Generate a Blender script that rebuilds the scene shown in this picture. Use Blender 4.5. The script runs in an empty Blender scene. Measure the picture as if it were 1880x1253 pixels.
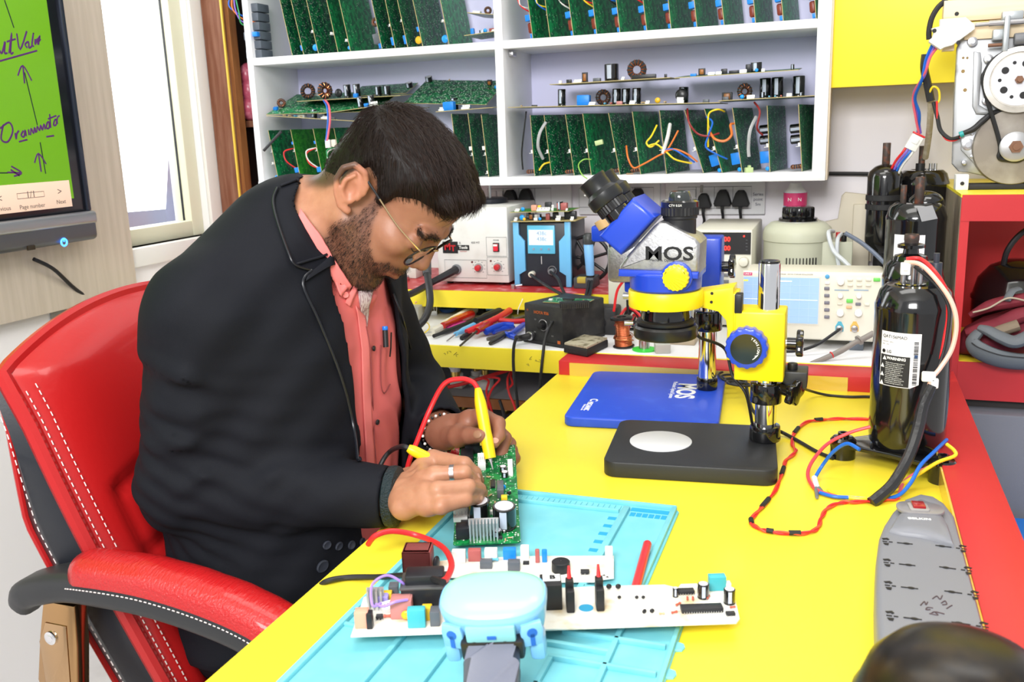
import bpy, bmesh, math, random
import numpy as np
from mathutils import Vector as V, Matrix, Euler, Quaternion
from mathutils.bvhtree import BVHTree
random.seed(7)
sc = bpy.context.scene
COL = sc.collection
PI = math.pi
# ---------------------------------------------------------------- camera, world, lights, exposure
RC = np.array([[0.941435, 0.04331496, -0.3344009], [0.33543982, -0.22134566, 0.91568893], [-0.03435516, -0.97423299, -0.22291212]])
CAM = V((0, 0, 1.25))
FPX = 1687.0
cd = bpy.data.cameras.new('camera')
cam = bpy.data.objects.new('camera', cd)
COL.objects.link(cam)
cd.sensor_width = 36
cd.lens = 36 * FPX / 1880
cd.clip_start = 0.02
cam.matrix_world = Matrix(((RC[0][0], -RC[0][1], -RC[0][2], 0), (RC[1][0], -RC[1][1], -RC[1][2], 0), (RC[2][0], -RC[2][1], -RC[2][2], 1.25), (0, 0, 0, 1)))
sc.camera = cam
cd.dof.use_dof = True
cd.dof.focus_distance = 1.45
cd.dof.aperture_fstop = 11
def at(px, py, x=None, y=None, z=None):
 "the point a photograph pixel shows on the plane x, y or z = const"
 r = V((RC @ np.array(((px - 940) / FPX, (py - 626.5) / FPX, 1.0))).tolist())
 t = (x - CAM.x) / r.x if x is not None else (y - CAM.y) / r.y if y is not None else (z - CAM.z) / r.z
 return CAM + r * t
w = bpy.data.worlds.new('world')
sc.world = w
w.use_nodes = True
w.node_tree.nodes['Background'].inputs[0].default_value = (0.96, 0.98, 1.0, 1)
w.node_tree.nodes['Background'].inputs[1].default_value = 0.62
sc.view_settings.view_transform = 'Standard'
sc.view_settings.look = 'None'
sc.view_settings.gamma = 1
sc.view_settings.use_curve_mapping = False
sc.view_settings.exposure = 0.22
def area(name, loc, target, size, power, col=(1, 1, 1), sy=None):
 d = bpy.data.lights.new(name, 'AREA')
 d.energy = power
 d.size = size
 if sy:
  d.shape = 'RECTANGLE'
  d.size_y = sy
 d.color = col
 o = bpy.data.objects.new(name, d)
 COL.objects.link(o)
 o.location = loc
 o.rotation_euler = (V(target) - V(loc)).to_track_quat('-Z', 'Y').to_euler()
 return o
area('ceiling_fill', (-0.55, 0.95, 2.62), (-0.55, 0.95, 0), 1.2, 10, (1, 0.98, 0.95), 0.6)  # unseen overhead source, added for soft general light
area('ceiling_fill', (0.35, 1.55, 2.62), (0.35, 1.75, 0), 0.9, 9, (1, 0.98, 0.96), 0.5)  # second unseen source, added to lift the right back wall
area('room_fill', (-0.35, -1.25, 2.25), (-0.45, 2.2, 1.0), 1.1, 62, (1, 0.99, 0.98), 0.7)  # fill light added behind the camera to brighten the back wall
area('camera_flash', (-0.12, -0.05, 1.62), (-0.5, 1.5, 0.9), 0.25, 6, (1, 0.99, 0.97))
area('window_daylight', (-1.95, 2.0, 1.6), (-0.3, 1.1, 0.8), 0.6, 10, (0.93, 0.97, 1.0), 1.2)
# ---------------------------------------------------------------- helpers
def c8(r, g, b):
 f = lambda u: ((u / 255 + 0.055) / 1.055) ** 2.4 if u > 10 else u / 255 / 12.92
 return (f(r), f(g), f(b), 1)
MATS = {}
def mat(name, col, rough=0.5, metal=0.0, noise=None, bump=None, coat=0.0, emit=0.0, trans=0.0, ior=1.45, alpha=1.0, spec=0.5, sheen=0.0, sss=0.0, stretch=None):
 "noise=(scale, second colour, lo, hi); bump=(scale, strength, distance)"
 if name in MATS:
  return MATS[name]
 m = bpy.data.materials.new(name)
 m.use_nodes = True
 nt = m.node_tree
 b = nt.nodes['Principled BSDF']
 I = b.inputs
 col = c8(*col) if max(col[:3]) > 1.001 else tuple(col[:3]) + (1,)
 I['Base Color'].default_value = col
 I['Roughness'].default_value = rough
 I['Metallic'].default_value = metal
 I['Coat Weight'].default_value = coat
 I['Coat Roughness'].default_value = 0.08
 I['Specular IOR Level'].default_value = spec
 I['IOR'].default_value = ior
 I['Transmission Weight'].default_value = trans
 I['Sheen Weight'].default_value = sheen
 I['Subsurface Weight'].default_value = sss
 I['Subsurface Scale'].default_value = 0.006
 I['Alpha'].default_value = alpha
 if emit:
  I['Emission Color'].default_value = col
  I['Emission Strength'].default_value = emit
 tc = None
 if noise or bump:
  tc = nt.nodes.new('ShaderNodeTexCoord').outputs['Object']
  if stretch:
   mp = nt.nodes.new('ShaderNodeMapping')
   mp.inputs['Scale'].default_value = stretch
   nt.links.new(tc, mp.inputs['Vector'])
   tc = mp.outputs[0]
 if noise:
  n = nt.nodes.new('ShaderNodeTexNoise')
  n.inputs['Scale'].default_value = noise[0]
  n.inputs['Detail'].default_value = 5
  nt.links.new(tc, n.inputs['Vector'])
  r = nt.nodes.new('ShaderNodeMapRange')
  r.inputs[1].default_value = noise[2]
  r.inputs[2].default_value = noise[3]
  nt.links.new(n.outputs[0], r.inputs[0])
  x = nt.nodes.new('ShaderNodeMix')
  x.data_type = 'RGBA'
  x.inputs[6].default_value = col
  x.inputs[7].default_value = c8(*noise[1]) if max(noise[1][:3]) > 1.001 else tuple(noise[1][:3]) + (1,)
  nt.links.new(r.outputs[0], x.inputs[0])
  nt.links.new(x.outputs[2], I['Base Color'])
 if bump:
  n = nt.nodes.new('ShaderNodeTexNoise')
  n.inputs['Scale'].default_value = bump[0]
  n.inputs['Detail'].default_value = 4
  nt.links.new(tc, n.inputs['Vector'])
  bn = nt.nodes.new('ShaderNodeBump')
  bn.inputs['Strength'].default_value = bump[1]
  bn.inputs['Distance'].default_value = bump[2]
  nt.links.new(n.outputs[0], bn.inputs['Height'])
  nt.links.new(bn.outputs[0], I['Normal'])
 MATS[name] = m
 return m
def pcb_mat(name, base, dark, dot, dots=0.62, scale=330):
 "circuit board lacquer: darker copper traces and bright solder dots"
 if name in MATS:
  return MATS[name]
 m = mat(name, base, 0.35)
 nt = m.node_tree
 b = nt.nodes['Principled BSDF']
 tc = nt.nodes.new('ShaderNodeTexCoord').outputs['Object']
 n = nt.nodes.new('ShaderNodeTexNoise')
 n.inputs['Scale'].default_value = 70
 n.inputs['Detail'].default_value = 3
 nt.links.new(tc, n.inputs['Vector'])
 r = nt.nodes.new('ShaderNodeMapRange')
 r.inputs[1].default_value = 0.48
 r.inputs[2].default_value = 0.53
 nt.links.new(n.outputs[0], r.inputs[0])
 x = nt.nodes.new('ShaderNodeMix')
 x.data_type = 'RGBA'
 x.inputs[6].default_value = c8(*base)
 x.inputs[7].default_value = c8(*dark)
 nt.links.new(r.outputs[0], x.inputs[0])
 vo = nt.nodes.new('ShaderNodeTexVoronoi')
 vo.inputs['Scale'].default_value = scale
 nt.links.new(tc, vo.inputs['Vector'])
 l1 = nt.nodes.new('ShaderNodeMath')
 l1.operation = 'LESS_THAN'
 l1.inputs[1].default_value = 0.36
 nt.links.new(vo.outputs['Distance'], l1.inputs[0])
 sp = nt.nodes.new('ShaderNodeSeparateColor')
 nt.links.new(vo.outputs['Color'], sp.inputs[0])
 l2 = nt.nodes.new('ShaderNodeMath')
 l2.operation = 'GREATER_THAN'
 l2.inputs[1].default_value = dots
 nt.links.new(sp.outputs[0], l2.inputs[0])
 mu = nt.nodes.new('ShaderNodeMath')
 mu.operation = 'MULTIPLY'
 nt.links.new(l1.outputs[0], mu.inputs[0])
 nt.links.new(l2.outputs[0], mu.inputs[1])
 y = nt.nodes.new('ShaderNodeMix')
 y.data_type = 'RGBA'
 nt.links.new(mu.outputs[0], y.inputs[0])
 nt.links.new(x.outputs[2], y.inputs[6])
 y.inputs[7].default_value = c8(*dot)
 nt.links.new(y.outputs[2], b.inputs['Base Color'])
 return m
def T(x=0, y=0, z=0, rx=0, ry=0, rz=0, s=None):
 m = Matrix.Translation((x, y, z)) @ Euler((math.radians(rx), math.radians(ry), math.radians(rz)), 'XYZ').to_matrix().to_4x4()
 return m @ Matrix.Diagonal((s[0], s[1], s[2], 1)) if s else m
def align(p, d, up=(0, 0, 1)):
 "matrix at p whose local Z points along d"
 q = V(d).normalized().to_track_quat('Z', 'Y')
 return Matrix.Translation(p) @ q.to_matrix().to_4x4()
def smoothpath(pts, k=6, closed=False):
 P = [V(p) for p in pts]
 out = []
 n = len(P)
 for i in range(n if closed else n - 1):
  a, b, c, d = (P[(i - 1) % n], P[i], P[(i + 1) % n], P[(i + 2) % n]) if closed else (P[max(i - 1, 0)], P[i], P[i + 1], P[min(i + 2, n - 1)])
  for j in range(k):
   t = j / k
   out.append(0.5 * ((2 * b) + (c - a) * t + (2 * a - 5 * b + 4 * c - d) * t * t + (3 * b - a - 3 * c + d) * t ** 3))
 if not closed:
  out.append(P[-1])
 return out
class MB:
 def __init__(s):
  s.v, s.f, s.mi = [], [], []
 def add(s, vs, fs, M=None, mi=0):
  o = len(s.v)
  s.v += [tuple(M @ V(p)) for p in vs] if M is not None else [tuple(p) for p in vs]
  s.f += [tuple(i + o for i in f) for f in fs]
  s.mi += [mi] * len(fs)
  return s
 def addbm(s, bm, M=None, mi=0):
  bm.verts.index_update()
  s.add([v.co.copy() for v in bm.verts], [[v.index for v in f.verts] for f in bm.faces], M, mi)
  bm.free()
  return s
 def box(s, c, size, bev=0.0, seg=2, M=None, mi=0, taper=None):
  bm = bmesh.new()
  bmesh.ops.create_cube(bm, size=1)
  for v in bm.verts:
   k = taper if (taper and v.co.z > 0) else 1
   v.co = V((v.co.x * size[0] * k + c[0], v.co.y * size[1] * k + c[1], v.co.z * size[2] + c[2]))
  if bev:
   bmesh.ops.bevel(bm, geom=bm.edges[:], offset=bev, segments=seg, profile=0.5, affect='EDGES')
  return s.addbm(bm, M, mi)
 def span(s, x0, x1, y0, y1, z0, z1, bev=0.0, seg=2, M=None, mi=0):
  return s.box(((x0 + x1) / 2, (y0 + y1) / 2, (z0 + z1) / 2), (abs(x1 - x0), abs(y1 - y0), abs(z1 - z0)), bev, seg, M, mi)
 def lathe(s, prof, n=24, M=None, mi=0, sx=1, sy=1):
  vs, fs, rings = [], [], []
  for r, z in prof:
   if r < 1e-6:
    rings.append([len(vs)])
    vs.append((0, 0, z))
   else:
    rings.append(list(range(len(vs), len(vs) + n)))
    vs += [(r * sx * math.cos(2 * PI * i / n), r * sy * math.sin(2 * PI * i / n), z) for i in range(n)]
  for a, b in zip(rings, rings[1:]):
   if len(a) == 1 and len(b) == 1:
    continue
   for i in range(n):
    j = (i + 1) % n
    if len(a) == 1:
     fs.append((a[0], b[j], b[i])[::-1])
    elif len(b) == 1:
     fs.append((a[i], a[j], b[0]))
    else:
     fs.append((a[i], a[j], b[j], b[i]))
  if len(rings[0]) > 1:
   fs.append(tuple(rings[0][::-1]))
  if len(rings[-1]) > 1:
   fs.append(tuple(rings[-1]))
  return s.add(vs, fs, M, mi)
 def cyl(s, p0, p1, r0, r1=None, n=16, bev=0.0, mi=0, M=None):
  p0, p1 = V(p0), V(p1)
  r1 = r0 if r1 is None else r1
  L = (p1 - p0).length
  A = align(p0, p1 - p0)
  A = M @ A if M is not None else A
  pr = [(r0, 0), (r1, L)] if not bev else [(r0 - bev, 0), (r0 - bev * .3, bev * .3), (r0, bev), (r1, L - bev), (r1 - bev * .3, L - bev * .3), (r1 - bev, L)]
  return s.lathe(pr, n, A, mi)
 def tube(s, pts, r, n=8, k=0, closed=False, mi=0, flat=1.0, M=None):
  pts = smoothpath(pts, k, closed) if k else [V(p) for p in pts]
  m = len(pts)
  rs = [r] * m if not isinstance(r, (list, tuple)) else [r[0] + (r[-1] - r[0]) * i / (m - 1) if len(r) == 2 else np.interp(i / (m - 1), np.linspace(0, 1, len(r)), r) for i in range(m)]
  vs, fs = [], []
  t0 = None
  for i in range(m):
   t = (pts[(i + 1) % m] - pts[i - 1]) if closed else pts[min(i + 1, m - 1)] - pts[max(i - 1, 0)]
   t = t.normalized() if t.length > 1e-9 else V((0, 0, 1))
   if t0 is None:
    nn = t.orthogonal().normalized()
    if abs(t.z) < 0.9:
     nn = V((0, 0, 1)).cross(t).normalized()
   else:
    nn = t0.rotation_difference(t) @ nn
    nn = (nn - t * nn.dot(t)).normalized()
   t0 = t
   bb = t.cross(nn)
   vs += [pts[i] + (nn * math.cos(2 * PI * j / n) + bb * math.sin(2 * PI * j / n) * flat) * rs[i] for j in range(n)]
  for i in range(m if closed else m - 1):
   a, b = i * n, ((i + 1) % m) * n
   fs += [(a + j, a + (j + 1) % n, b + (j + 1) % n, b + j) for j in range(n)]
  if not closed:
   fs += [tuple(range(n))[::-1], tuple(range((m - 1) * n, m * n))]
  return s.add(vs, fs, M, mi)
 def prism(s, poly, z0, z1, bev=0.0, seg=2, M=None, mi=0):
  bm = bmesh.new()
  vs = [bm.verts.new((p[0], p[1], z0)) for p in poly]
  f = bm.faces.new(vs)
  f.normal_update()
  if f.normal.z > 0:
   f.normal_flip()
  g = bmesh.ops.extrude_face_region(bm, geom=[f])
  for e in g['geom']:
   if isinstance(e, bmesh.types.BMVert):
    e.co.z = z1
  bmesh.ops.recalc_face_normals(bm, faces=bm.faces[:])
  if bev:
   bmesh.ops.bevel(bm, geom=[e for e in bm.edges if abs(e.verts[0].co.z - e.verts[1].co.z) < 1e-7], offset=bev, segments=seg, profile=0.5, affect='EDGES')
  return s.addbm(bm, M, mi)
 def ball(s, c, r, n=12, sc_=(1, 1, 1), M=None, mi=0):
  bm = bmesh.new()
  bmesh.ops.create_uvsphere(bm, u_segments=n, v_segments=max(6, n // 2 + 2), radius=r)
  A = Matrix.Translation(c) @ Matrix.Diagonal((sc_[0], sc_[1], sc_[2], 1))
  return s.addbm(bm, M @ A if M is not None else A, mi)
 def torus(s, R, r, n=24, m=8, M=None, mi=0):
  vs = [((R + r * math.cos(2 * PI * j / m)) * math.cos(2 * PI * i / n), (R + r * math.cos(2 * PI * j / m)) * math.sin(2 * PI * i / n), r * math.sin(2 * PI * j / m)) for i in range(n) for j in range(m)]
  fs = [(i * m + j, ((i + 1) % n) * m + j, ((i + 1) % n) * m + (j + 1) % m, i * m + (j + 1) % m) for i in range(n) for j in range(m)]
  return s.add(vs, fs, M, mi)
 def grid(s, fn, nu, nv, M=None, mi=0, thick=None):
  vs = [fn(i / nu, j / nv) for i in range(nu + 1) for j in range(nv + 1)]
  fs = [(i * (nv + 1) + j, (i + 1) * (nv + 1) + j, (i + 1) * (nv + 1) + j + 1, i * (nv + 1) + j + 1) for i in range(nu) for j in range(nv)]
  return s.add(vs, fs, M, mi)
 def mesh(s, name, mats, smooth=35):
  me = bpy.data.meshes.new(name)
  me.from_pydata(s.v, [], s.f)
  for m in (mats if isinstance(mats, (list, tuple)) else [mats]):
   me.materials.append(m)
  if max(s.mi, default=0):
   me.polygons.foreach_set('material_index', s.mi)
  if smooth:
   me.polygons.foreach_set('use_smooth', [True] * len(s.f))
   me.set_sharp_from_angle(angle=math.radians(smooth))
  me.validate()
  me.update()
  return me
def rounded(w, h, r, n=5, cx=0, cy=0):
 "rounded rectangle outline"
 o = []
 for sx, sy, a in ((1, 1, 0), (-1, 1, 90), (-1, -1, 180), (1, -1, 270)):
  for i in range(n + 1):
   t = math.radians(a + 90 * i / n)
   o.append((cx + sx * (w / 2 - r) + r * math.cos(t), cy + sy * (h / 2 - r) + r * math.sin(t)))
 return o
def link(o, parent=None, M=None):
 COL.objects.link(o)
 if parent:
  o.parent = parent
 if M is not None:
  o.matrix_local = M
 return o
def ob(name, mb, mats, parent=None, M=None, smooth=35):
 me = mb if isinstance(mb, bpy.types.Mesh) else mb.mesh(name, mats, smooth)
 return link(bpy.data.objects.new(name, me), parent, M)
def tag(o, label, cat, group=None, kind=None):
 o['label'] = label
 if cat:
  o['category'] = cat
 if group:
  o['group'] = group
 if kind:
  o['kind'] = kind
 return o
def thing(name, label, cat, M=None, group=None):
 o = bpy.data.objects.new(name, None)
 o.empty_display_size = 0.02
 link(o, None, M)
 return tag(o, label, cat, group)
def solo(name, mb, mats, label, cat, M=None, group=None, kind=None, smooth=35):
 return tag(ob(name, mb, mats, None, M, smooth), label, cat, group, kind)
def struct(name, mb, mats, parent=None, smooth=35):
 o = ob(name, mb, mats, parent, None, smooth)
 if not parent:
  o['kind'] = 'structure'
 return o
def text(s, size, m, parent, M, ext=0.0003, align_x='CENTER', name='lettering', bold=0.0, xs=1.0):
 cu = bpy.data.curves.new('tmp', 'FONT')
 cu.body = s
 cu.size = size
 cu.extrude = ext
 cu.offset = bold
 cu.align_x = align_x
 cu.align_y = 'CENTER'
 cu.resolution_u = 3
 t = bpy.data.objects.new('tmp', cu)
 me = bpy.data.meshes.new_from_object(t)
 bpy.data.objects.remove(t)
 me.name = name
 me.materials.clear()
 me.materials.append(m)
 if xs != 1:
  me.transform(Matrix.Diagonal((xs, 1, 1, 1)))
 return link(bpy.data.objects.new(name, me), parent, M)
def dup(o, M=None, label=None, parent=None):
 "copy a thing with its parts and sub-parts"
 c = o.copy()
 COL.objects.link(c)
 if parent:
  c.parent = parent
 if M is not None:
  c.matrix_local = M
 if label:
  c['label'] = label
 for ch in o.children:
  ml = ch.matrix_local.copy()
  d = dup(ch, None, None, c)
  d.matrix_parent_inverse = Matrix.Identity(4)
  d.matrix_local = ml
 return c
ORD = 'first second third fourth fifth sixth seventh eighth ninth tenth eleventh twelfth thirteenth fourteenth'.split()
UP = T(rx=90)   # text plane standing up, facing -Y (towards the room)
YEL = mat('yellow_laminate', (0.95, 0.79, 0.045), 0.38, noise=(3, (0.92, 0.73, 0.04), 0.35, 0.75))
RED = mat('red_laminate', (0.58, 0.03, 0.034), 0.42, noise=(6, (0.53, 0.025, 0.03), 0.3, 0.7))
WHT = mat('white_laminate', (0.82, 0.82, 0.84), 0.4, noise=(9, (0.74, 0.73, 0.75), 0.5, 0.8))
BLK = mat('black_plastic', (0.012, 0.012, 0.014), 0.4)
BLKG = mat('black_gloss', (0.006, 0.006, 0.007), 0.12, coat=0.6)
BLKM = mat('black_matte', (0.016, 0.016, 0.018), 0.65, bump=(500, 0.15, 0.001))
RUB = mat('black_rubber', (0.014, 0.014, 0.016), 0.5)
CHR = mat('chrome', (0.82, 0.82, 0.84), 0.07, 1.0)
STL = mat('brushed_steel', (0.55, 0.55, 0.57), 0.3, 1.0)
GRY = mat('grey_plastic', (0.16, 0.165, 0.18), 0.45)
WPL = mat('white_plastic', (0.85, 0.85, 0.83), 0.4)
CRM = mat('cream_plastic', (0.72, 0.70, 0.60), 0.45)
BLU = mat('blue_plastic', (0.01, 0.18, 0.75), 0.35)
CYN = mat('sky_blue_plastic', (0.16, 0.5, 0.85), 0.35)
PCBG = pcb_mat('green_board', (14, 128, 70), (6, 84, 50), (230, 240, 220), 0.66, 240)
PCBD = pcb_mat('dark_green_board', (12, 110, 62), (7, 62, 46), (215, 230, 210), 0.6, 270)
PCBL = pcb_mat('light_green_board', (45, 135, 40), (24, 105, 34), (205, 215, 150), 0.8)
PCBE = mat('board_edge', (0.45, 0.36, 0.16), 0.6)
COP = mat('copper', (0.62, 0.22, 0.09), 0.3, 1.0)
MAR = mat('maroon_film', (0.2, 0.03, 0.018), 0.3)
ORG = mat('orange_wire', (0.75, 0.18, 0.03), 0.4)
YWR = mat('yellow_wire', (0.85, 0.62, 0.02), 0.4)
REDW = mat('red_wire', (0.7, 0.02, 0.025), 0.38)
BLUW = mat('blue_wire', (0.01, 0.13, 0.6), 0.4)
GRNW = mat('green_wire', (0.03, 0.3, 0.1), 0.4)
WHW = mat('white_wire', (0.75, 0.74, 0.7), 0.45)
# ---------------------------------------------------------------- room
XW, YW = -1.75, 2.5
wallm = mat('wall_paint', (0.88, 0.855, 0.90), 0.6, noise=(4, (0.84, 0.81, 0.86), 0.4, 0.7))
cream = mat('cream_paint', (0.86, 0.84, 0.84), 0.6)
struct('floor', MB().span(-3, 3, -2, 2.6, -0.05, 0), mat('floor_tile', (0.66, 0.64, 0.63), 0.3, noise=(14, (0.58, 0.56, 0.55), 0.4, 0.7)))
struct('ceiling', MB().span(-1.8, 1.6, -0.6, 2.55, 2.7, 2.75), mat('ceiling_paint', (0.85, 0.85, 0.85), 0.7))
struct('wall_back', MB().span(-1.8, 1.6, YW, YW + 0.1, 0, 2.7), wallm)
WY0, WY1, WZ0, WZ1 = 1.70, 2.245, 0.985, 2.25
mb = MB()
mb.span(XW - 0.12, XW, -0.6, WY0, 0, 2.7).span(XW - 0.12, XW, WY1, YW, 0, 2.7).span(XW - 0.12, XW, WY0, WY1, 0, WZ0).span(XW - 0.12, XW, WY0, WY1, WZ1, 2.7)
struct('wall_left', mb, cream)
wf = mat('window_frame_paint', (0.74, 0.73, 0.55), 0.45)
win = MB()
fw = 0.05
win.span(XW - 0.075, XW - 0.02, WY0, WY0 + fw, WZ0, WZ1, 0.004).span(XW - 0.075, XW - 0.02, WY1 - fw, WY1, WZ0, WZ1, 0.004)
win.span(XW - 0.075, XW - 0.02, WY0 + fw, WY1 - fw, WZ0, WZ0 + 0.045, 0.004).span(XW - 0.075, XW - 0.02, WY0 + fw, WY1 - fw, WZ1 - 0.045, WZ1, 0.004)
W1 = struct('window_1', win, wf)
ob('pane', MB().span(XW - 0.052, XW - 0.046, WY0 + fw, WY1 - fw, WZ0 + 0.045, WZ1 - 0.045), mat('window_glass', (1, 1, 1), 0.0, trans=1.0, ior=1.02, spec=0.1), W1)
ob('glazing_seal', MB().span(XW - 0.05, XW - 0.044, WY1 - fw - 0.002, WY1 - fw, WZ0 + 0.045, WZ1 - 0.045), BLK, W1)
ob('sill', MB().span(XW - 0.03, XW + 0.02, WY0, WY1 + 0.02, WZ0 - 0.05, WZ0, 0.006), mat('sill_paint', (0.8, 0.79, 0.75), 0.5), W1)
struct('trim_1', MB().span(XW, XW + 0.012, WY1, 2.33, 0.9, 2.7, 0.003), mat('trim_paint', (0.80, 0.79, 0.74), 0.5))
bld = thing('apartment_building', 'pale overexposed apartment block outside the window', 'building')
fm = mat('pale_facade', (0.86, 0.86, 0.88), 0.8)
ob('facade', MB().span(-9.5, -8.5, 5.5, 10.5, -3, 4.2), fm, bld)
for k in range(3):
 for j in range(5):
  ob('facade_window', MB().span(-8.52, -8.46, 6.5 + k * 1.25, 7.2 + k * 1.25, -2.4 + j * 1.2, -1.7 + j * 1.2), mat('pale_window', (0.55, 0.62, 0.68), 0.3), bld)
solo('outside_column', MB().span(-2.25, -2.05, 2.42, 2.75, -1, 4), mat('pinkish_plaster', (0.55, 0.40, 0.44), 0.7, noise=(2.5, (0.44, 0.46, 0.62), 0.35, 0.65)), 'pinkish plaster column just outside the window pane', 'column')
pw = mat('beige_woodgrain', (0.70, 0.61, 0.51), 0.5, noise=(9, (0.60, 0.52, 0.42), 0.35, 0.7), stretch=(8, 8, 0.5))
solo('wall_panel', MB().span(XW, XW + 0.03, 0.3, at(220, 270, x=-1.72).y, at(258, 535, x=-1.72).z, 2.6, 0.002), pw, 'beige wood-grain panel on the wall behind the display', 'wall panel')
solo('tape_patch', MB().box((0, 0, 0), (0.002, 0.05, 0.02)), mat('grey_tape', (0.3, 0.3, 0.29), 0.5), 'grey tape patch on the cream wall under the beige panel', 'tape', Matrix.Translation(at(108, 578, x=XW + 0.002)))
# ------------------------------------------------ interactive display
XS = -1.665
scr_z1 = 1.95
c = at(118, 408, x=XS)
bot = at(160, 388, x=XS).z
tv = thing('interactive_display', 'large wall display showing handwritten notes on a green page', 'display', T(XS, 0.9, 1.4))
def tvp(px, py, dx=0.0):
 p = at(px, py, x=XS)
 return V((dx, p.y - 0.9, p.z - 1.4))
pr = tvp(168, 384)
y_r = pr.y
z_b = tvp(100, 395).z
mb = MB().span(-0.05, -0.004, -0.9, y_r, z_b, 0.65, 0.004)
ob('frame', mb, mat('display_frame', (0.01, 0.011, 0.016), 0.18), tv)
ys = tvp(140, 385).y
zs = tvp(100, 388).z + 0.012
ob('screen', MB().span(-0.004, -0.0015, -0.9, tvp(128, 300).y, zs + 0.012, 0.62), mat('green_screen', (0.14, 0.36, 0.012), 0.25, emit=0.22), tv)
ob('side_trim', MB().span(-0.02, 0.001, y_r - 0.012, y_r, z_b, 0.65, 0.003), mat('display_trim', (0.05, 0.06, 0.09), 0.2, 0.6), tv)
zb2 = tvp(170, 440).z
ch = MB().span(-0.06, 0.008, -0.9, y_r + 0.006, zb2, z_b, 0.012, 3)
ob('speaker_bar', ch, mat('gunmetal', (0.10, 0.105, 0.12), 0.35, 0.4), tv)
ob('silver_strip', MB().span(-0.01, 0.011, -0.9, y_r + 0.006, z_b - 0.03, z_b, 0.008, 3), mat('silver_trim', (0.35, 0.36, 0.39), 0.3, 0.6), tv)
pb = tvp(112, 445)
RX = T(ry=90)
ob('power_button', MB().torus(0.008, 0.0022, 20, 6, Matrix.Translation((0.009, pb.y, pb.z)) @ RX).span(0.008, 0.0105, pb.y - 0.001, pb.y + 0.001, pb.z + 0.001, pb.z + 0.008), mat('blue_led', (0.05, 0.25, 1.0), 0.3, emit=3), tv)
rv = tvp(52, 455)
ob('sensor_window', MB().span(0.006, 0.0092, rv.y - 0.01, rv.y + 0.01, rv.z - 0.005, rv.z + 0.005), mat('dark_window', (0.03, 0.02, 0.01), 0.2), tv)
ink = mat('purple_ink', (0.09, 0.012, 0.14), 0.6)
inkd = mat('dark_ink', (0.01, 0.03, 0.02), 0.6)
def zz(x, y):
 return (x / 1.958, y / 1.958)
def stroke(name, strokes, m, r=0.0022):
 for s in strokes:
  mb = MB()
  pts = [tvp(*zz(*p), dx=-0.0012) for p in s]
  mb.tube(pts, r, 5, 4 if len(pts) > 2 else 0, M=None)
  mb.v = [(-0.0015 + (x + 0.0012) * 0.25, y, z) for x, y, z in mb.v]
  ob(name, mb, m, tv)
stroke('handwriting', [
 [(0, 180), (8, 192), (16, 165), (20, 150), (18, 190), (28, 190)], [(34, 192), (44, 118), (40, 190), (50, 188)], [(26, 150), (58, 140)],
 [(62, 120), (74, 178), (98, 112)], [(100, 172), (92, 160), (104, 150), (106, 172), (116, 166)], [(116, 166), (122, 118), (116, 160), (124, 166)], [(128, 140), (128, 160), (136, 140), (138, 160), (142, 152)], [(132, 152), (146, 128), (140, 150), (148, 140)],
 [(0, 220), (135, 182)],
 [(66, 272), (84, 236), (116, 290)], [(84, 236), (90, 300)],
 [(14, 448), (6, 500), (30, 510), (48, 470), (34, 440), (2, 462)], [(56, 478), (60, 500), (62, 482), (70, 470)], [(86, 470), (78, 486), (88, 492), (92, 468), (96, 490)], [(104, 465), (106, 486)], [(112, 486), (114, 462), (122, 480), (126, 458), (130, 478)], [(134, 476), (136, 454), (144, 470), (148, 450), (154, 468), (160, 446), (164, 466)], [(172, 440), (168, 460), (178, 460), (178, 440), (172, 440)], [(180, 410), (184, 460)], [(174, 428), (204, 416)], [(198, 432), (194, 450), (204, 448), (204, 430), (198, 432)], [(208, 446), (208, 424), (216, 416)],
 [(70, 510), (100, 502)], [(168, 492), (196, 488)], [(126, 586), (140, 552), (168, 590)], [(140, 552), (150, 618)], [(28, 620), (76, 622)], [(42, 598), (80, 622), (52, 634)], [(40, 610), (72, 632)]], ink)
stroke('arrow', [[(18, 0), (52, 100)], [(90, 260), (136, 450)], [(146, 512), (166, 625)], [(0, 622), (30, 622)]], inkd, 0.0016)
q0, q1 = tvp(-30, 385), tvp(128, 330)
mbb = MB()
a, b, cc, d = tvp(*zz(-60, 770), dx=0), tvp(*zz(262, 742), dx=0), tvp(*zz(247, 648), dx=0), tvp(*zz(-60, 680), dx=0)
zlo, zhi = (a.z + b.z) / 2, (cc.z + d.z) / 2
ob('page_bar', MB().span(-0.002, -0.0008, -0.9, b.y, b.z, cc.z, 0.0003), mat('page_bar_pink', (0.85, 0.62, 0.48), 0.4, emit=0.3), tv)
bt = mat('bar_text', (0.16, 0.12, 0.10), 0.6)
RT = Matrix(((0, 0, 1, 0), (1, 0, 0, 0), (0, 1, 0, 0), (0, 0, 0, 1)))   # text plane facing +X, reading along +Y
def tvtext(s, px, py, size):
 p = tvp(*zz(px, py))
 text(s, size, bt, tv, Matrix.Translation((-0.0006, p.y, p.z)) @ RT, 0.0001)
tvtext('1/1', 112, 700, 0.02)
tvtext('Page number', 118, 742, 0.013)
tvtext('Next', 221, 726, 0.013)
tvtext('Previous', 8, 752, 0.013)
tvtext('>', 215, 690, 0.022)
tvtext('<', 0, 716, 0.022)
b0, b1 = tvp(*zz(64, 716)), tvp(*zz(158, 688))
ob('page_box', MB().tube([(-0.0007, y, z) for y, z in ((b0.y, b0.z), (b1.y, b0.z), (b1.y, b1.z), (b0.y, b1.z))], 0.0006, 4, closed=True), bt, tv)
p0, p1 = at(62, 476, x=-1.70), at(190, 572, x=-1.735)
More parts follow.
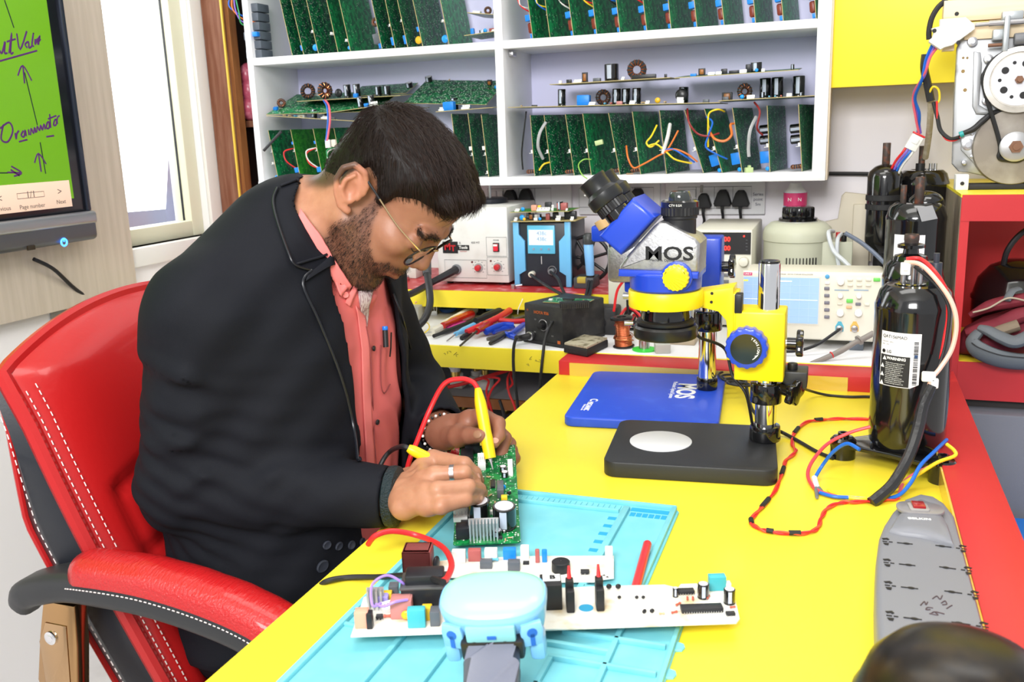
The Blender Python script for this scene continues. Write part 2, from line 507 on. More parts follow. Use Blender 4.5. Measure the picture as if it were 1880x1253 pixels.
solo('display_cable', MB().tube([p0, p0 + V((0, 0.05, -0.03)), (p0 + p1) / 2 + V((0, 0.01, -0.005)), p1, p1 + V((0.02, 0.05, -0.12)), p1 + V((0.02, 0.05, -0.6))], 0.0045, 8, 8), RUB, 'black cable hanging from the wall display', 'cable')
# ------------------------------------------------ brown post and niche by the window
wood = mat('brown_wood', (0.17, 0.055, 0.025), 0.45, noise=(12, (0.28, 0.13, 0.08), 0.4, 0.75), stretch=(6, 6, 0.6))
nic = thing('wooden_niche', 'brown wooden niche unit between the window and the white shelf', 'cabinet', T(XW, 0, 0))
ob('post', MB().span(0.013, 0.085, 2.29, 2.33, 0.75, 2.7, 0.004), wood, nic)
ob('side_board', MB().span(0.0855, 0.097, 2.30, 2.33, 0.75, 2.7), mat('ochre_wood', (0.30, 0.12, 0.035), 0.5, noise=(12, (0.2, 0.07, 0.02), 0.4, 0.7), stretch=(6, 6, 0.6)), nic)
ob('edge_strip', MB().span(0.082, 0.087, 2.284, 2.2895, 0.75, 2.7), mat('brass_strip', (0.75, 0.5, 0.06), 0.4), nic)
ob('niche_back', MB().span(0.01, 0.16, 2.488, 2.498, 0.75, 2.7).span(0.002, 0.014, 2.335, 2.49, 0.75, 2.7), mat('niche_shade', (0.03, 0.018, 0.014), 0.7), nic)  # dark panels added so the recess looks shaded
zn_ = at(455, 222, y=2.37).z
for z in (1.02, zn_ - .018):
 ob('niche_shelf', MB().span(0.015, 0.16, 2.36, 2.487, z, z + 0.018), wood, nic)
pink = mat('pink_bag', (0.42, 0.07, 0.12), 0.25, noise=(60, (0.6, 0.2, 0.27), 0.5, 0.7))
mb = MB()
for p, s in (((-1.665, 2.375, zn_ + .036), (0.032, 0.032, 0.036)), ((-1.66, 2.377, zn_ + .085), (0.028, 0.03, 0.04)), ((-1.664, 2.38, zn_ + .13), (0.024, 0.028, 0.035))):
 mb.ball(p, 1.0, 14, s)
solo('pink_bag', mb, pink, 'pink plastic bag on the upper niche shelf', 'bag')
mb = MB()
for k in range(7):
 mb.tube([(-1.63 + random.uniform(-.01, .01), 2.40, 1.04 + random.random() * .04), (-1.61 + random.uniform(-.02, .02), 2.38, 1.12), (-1.60 + random.uniform(-.02, .02), 2.40, 1.2 + random.random() * .04), (-1.6, 2.42, 1.05)], 0.003, 5, 5, mi=k % 3)
tag(ob('niche_wires', mb, [REDW, BLUW, GRY]), 'tangled coloured wires on the lower niche shelf', 'wires')
# ---------------------------------------------------------------- electronic component library (base at z=0)
CL = {}
def comp(kind):
 if kind in CL:
  return CL[kind]
 mb = MB()
 k = kind.split(':')
 n = k[0]
 a = [float(x) / 1000 for x in k[1].split(',')] if len(k) > 1 else []
 sm = 35
 if n == 'cap':        # electrolytic r,h
  r, h = a
  mb.lathe([(r * .9, 0), (r, h * .03), (r, h * .08), (r * .95, h * .11), (r, h * .14), (r, h * .97), (r * .93, h), (r * .8, h)], 20)
  mb.lathe([(r * .8, h), (r * .8, h + .0003), (0, h + .0003)], 20, mi=1)
  mb.add([(r * 1.01 * math.cos(t), r * 1.01 * math.sin(t), z) for t in (-2.0, -1.8, -1.6, -1.4) for z in (h * .16, h * .94)], [(0, 2, 3, 1), (2, 4, 5, 3), (4, 6, 7, 5)], mi=2)
  ms = [BLKG, mat('can_top', (0.74, 0.74, 0.80), 0.35, 0.3), mat('can_stripe', (0.5, 0.56, 0.68), 0.4)]
 elif n == 'relay':    # w,d,h
  w_, d_, h_ = a
  mb.box((0, 0, h_ / 2), (w_, d_, h_), h_ * .06)
  mb.box((0, 0, h_), (w_ * .82, d_ * .7, h_ * .05), h_ * .02)
  ms = [mat('relay_' + k[2], {'b': (0.01, 0.22, 0.75), 'm': (0.40, 0.10, 0.095), 'k': (0.012, 0.013, 0.017), 'g': (0.1, 0.11, 0.13), 'p': (0.5, 0.2, 0.19), 'o': (0.85, 0.36, 0.25), 'v': (0.38, 0.32, 0.75), 't': (0.06, 0.42, 0.48), 'y': (0.85, 0.55, 0.03), 'w': (0.8, 0.8, 0.76)}[k[2]], 0.38)]
 elif n == 'film':     # brown rounded capacitor
  w_, d_, h_ = a
  mb.box((0, 0, h_ / 2), (w_, d_, h_), d_ * .42, 3)
  ms = [MAR]
 elif n == 'conn':     # white header
  w_, d_, h_ = a
  mb.box((0, 0, h_ * .25), (w_, d_, h_ * .5), .0006)
  mb.box((0, d_ * .42, h_ * .7), (w_, d_ * .15, h_ * .6), .0004)
  for i in range(4):
   mb.box((-w_ * .36 + w_ * .24 * i, -d_ * .05, h_ * .7), (w_ * .05, w_ * .05, h_ * .45), mi=1)
  ms = [WPL, STL]
 elif n == 'coil':     # toroid on edge
  R, r = a
  mb.torus(R, r, 20, 8, T(0, 0, R + r, rx=90), mi=0)
  for i in range(14):
   t = 2 * PI * i / 14
   mb.torus(r * 1.05, r * .16, 8, 5, T(0, 0, R + r, rx=90) @ T(R * math.cos(t), R * math.sin(t), 0) @ T(rz=math.degrees(t)) @ T(rx=90), mi=1)
  ms = [mat('ferrite', (0.03, 0.03, 0.035), 0.5), COP]
 elif n == 'trafo':
  w_, d_, h_ = a
  mb.box((0, 0, h_ / 2), (w_, d_ * .6, h_ * .95), .001)
  mb.box((0, 0, h_ / 2), (w_ * .62, d_, h_ * .7), .002, mi=1)
  ms = [mat('ferrite', (0.03, 0.03, 0.035), 0.5), mat('winding_tape', (0.35, 0.13, 0.03), 0.35)]
 elif n == 'chip':     # w,d,h dark package with legs
  w_, d_, h_ = a
  mb.box((0, 0, h_ / 2 + .0004), (w_, d_, h_), h_ * .12)
  c_ = max(3, int(w_ / .0026))
  for i in range(c_):
   for s_ in (-1, 1):
    mb.box((-w_ * .44 + w_ * .88 * i / (c_ - 1), s_ * (d_ / 2 + .0006), h_ * .25), (.0008, .0014, h_ * .5), mi=1)
  ms = [mat('chip_black', (0.02, 0.021, 0.025), 0.45), STL]
 elif n == 'sink':     # finned heat sink w,d,h
  w_, d_, h_ = a
  c_ = max(4, int(w_ / .004))
  mb.box((0, d_ * .4, h_ / 2), (w_, d_ * .2, h_))
  for i in range(c_):
   mb.box((-w_ / 2 + w_ * (i + .5) / c_, -d_ * .1, h_ / 2), (w_ / c_ * .45, d_ * .8, h_))
  ms = [mat('aluminium', (0.62, 0.64, 0.66), 0.35, 0.7)]
 elif n == 'disc':     # ceramic disc
  r, = a
  mb.ball((0, 0, r * 1.2), r, 12, (1, .45, 1))
  ms = [mat('disc_' + k[2], {'b': (0.01, 0.3, 0.8), 'y': (0.8, 0.45, 0.02), 'k': (0.015, 0.015, 0.018)}[k[2]], 0.3)]
 elif n == 'resistor':
  w_, = a
  mb.lathe([(0, -w_ / 2), (w_ * .18, -w_ * .46), (w_ * .2, -w_ * .3), (w_ * .15, -w_ * .2), (w_ * .15, w_ * .2), (w_ * .2, w_ * .3), (w_ * .18, w_ * .46), (0, w_ / 2)], 10, T(0, 0, w_ * .3, ry=90))
  mb.cyl((-w_ * .9, 0, w_ * .3), (w_ * .9, 0, w_ * .3), w_ * .04, n=5, mi=1)
  ms = [mat('resistor_' + k[2], {'b': (0.1, 0.4, 0.6), 't': (0.55, 0.38, 0.2), 'r': (0.5, 0.1, 0.06)}[k[2]], 0.4), STL]
 elif n == 'fuse':     # small clear-topped fuse/jumper cap
  w_, d_, h_ = a
  mb.box((0, 0, h_ / 2), (w_, d_, h_), w_ * .2)
  ms = [WPL]
 CL[kind] = (mb.mesh(n, ms, sm), {'cap': 'capacitor', 'relay': 'relay', 'film': 'film_capacitor', 'conn': 'connector', 'coil': 'toroid_coil', 'trafo': 'transformer', 'chip': 'chip', 'sink': 'heat_sink', 'disc': 'disc_capacitor', 'resistor': 'resistor', 'fuse': 'jumper'}[n])
 return CL[kind]
def put(kind, parent, M):
 me, nm = comp(kind)
 return link(bpy.data.objects.new(nm, me), parent, M)
SIDE = T(ry=-90)   # component base on a board's -X face
# ---------------------------------------------------------------- white wall shelf
YF = 2.27
ZB, ZM = 1.134, 1.472          # shelf tops
XL, XD0, XD1, XR = -1.585, -0.848, -0.826, -0.045
shelf = thing('wall_shelf', 'white wooden wall shelf full of circuit boards', 'shelf')
lav = mat('lavender_board', (0.70, 0.70, 0.94), 0.6)
for x0, x1, nm in ((XL, XL + 0.019, 'side_panel'), (XD0, XD1, 'divider'), (XR - 0.03, XR, 'side_panel')):
 ob(nm, MB().span(x0, x1, YF, YW - 0.005, ZB - 0.02, 1.86, 0.0015), WHT, shelf)
for x0, x1 in ((XL + 0.019, XD0), (XD1, XR - 0.03)):
 ob('shelf_board', MB().span(x0, x1, YF + 0.002, YW - 0.008, ZM - 0.02, ZM, 0.0015), WHT, shelf)
 ob('shelf_board', MB().span(x0, x1, YF + 0.002, YW - 0.008, 1.80, 1.82, 0.0015), WHT, shelf)
 ob('back_panel', MB().span(x0, x1, YW - 0.008, YW - 0.004, ZB - 0.02, 1.82), lav, shelf)
ob('bottom_board', MB().span(XL, XR, YF - 0.002, YW - 0.005, ZB - 0.021, ZB, 0.0015), WHT, shelf)
ob('edge_band', MB().span(XR, XR + 0.004, YF + 0.01, YW - 0.005, ZB - 0.02, 1.86), mat('raw_edge', (0.65, 0.55, 0.42), 0.6), shelf)
ob('shelf_bracket', MB().box((XD1 + 0.008, YF + 0.05, ZM - 0.03), (0.012, 0.03, 0.012), 0.002), STL, shelf)
# ---------------------------------------------------------------- upright boards
bm_cache = {}
def board_mesh(d, h, m):
 key = (d, h, m.name)
 if key not in bm_cache:
  mb = MB().span(0, 0.0016, 0, d, 0, h)
  mb.mi = [1] * len(mb.f)
  ms = mb.mesh('circuit_board', [m, PCBE], 0)
  for p in ms.polygons:
   p.material_index = 0 if abs(p.normal.x) > 0.9 else 1
  bm_cache[key] = ms
 return bm_cache[key]
def upright(label, px, py, zbase, lean, d, h, m, comps, wires=(), group=None, ys=None, yaw=0):
 x = at(px, py, y=YF + 0.012).x
 y0 = YF + (0.012 if ys is None else ys)
 t = thing('circuit_board', label, 'circuit board', T(x, y0, zbase + 0.0005) @ T(rz=yaw) @ T(ry=-lean), group)
 ob('board', board_mesh(d, h, m), None, t)
 for k, y, z, r in comps:
  put(k, t, T(0, y, z) @ SIDE @ T(rz=r))
 for wm, pts, r in wires:
  ob('wire', MB().tube(pts, r, 6, 5), wm, t)
 return t
def jit(a):
 return random.uniform(-a, a)
tl = [536, 557, 584, 620, 643, 701, 725, 748, 775.5, 824]
NM = ['first', 'second', 'third', 'fourth', 'fifth', 'sixth', 'seventh', 'eighth', 'ninth', 'tenth', 'eleventh', 'twelfth', 'thirteenth', 'fourteenth']
feat = ['with no parts at its foot', 'with a blue relay low at its front', 'with a round blue disc low at its front', 'with a white strip connector', 'with a pale solder side', 'with a grey transformer at its foot', 'with a blue film block at its foot', 'with a blue capacitor at its foot', 'with a yellow disc at its foot', 'with a blue disc and white connector']
cs = [[], [('relay:14,10,9:b', .012, .02, 0)], [('disc:9:b', .012, .02, 0), ('conn:22,6,7', .008, .06, 90)], [('conn:40,6,7', .008, .05, 90)], [('conn:30,6,7', .008, .03, 90), ('disc:5:b', .01, .012, 0)],
      [('relay:26,22,24:g', .02, .032, 0), ('relay:12,12,10:b', .012, .011, 0), ('coil:8,4', .02, .075, 0)], [('relay:20,12,9:b', .01, .02, 0), ('conn:14,6,6', .006, .06, 90)], [('relay:22,10,9:b', .01, .022, 0), ('conn:10,6,6', .006, .07, 90)], [('disc:10:y', .012, .02, 0), ('relay:12,8,7:b', .006, .045, 0)], [('disc:10:b', .012, .018, 0), ('conn:30,6,7', .008, .06, 90)]]
for i, px in enumerate(tl):
 upright(f'{NM[i]} upright board, upper left bay, {feat[i]}', px, 99 - 0.062 * (px - 536), ZM, 10 + jit(.8), 0.17, 0.27, PCBG if i in (3, 4, 9) else PCBD, cs[i] + [('resistor:9:t', .05, .1 + .02 * (i % 3), 0)], group='upright boards in the upper left bay')
gs = thing('plastic_connector_stack', 'stack of grey plastic connector housings at the left end of the upper left bay', 'connectors', T(at(472, 100, y=YF + .03).x, YF + 0.012, ZM))
gp = mat('slate_plastic', (0.10, 0.12, 0.15), 0.5)
for i, (w_, dx) in enumerate(((.052, 0), (.048, .002), (.054, -.001), (.046, .003), (.05, 0), (.05, .001))):
 mb = MB().box((dx, .03, .012 + i * .0245), (w_, .055, .022), .002)
 mb.box((dx - .008, .001, .012 + i * .0245), (.02, .006, .012), .001)
 ob('housing', mb, gp, gs)
for i, wm in enumerate((BLUW, ORG, mat('violet_wire', (0.22, 0.12, 0.6), 0.4), GRNW)):
 ob('wire', MB().tube([(-.045 + i * .004, -.012, .17), (-.05 + .01 * i, -.02, .14 - i * .006), (-.02, -.01, .115 - i * .008), (.012 + i * .002, .01, .10 - i * .005)], .0018, 6, 6), wm, gs)
put('relay:16,12,14:b', gs, T(.018, .002, .063) @ T(rx=90))
def flat(label, p0, p1, d, m, comps, tilt=0.0, name='circuit_board', under=True, group=None, ysh=0.0, cat='circuit board'):
 "a lying board: front edge from p0 to p1 (points), depth d into the shelf"
 p0, p1 = V(p0), V(p1)
 L = (p1 - p0).length
 X = (p1 - p0).normalized()
 Y = V((0, 0, 1)).cross(X).normalized()
 Y = (Matrix.Rotation(math.radians(tilt), 3, X) @ Y).normalized()
 Z = X.cross(Y)
 M = Matrix((X, Y, Z)).transposed().to_4x4()
 M.translation = p0
 t = thing(name, label, cat, M, group)
 mb = MB().span(0, L, 0, d, 0, 0.0016)
 ms = mb.mesh('board', [m, PCBE], 0)
 for p in ms.polygons:
  p.material_index = 0 if abs(p.normal.z) > 0.9 else 1
 link(bpy.data.objects.new('board', ms), t)
 for k, fx, y, r in comps:
  put(k, t, T(fx * L, y, 0.0016, rz=r))
 return t
def sh(px, py, ys):
 return at(px, py, y=YF + ys)
flat('small upper green board, right end of upper left bay', sh(858, 24, .02), sh(907, 27, .02), .12, PCBD, [('relay:20,14,7:w', .2, .03, 0), ('coil:7,3', .6, .03, 20), ('cap:6,12', .88, .03, 0)])
flat('brown-edged board with blue parts, right end of upper left bay', sh(852, 66, .015), sh(908, 58, .015), .12, PCBD, [('relay:9,9,16:b', .2, .02, 0), ('cap:10,10', .5, .03, 0), ('relay:18,12,12:m', .78, .04, 0), ('disc:5:b', .65, .012, 0), ('conn:10,6,6', .92, .01, 0)])
tr = [(977.6, 64), (1009, 61), (1052, 59), (1095, 57), (1137.5, 54), (1187, 51), (1231.5, 46), (1279, 42), (1329, 38), (1386.5, 36), (1437.7, 31), (1498, 26)]
f2 = ['with a red wire loop', 'with a pale rear connector', 'with yellow-green wiring', 'with a white plug on its relay', 'with a clean maroon capacitor', 'with a yellow wire tail', 'with a grey tube', 'with a dusty capacitor', 'with a white tipped capacitor', 'with dark wiring', 'with a dark toroid', 'beside the right end panel']
for i, (px, py) in enumerate(tr):
 cc = [] if i == 1 else [('relay:19,15,15:b', .012, .052, 90), ('film:26,11,14', .013, .028, 0), ('relay:10,9,8:b', .01, .008, 0)]
 if i in (1, 4, 7):
  cc = cc + [('conn:14,8,9', .02, .06, 90)]
 wr = []
 for q in range(2):
  wr.append(([REDW, BLUW, WHW, YWR, BLK][(i + q * 2) % 5], [(-.004, .02, .065 + .01 * q), (-.02, -.004, .085), (-.026 + .008 * q, .004, .12), (-.012, .02, .16)], .0017))
 upright(f'{NM[i]} upright board, upper right bay, {f2[i]}', px, py, ZM, 7 + jit(.8), 0.18, 0.22, PCBG, cc, wr, yaw=-9, group='upright boards in the upper right bay')
mr = [(981, 316), (1012, 316), (1053.5, 315), (1085, 314), (1137.5, 314), (1175.5, 313), (1223, 313), (1291, 312), (1325.5, 311), (1362, 311), (1413, 310), (1472, 309)]
ln = [3, 6.5, 8, 8, 11, 8, 7, 18, 17, 10, 4, 5]
f3 = ['with black and yellow leads', 'with a white sleeve on its wires', 'with a white connector halfway up', 'with a thin green wire at its foot', 'with a white connector and ferrite ring', 'with an orange wire looping out', 'with a tangle of yellow wires', 'leaning hard left behind the wires', 'with a blue relay block at its foot', 'with a blue relay and orange wire', 'with a blue relay and grey sleeve', 'with a striped ferrite ring at its foot']
for i, (px, py) in enumerate(mr):
 cc = [('conn:15,9,11', .008, .062, 90)]
 if i in (0, 2, 4, 5, 11):
  cc.append(('coil:9,4.5', .012, .012, 90))
 if i in (8, 9, 10):
  cc.append(('relay:28,20,24:b', .02, .035, 0))
  cc.append(('disc:5:b', .006, .008, 0))
 if i in (10, 11):
  cc += [('cap:11,34', .06, .075, 0), ('cap:11,34', .06, .1, 0)]
 upright(f'{NM[i]} upright board, middle right bay, {f3[i]}', px, py, ZB, ln[i], 0.17, 0.153 if i not in (7, 8) else .158, PCBD if i not in (3, 5, 8) else PCBG, cc, yaw=-10, group='upright boards in the middle right bay')
def shelf_wire(label, pts, r, m, ys=-0.004):
 P = [V(at(px, py, y=YF + ys + (d[0] if d else 0))) for px, py, *d in pts]
 return solo('loose_wire', MB().tube(P, r, 6, 6), m, label, 'wire')
shelf_wire('orange wire looping in front of the sixth board of the middle right bay', [(1150, 268, .03), (1153, 290), (1163, 308), (1180, 302), (1205, 288), (1225, 275), (1245, 240, .02)], .0022, ORG)
shelf_wire('yellow wire loop above the white cable sleeve in the middle right bay', [(1206, 230, .02), (1196, 250), (1187, 262), (1195, 270), (1210, 258, .01)], .0022, YWR)
shelf_wire('second yellow wire across the blue wires in the middle right bay', [(1190, 268), (1205, 265), (1222, 278), (1240, 293), (1270, 300, .02)], .0022, YWR)
shelf_wire('white cable sleeve hanging in the middle right bay', [(1230, 228, .03), (1226, 250), (1219, 274), (1217, 282)], .0045, WHW)
shelf_wire('dark blue wire running down from the white sleeve', [(1219, 276), (1235, 274), (1255, 285), (1275, 298, .02)], .0022, BLUW)
shelf_wire('orange wire beside the dark blue wire in the middle right bay', [(1219, 280), (1238, 274), (1262, 283), (1280, 297, .02)], .0022, ORG)
shelf_wire('blue wire curling before the ninth board of the middle right bay', [(1297, 215, .02), (1308, 225), (1300, 250), (1296, 270), (1315, 283), (1335, 292, .02)], .0022, BLUW)
shelf_wire('yellow wire arching before the ninth board of the middle right bay', [(1300, 270, .01), (1300, 230), (1302, 208), (1318, 201), (1330, 205, .03)], .0022, YWR)
shelf_wire('orange wire hooking up to the tenth board of the middle right bay', [(1302, 240, .01), (1312, 255), (1330, 259), (1343, 248), (1341, 230), (1347, 227, .02)], .003, ORG)
shelf_wire('dark red wire falling along the eighth board of the middle right bay', [(1262, 200, .03), (1265, 225), (1280, 245), (1300, 250), (1320, 245, .02)], .0025, mat('dark_red_wire', (0.25, 0.02, 0.02), 0.4))
shelf_wire('grey cable sleeve before the eleventh board of the middle right bay', [(1388, 215, .03), (1377, 240), (1374, 270), (1375, 288)], .0042, mat('grey_sleeve', (0.4, 0.41, 0.42), 0.5))
shelf_wire('thin green wire at the shelf front behind the eyepiece', [(1085, 293, .02), (1072, 293), (1062, 303), (1068, 320), (1078, 328)], .0016, mat('lime_wire', (0.3, 0.6, 0.1), 0.4), ys=-0.012)
shelf_wire('white cable sleeve arching at the first board of the middle right bay', [(1002, 225, .02), (991, 245), (988, 270), (997, 292, .02)], .004, mat('grey_sleeve', (0.4, 0.41, 0.42), 0.5))
shelf_wire('yellow wire at the foot of the second board of the middle right bay', [(1010, 298, .02), (998, 302), (990, 313)], .0022, YWR)
shelf_wire('black lead with a yellow tip at the left end of the middle right bay', [(966, 205, .02), (962, 240), (958, 280), (960, 312)], .0024, BLK)
rp = [shelf_wire('dark red wire pair on the eleventh board of the middle right bay', [(1385, 188, .03), (1395, 205), (1390, 235), (1400, 248, .02)], .0024, mat('dark_red_wire', (0.25, 0.02, 0.02), 0.4))]
lg = mat('pale_green_plastic', (0.5, 0.62, 0.3), 0.5)
p = at(1374, 318, y=YF + .004)
solo('terminal_block', MB().box((0, 0, .006), (.018, .014, .012), .0015).box((0, -.002, .014), (.006, .01, .006), .001), lg, 'pale green terminal block on the middle right shelf edge', 'connector', Matrix.Translation((p.x, YF + .012, ZB)) @ T(rz=25))
p = at(1100, 262, y=YF + .01)
solo('terminal_block', MB().box((0, 0, 0), (.02, .012, .012), .0015).cyl((-.004, -.0062, 0), (-.004, -.0075, 0), .002, n=8).cyl((.004, -.0062, 0), (.004, -.0075, 0), .002, n=8), lg, 'pale green terminal block hanging before the fourth board of the middle right bay', 'connector', Matrix.Translation(p) @ T(ry=-12))
p = at(1155, 319, y=YF + .003)
solo('broken_chip', MB().prism([(-.008, -.004), (.0, -.007), (.009, -.001), (.004, .006), (-.005, .005)], 0, .004, .0008), mat('brown_shard', (0.35, 0.22, 0.13), 0.6), 'small brown shard on the edge of the middle right shelf', 'shard', Matrix.Translation((p.x, YF + .01, ZB)))
A = flat('long brown-edged board on the uprights, left of middle right bay', sh(933, 198, .005), sh(1322, 189, .005), .16, PCBD, [('cap:10,42', .24, .05, 0), ('relay:32,20,25:b', .36, .03, 0), ('conn:16,8,8', .41, .008, 0), ('coil:14,6', .43, .08, 30), ('cap:11,40', .5, .07, 0), ('cap:11,40', .545, .07, 0), ('cap:11,40', .60, .06, 0), ('conn:14,8,9', .6, .01, 0), ('resistor:12:b', .47, .012, 90), ('resistor:12:r', .5, .012, 90), ('relay:14,8,8:p', .54, .012, 0), ('resistor:12:t', .65, .012, 60), ('disc:7:y', .71, .03, 0), ('conn:10,8,8', .67, .01, 0), ('disc:16:k', .82, .03, 0), ('conn:16,12,14', .82, .012, 15), ('cap:12,40', .81, .09, 0), ('chip:14,6,4', .12, .02, 0), ('resistor:9:t', .06, .012, 90), ('relay:14,12,8:g', .93, .03, 0), ('resistor:12:t', .75, .015, 80)])
B = flat('brown-edged board on the uprights, right of middle right bay', sh(1319, 186, .002), sh(1500, 176, .002), .16, PCBD, [('relay:14,10,9:g', .05, .05, 0), ('coil:13,6', .25, .05, 30), ('disc:5:b', .24, .012, 0), ('trafo:24,20,20', .06, .06, 0), ('conn:18,8,9', .33, .012, 0), ('cap:5,14', .45, .02, 0), ('resistor:10:b', .52, .012, 90), ('resistor:10:b', .58, .012, 90), ('resistor:10:r', .64, .012, 90), ('conn:12,8,8', .72, .012, 0), ('cap:14,48', .45, .09, 0), ('cap:14,48', .58, .08, 0), ('cap:14,48', .80, .08, 0), ('cap:4,8', .84, .012, 0)])
flat('upper board with one tall capacitor, left of middle right bay', sh(1009, 156, .02), sh(1230, 143, .02), .14, PCBE, [('relay:12,10,9:k', .15, .02, 0), ('fuse:8,8,8', .08, .015, 0), ('conn:20,8,8', .23, .012, 0), ('trafo:14,14,26', .26, .05, 0), ('relay:18,14,9:g', .38, .03, 0), ('cap:18,42', .48, .06, 0), ('coil:17,7', .7, .05, 10), ('relay:60,12,10:k', .78, .015, 0), ('relay:6,6,8:k', .96, .01, 0), ('conn:8,8,8', .61, .012, 0)], tilt=1)
flat('upper board with black blocks, right of middle right bay', sh(1238, 144, .0), sh(1466, 129, .0), .16, PCBG, [('relay:14,10,6:b', .15, .02, 0), ('trafo:16,12,17', .215, .03, 0), ('conn:16,8,7', .3, .015, 0), ('conn:14,8,7', .36, .015, 0), ('relay:14,8,12:k', .4, .03, 0), ('relay:22,16,7:k', .48, .03, 0), ('conn:16,8,8', .56, .015, 0), ('cap:13,22', .66, .03, 0), ('disc:4:b', .67, .008, 0), ('relay:12,12,18:k', .59, .05, 0), ('cap:4,12', .95, .02, 0), ('conn:8,6,7', .72, .012, 0)], tilt=4)
ml = [(510, 321, 211, 489), (551, 320, 220, 524), (592, 318, 221, 562), (630, 316, 214, 595), (668, 314, 213, 635), (703, 312, 200, 672)]
f4 = ['beside the left side panel', 'of lighter green with a blue relay', 'with a blue relay and loose wires', 'with a white plug hanging before it', 'with a blue connector at the top', 'half hidden by the hair']
for i, (px, py, ty, tx) in enumerate(ml):
 cc = [('relay:18,14,14:b', .01, .03, 90), ('film:18,10,13', .01, .012, 0)] if i else [('disc:6:b', .006, .01, 0), ('conn:30,6,6', .006, .05, 90)]
 cc.append(('conn:12,8,9', .01, .085, 90))
 cc.append(('relay:12,8,8:b', .01, .105, 90))
 wr = [([GRNW, BLK, REDW, WHW][(i + q) % 4], [(-.006, .01, .03), (-.03, -.004, .05 + .008 * q), (-.034, 0, .08 + .006 * q), (-.008, .012, .09)], .0018) for q in range(2)]
 upright(f'{NM[i]} upright board, middle left bay, {f4[i]}', px, py, ZB, 8, 0.16, .142, PCBL if i in (1, 2) else PCBG, cc, wr if i else [], group='upright boards in the middle left bay')
for i, (px, h) in enumerate(((842, .165), (872, .165), (896, .16))):
 upright(f'{NM[i]} dense dark green board right of the hair in the middle left bay', px, 309, ZB, 5, .15, h, PCBD, [('conn:12,8,9', .01, .06, 90), ('relay:16,10,7:w', .006, .075, 90), ('chip:14,10,5', .01, .03, 0), ('conn:10,8,8', .006, .012, 90)], group='boards right of the hair')
flat('dark green board tilted up at the right of the middle left bay', sh(742, 190, .05), sh(893, 193, .05), .16, PCBD, [('trafo:14,12,14', .85, .13, 0), ('disc:5:b', .97, .1, 0), ('cap:10,14', .05, .15, 0), ('resistor:9:t', .3, .155, 90)], tilt=24)
flat('green board lying over the uprights right of the hair', sh(800, 206, .01), sh(905, 198, .01), .14, PCBG, [('relay:30,20,22:b', .17, .03, 0), ('conn:22,10,11', .48, .02, 0), ('relay:22,10,12:b', .42, .05, 0), ('cap:10,32', .16, .07, 0), ('conn:14,8,10', .05, .02, 0)], tilt=2)
flat('sloping green board at the left of the middle left bay', sh(489, 211, .0), sh(690, 205, .02), .19, PCBG, [('coil:9,4', .06, .06, 20), ('relay:12,10,8:b', .03, .04, 0), ('conn:26,8,8', .25, .17, 0), ('coil:16,6', .2, .14, 40)], tilt=18)
flat('lower green board carrying black capacitors in the middle left bay', sh(489, 213, -.012), sh(700, 226, -.012), .1, PCBG, [('resistor:10:t', .14, .012, 80), ('resistor:10:t', .19, .012, 80), ('resistor:10:b', .24, .012, 80), ('resistor:10:t', .29, .012, 80), ('relay:22,14,10:w', .25, .04, 0), ('cap:8,24', .36, .04, 0), ('cap:8,24', .44, .05, 0), ('conn:20,10,8', .5, .012, 0), ('relay:14,8,6:g', .57, .012, 0)], tilt=-2)
flat('middle green board under tall capacitors in the middle left bay', sh(585, 210, -.004), sh(700, 194, -.004), .1, PCBL, [('cap:9,30', .55, .05, 0), ('cap:9,30', .75, .04, 0), ('conn:22,10,12', .85, .012, 0), ('relay:12,8,10:b', .72, .02, 0)], tilt=3)
flat('top dark board with tall capacitors at the back of the middle left bay', sh(545, 187, .04), sh(735, 176, .04), .12, PCBD, [('cap:10,36', .42, .05, 0), ('cap:10,36', .53, .04, 0), ('relay:12,10,11:b', .55, .02, 0), ('coil:15,8', .2, .05, 60), ('disc:12:k', .35, .04, 0), ('cap:9,26', .72, .05, 0), ('cap:9,26', .82, .04, 0)], tilt=4)
flat('dark board leaning at the top of the middle left bay', sh(640, 178, .12), sh(745, 172, .12), .09, PCBD, [('cap:10,14', .95, .05, 0)], tilt=20)
flat('pale green flat board end over the fifth upright board', sh(668, 205, .02), sh(760, 199, .02), .1, PCBL, [('conn:20,10,12', .2, .02, 0), ('cap:8,22', .5, .04, 0)], tilt=1)
shelf_wire('pink wire hanging from the board pile in the middle left bay', [(597, 184, .02), (604, 195, -.02), (606, 220, -.03), (603, 245, -.03), (600, 262, -.03)], .0028, mat('pink_wire', (0.75, 0.12, 0.18), 0.4))
shelf_wire('blue wire hanging along the pink wire in the middle left bay', [(594, 185, .02), (600, 196, -.022), (602, 220, -.03), (600, 245, -.03), (598, 262, -.03)], .0022, BLUW)
p = at(606, 264, y=YF - .03)
t = thing('white_plug', 'white wire plug hanging in front of the middle left bay', 'plug', Matrix.Translation(p))
ob('housing', MB().box((-.006, 0, 0), (.014, .01, .022), .0015).box((-.006, -.006, .003), (.008, .003, .01), .001), WPL, t)
ob('housing', MB().box((.011, .002, .001), (.014, .01, .02), .003), mat('ivory_plastic', (0.78, 0.7, 0.6), 0.45), t)
a, b = at(484, 277, y=YF - .004), at(517, 241, y=YF + .0)
solo('black_rod', MB().cyl(a, b, .004, n=10, bev=.001), mat('dark_grey_rod', (0.035, 0.036, 0.042), 0.5), 'dark grey rod leaning across the first board of the middle left bay', 'rod')
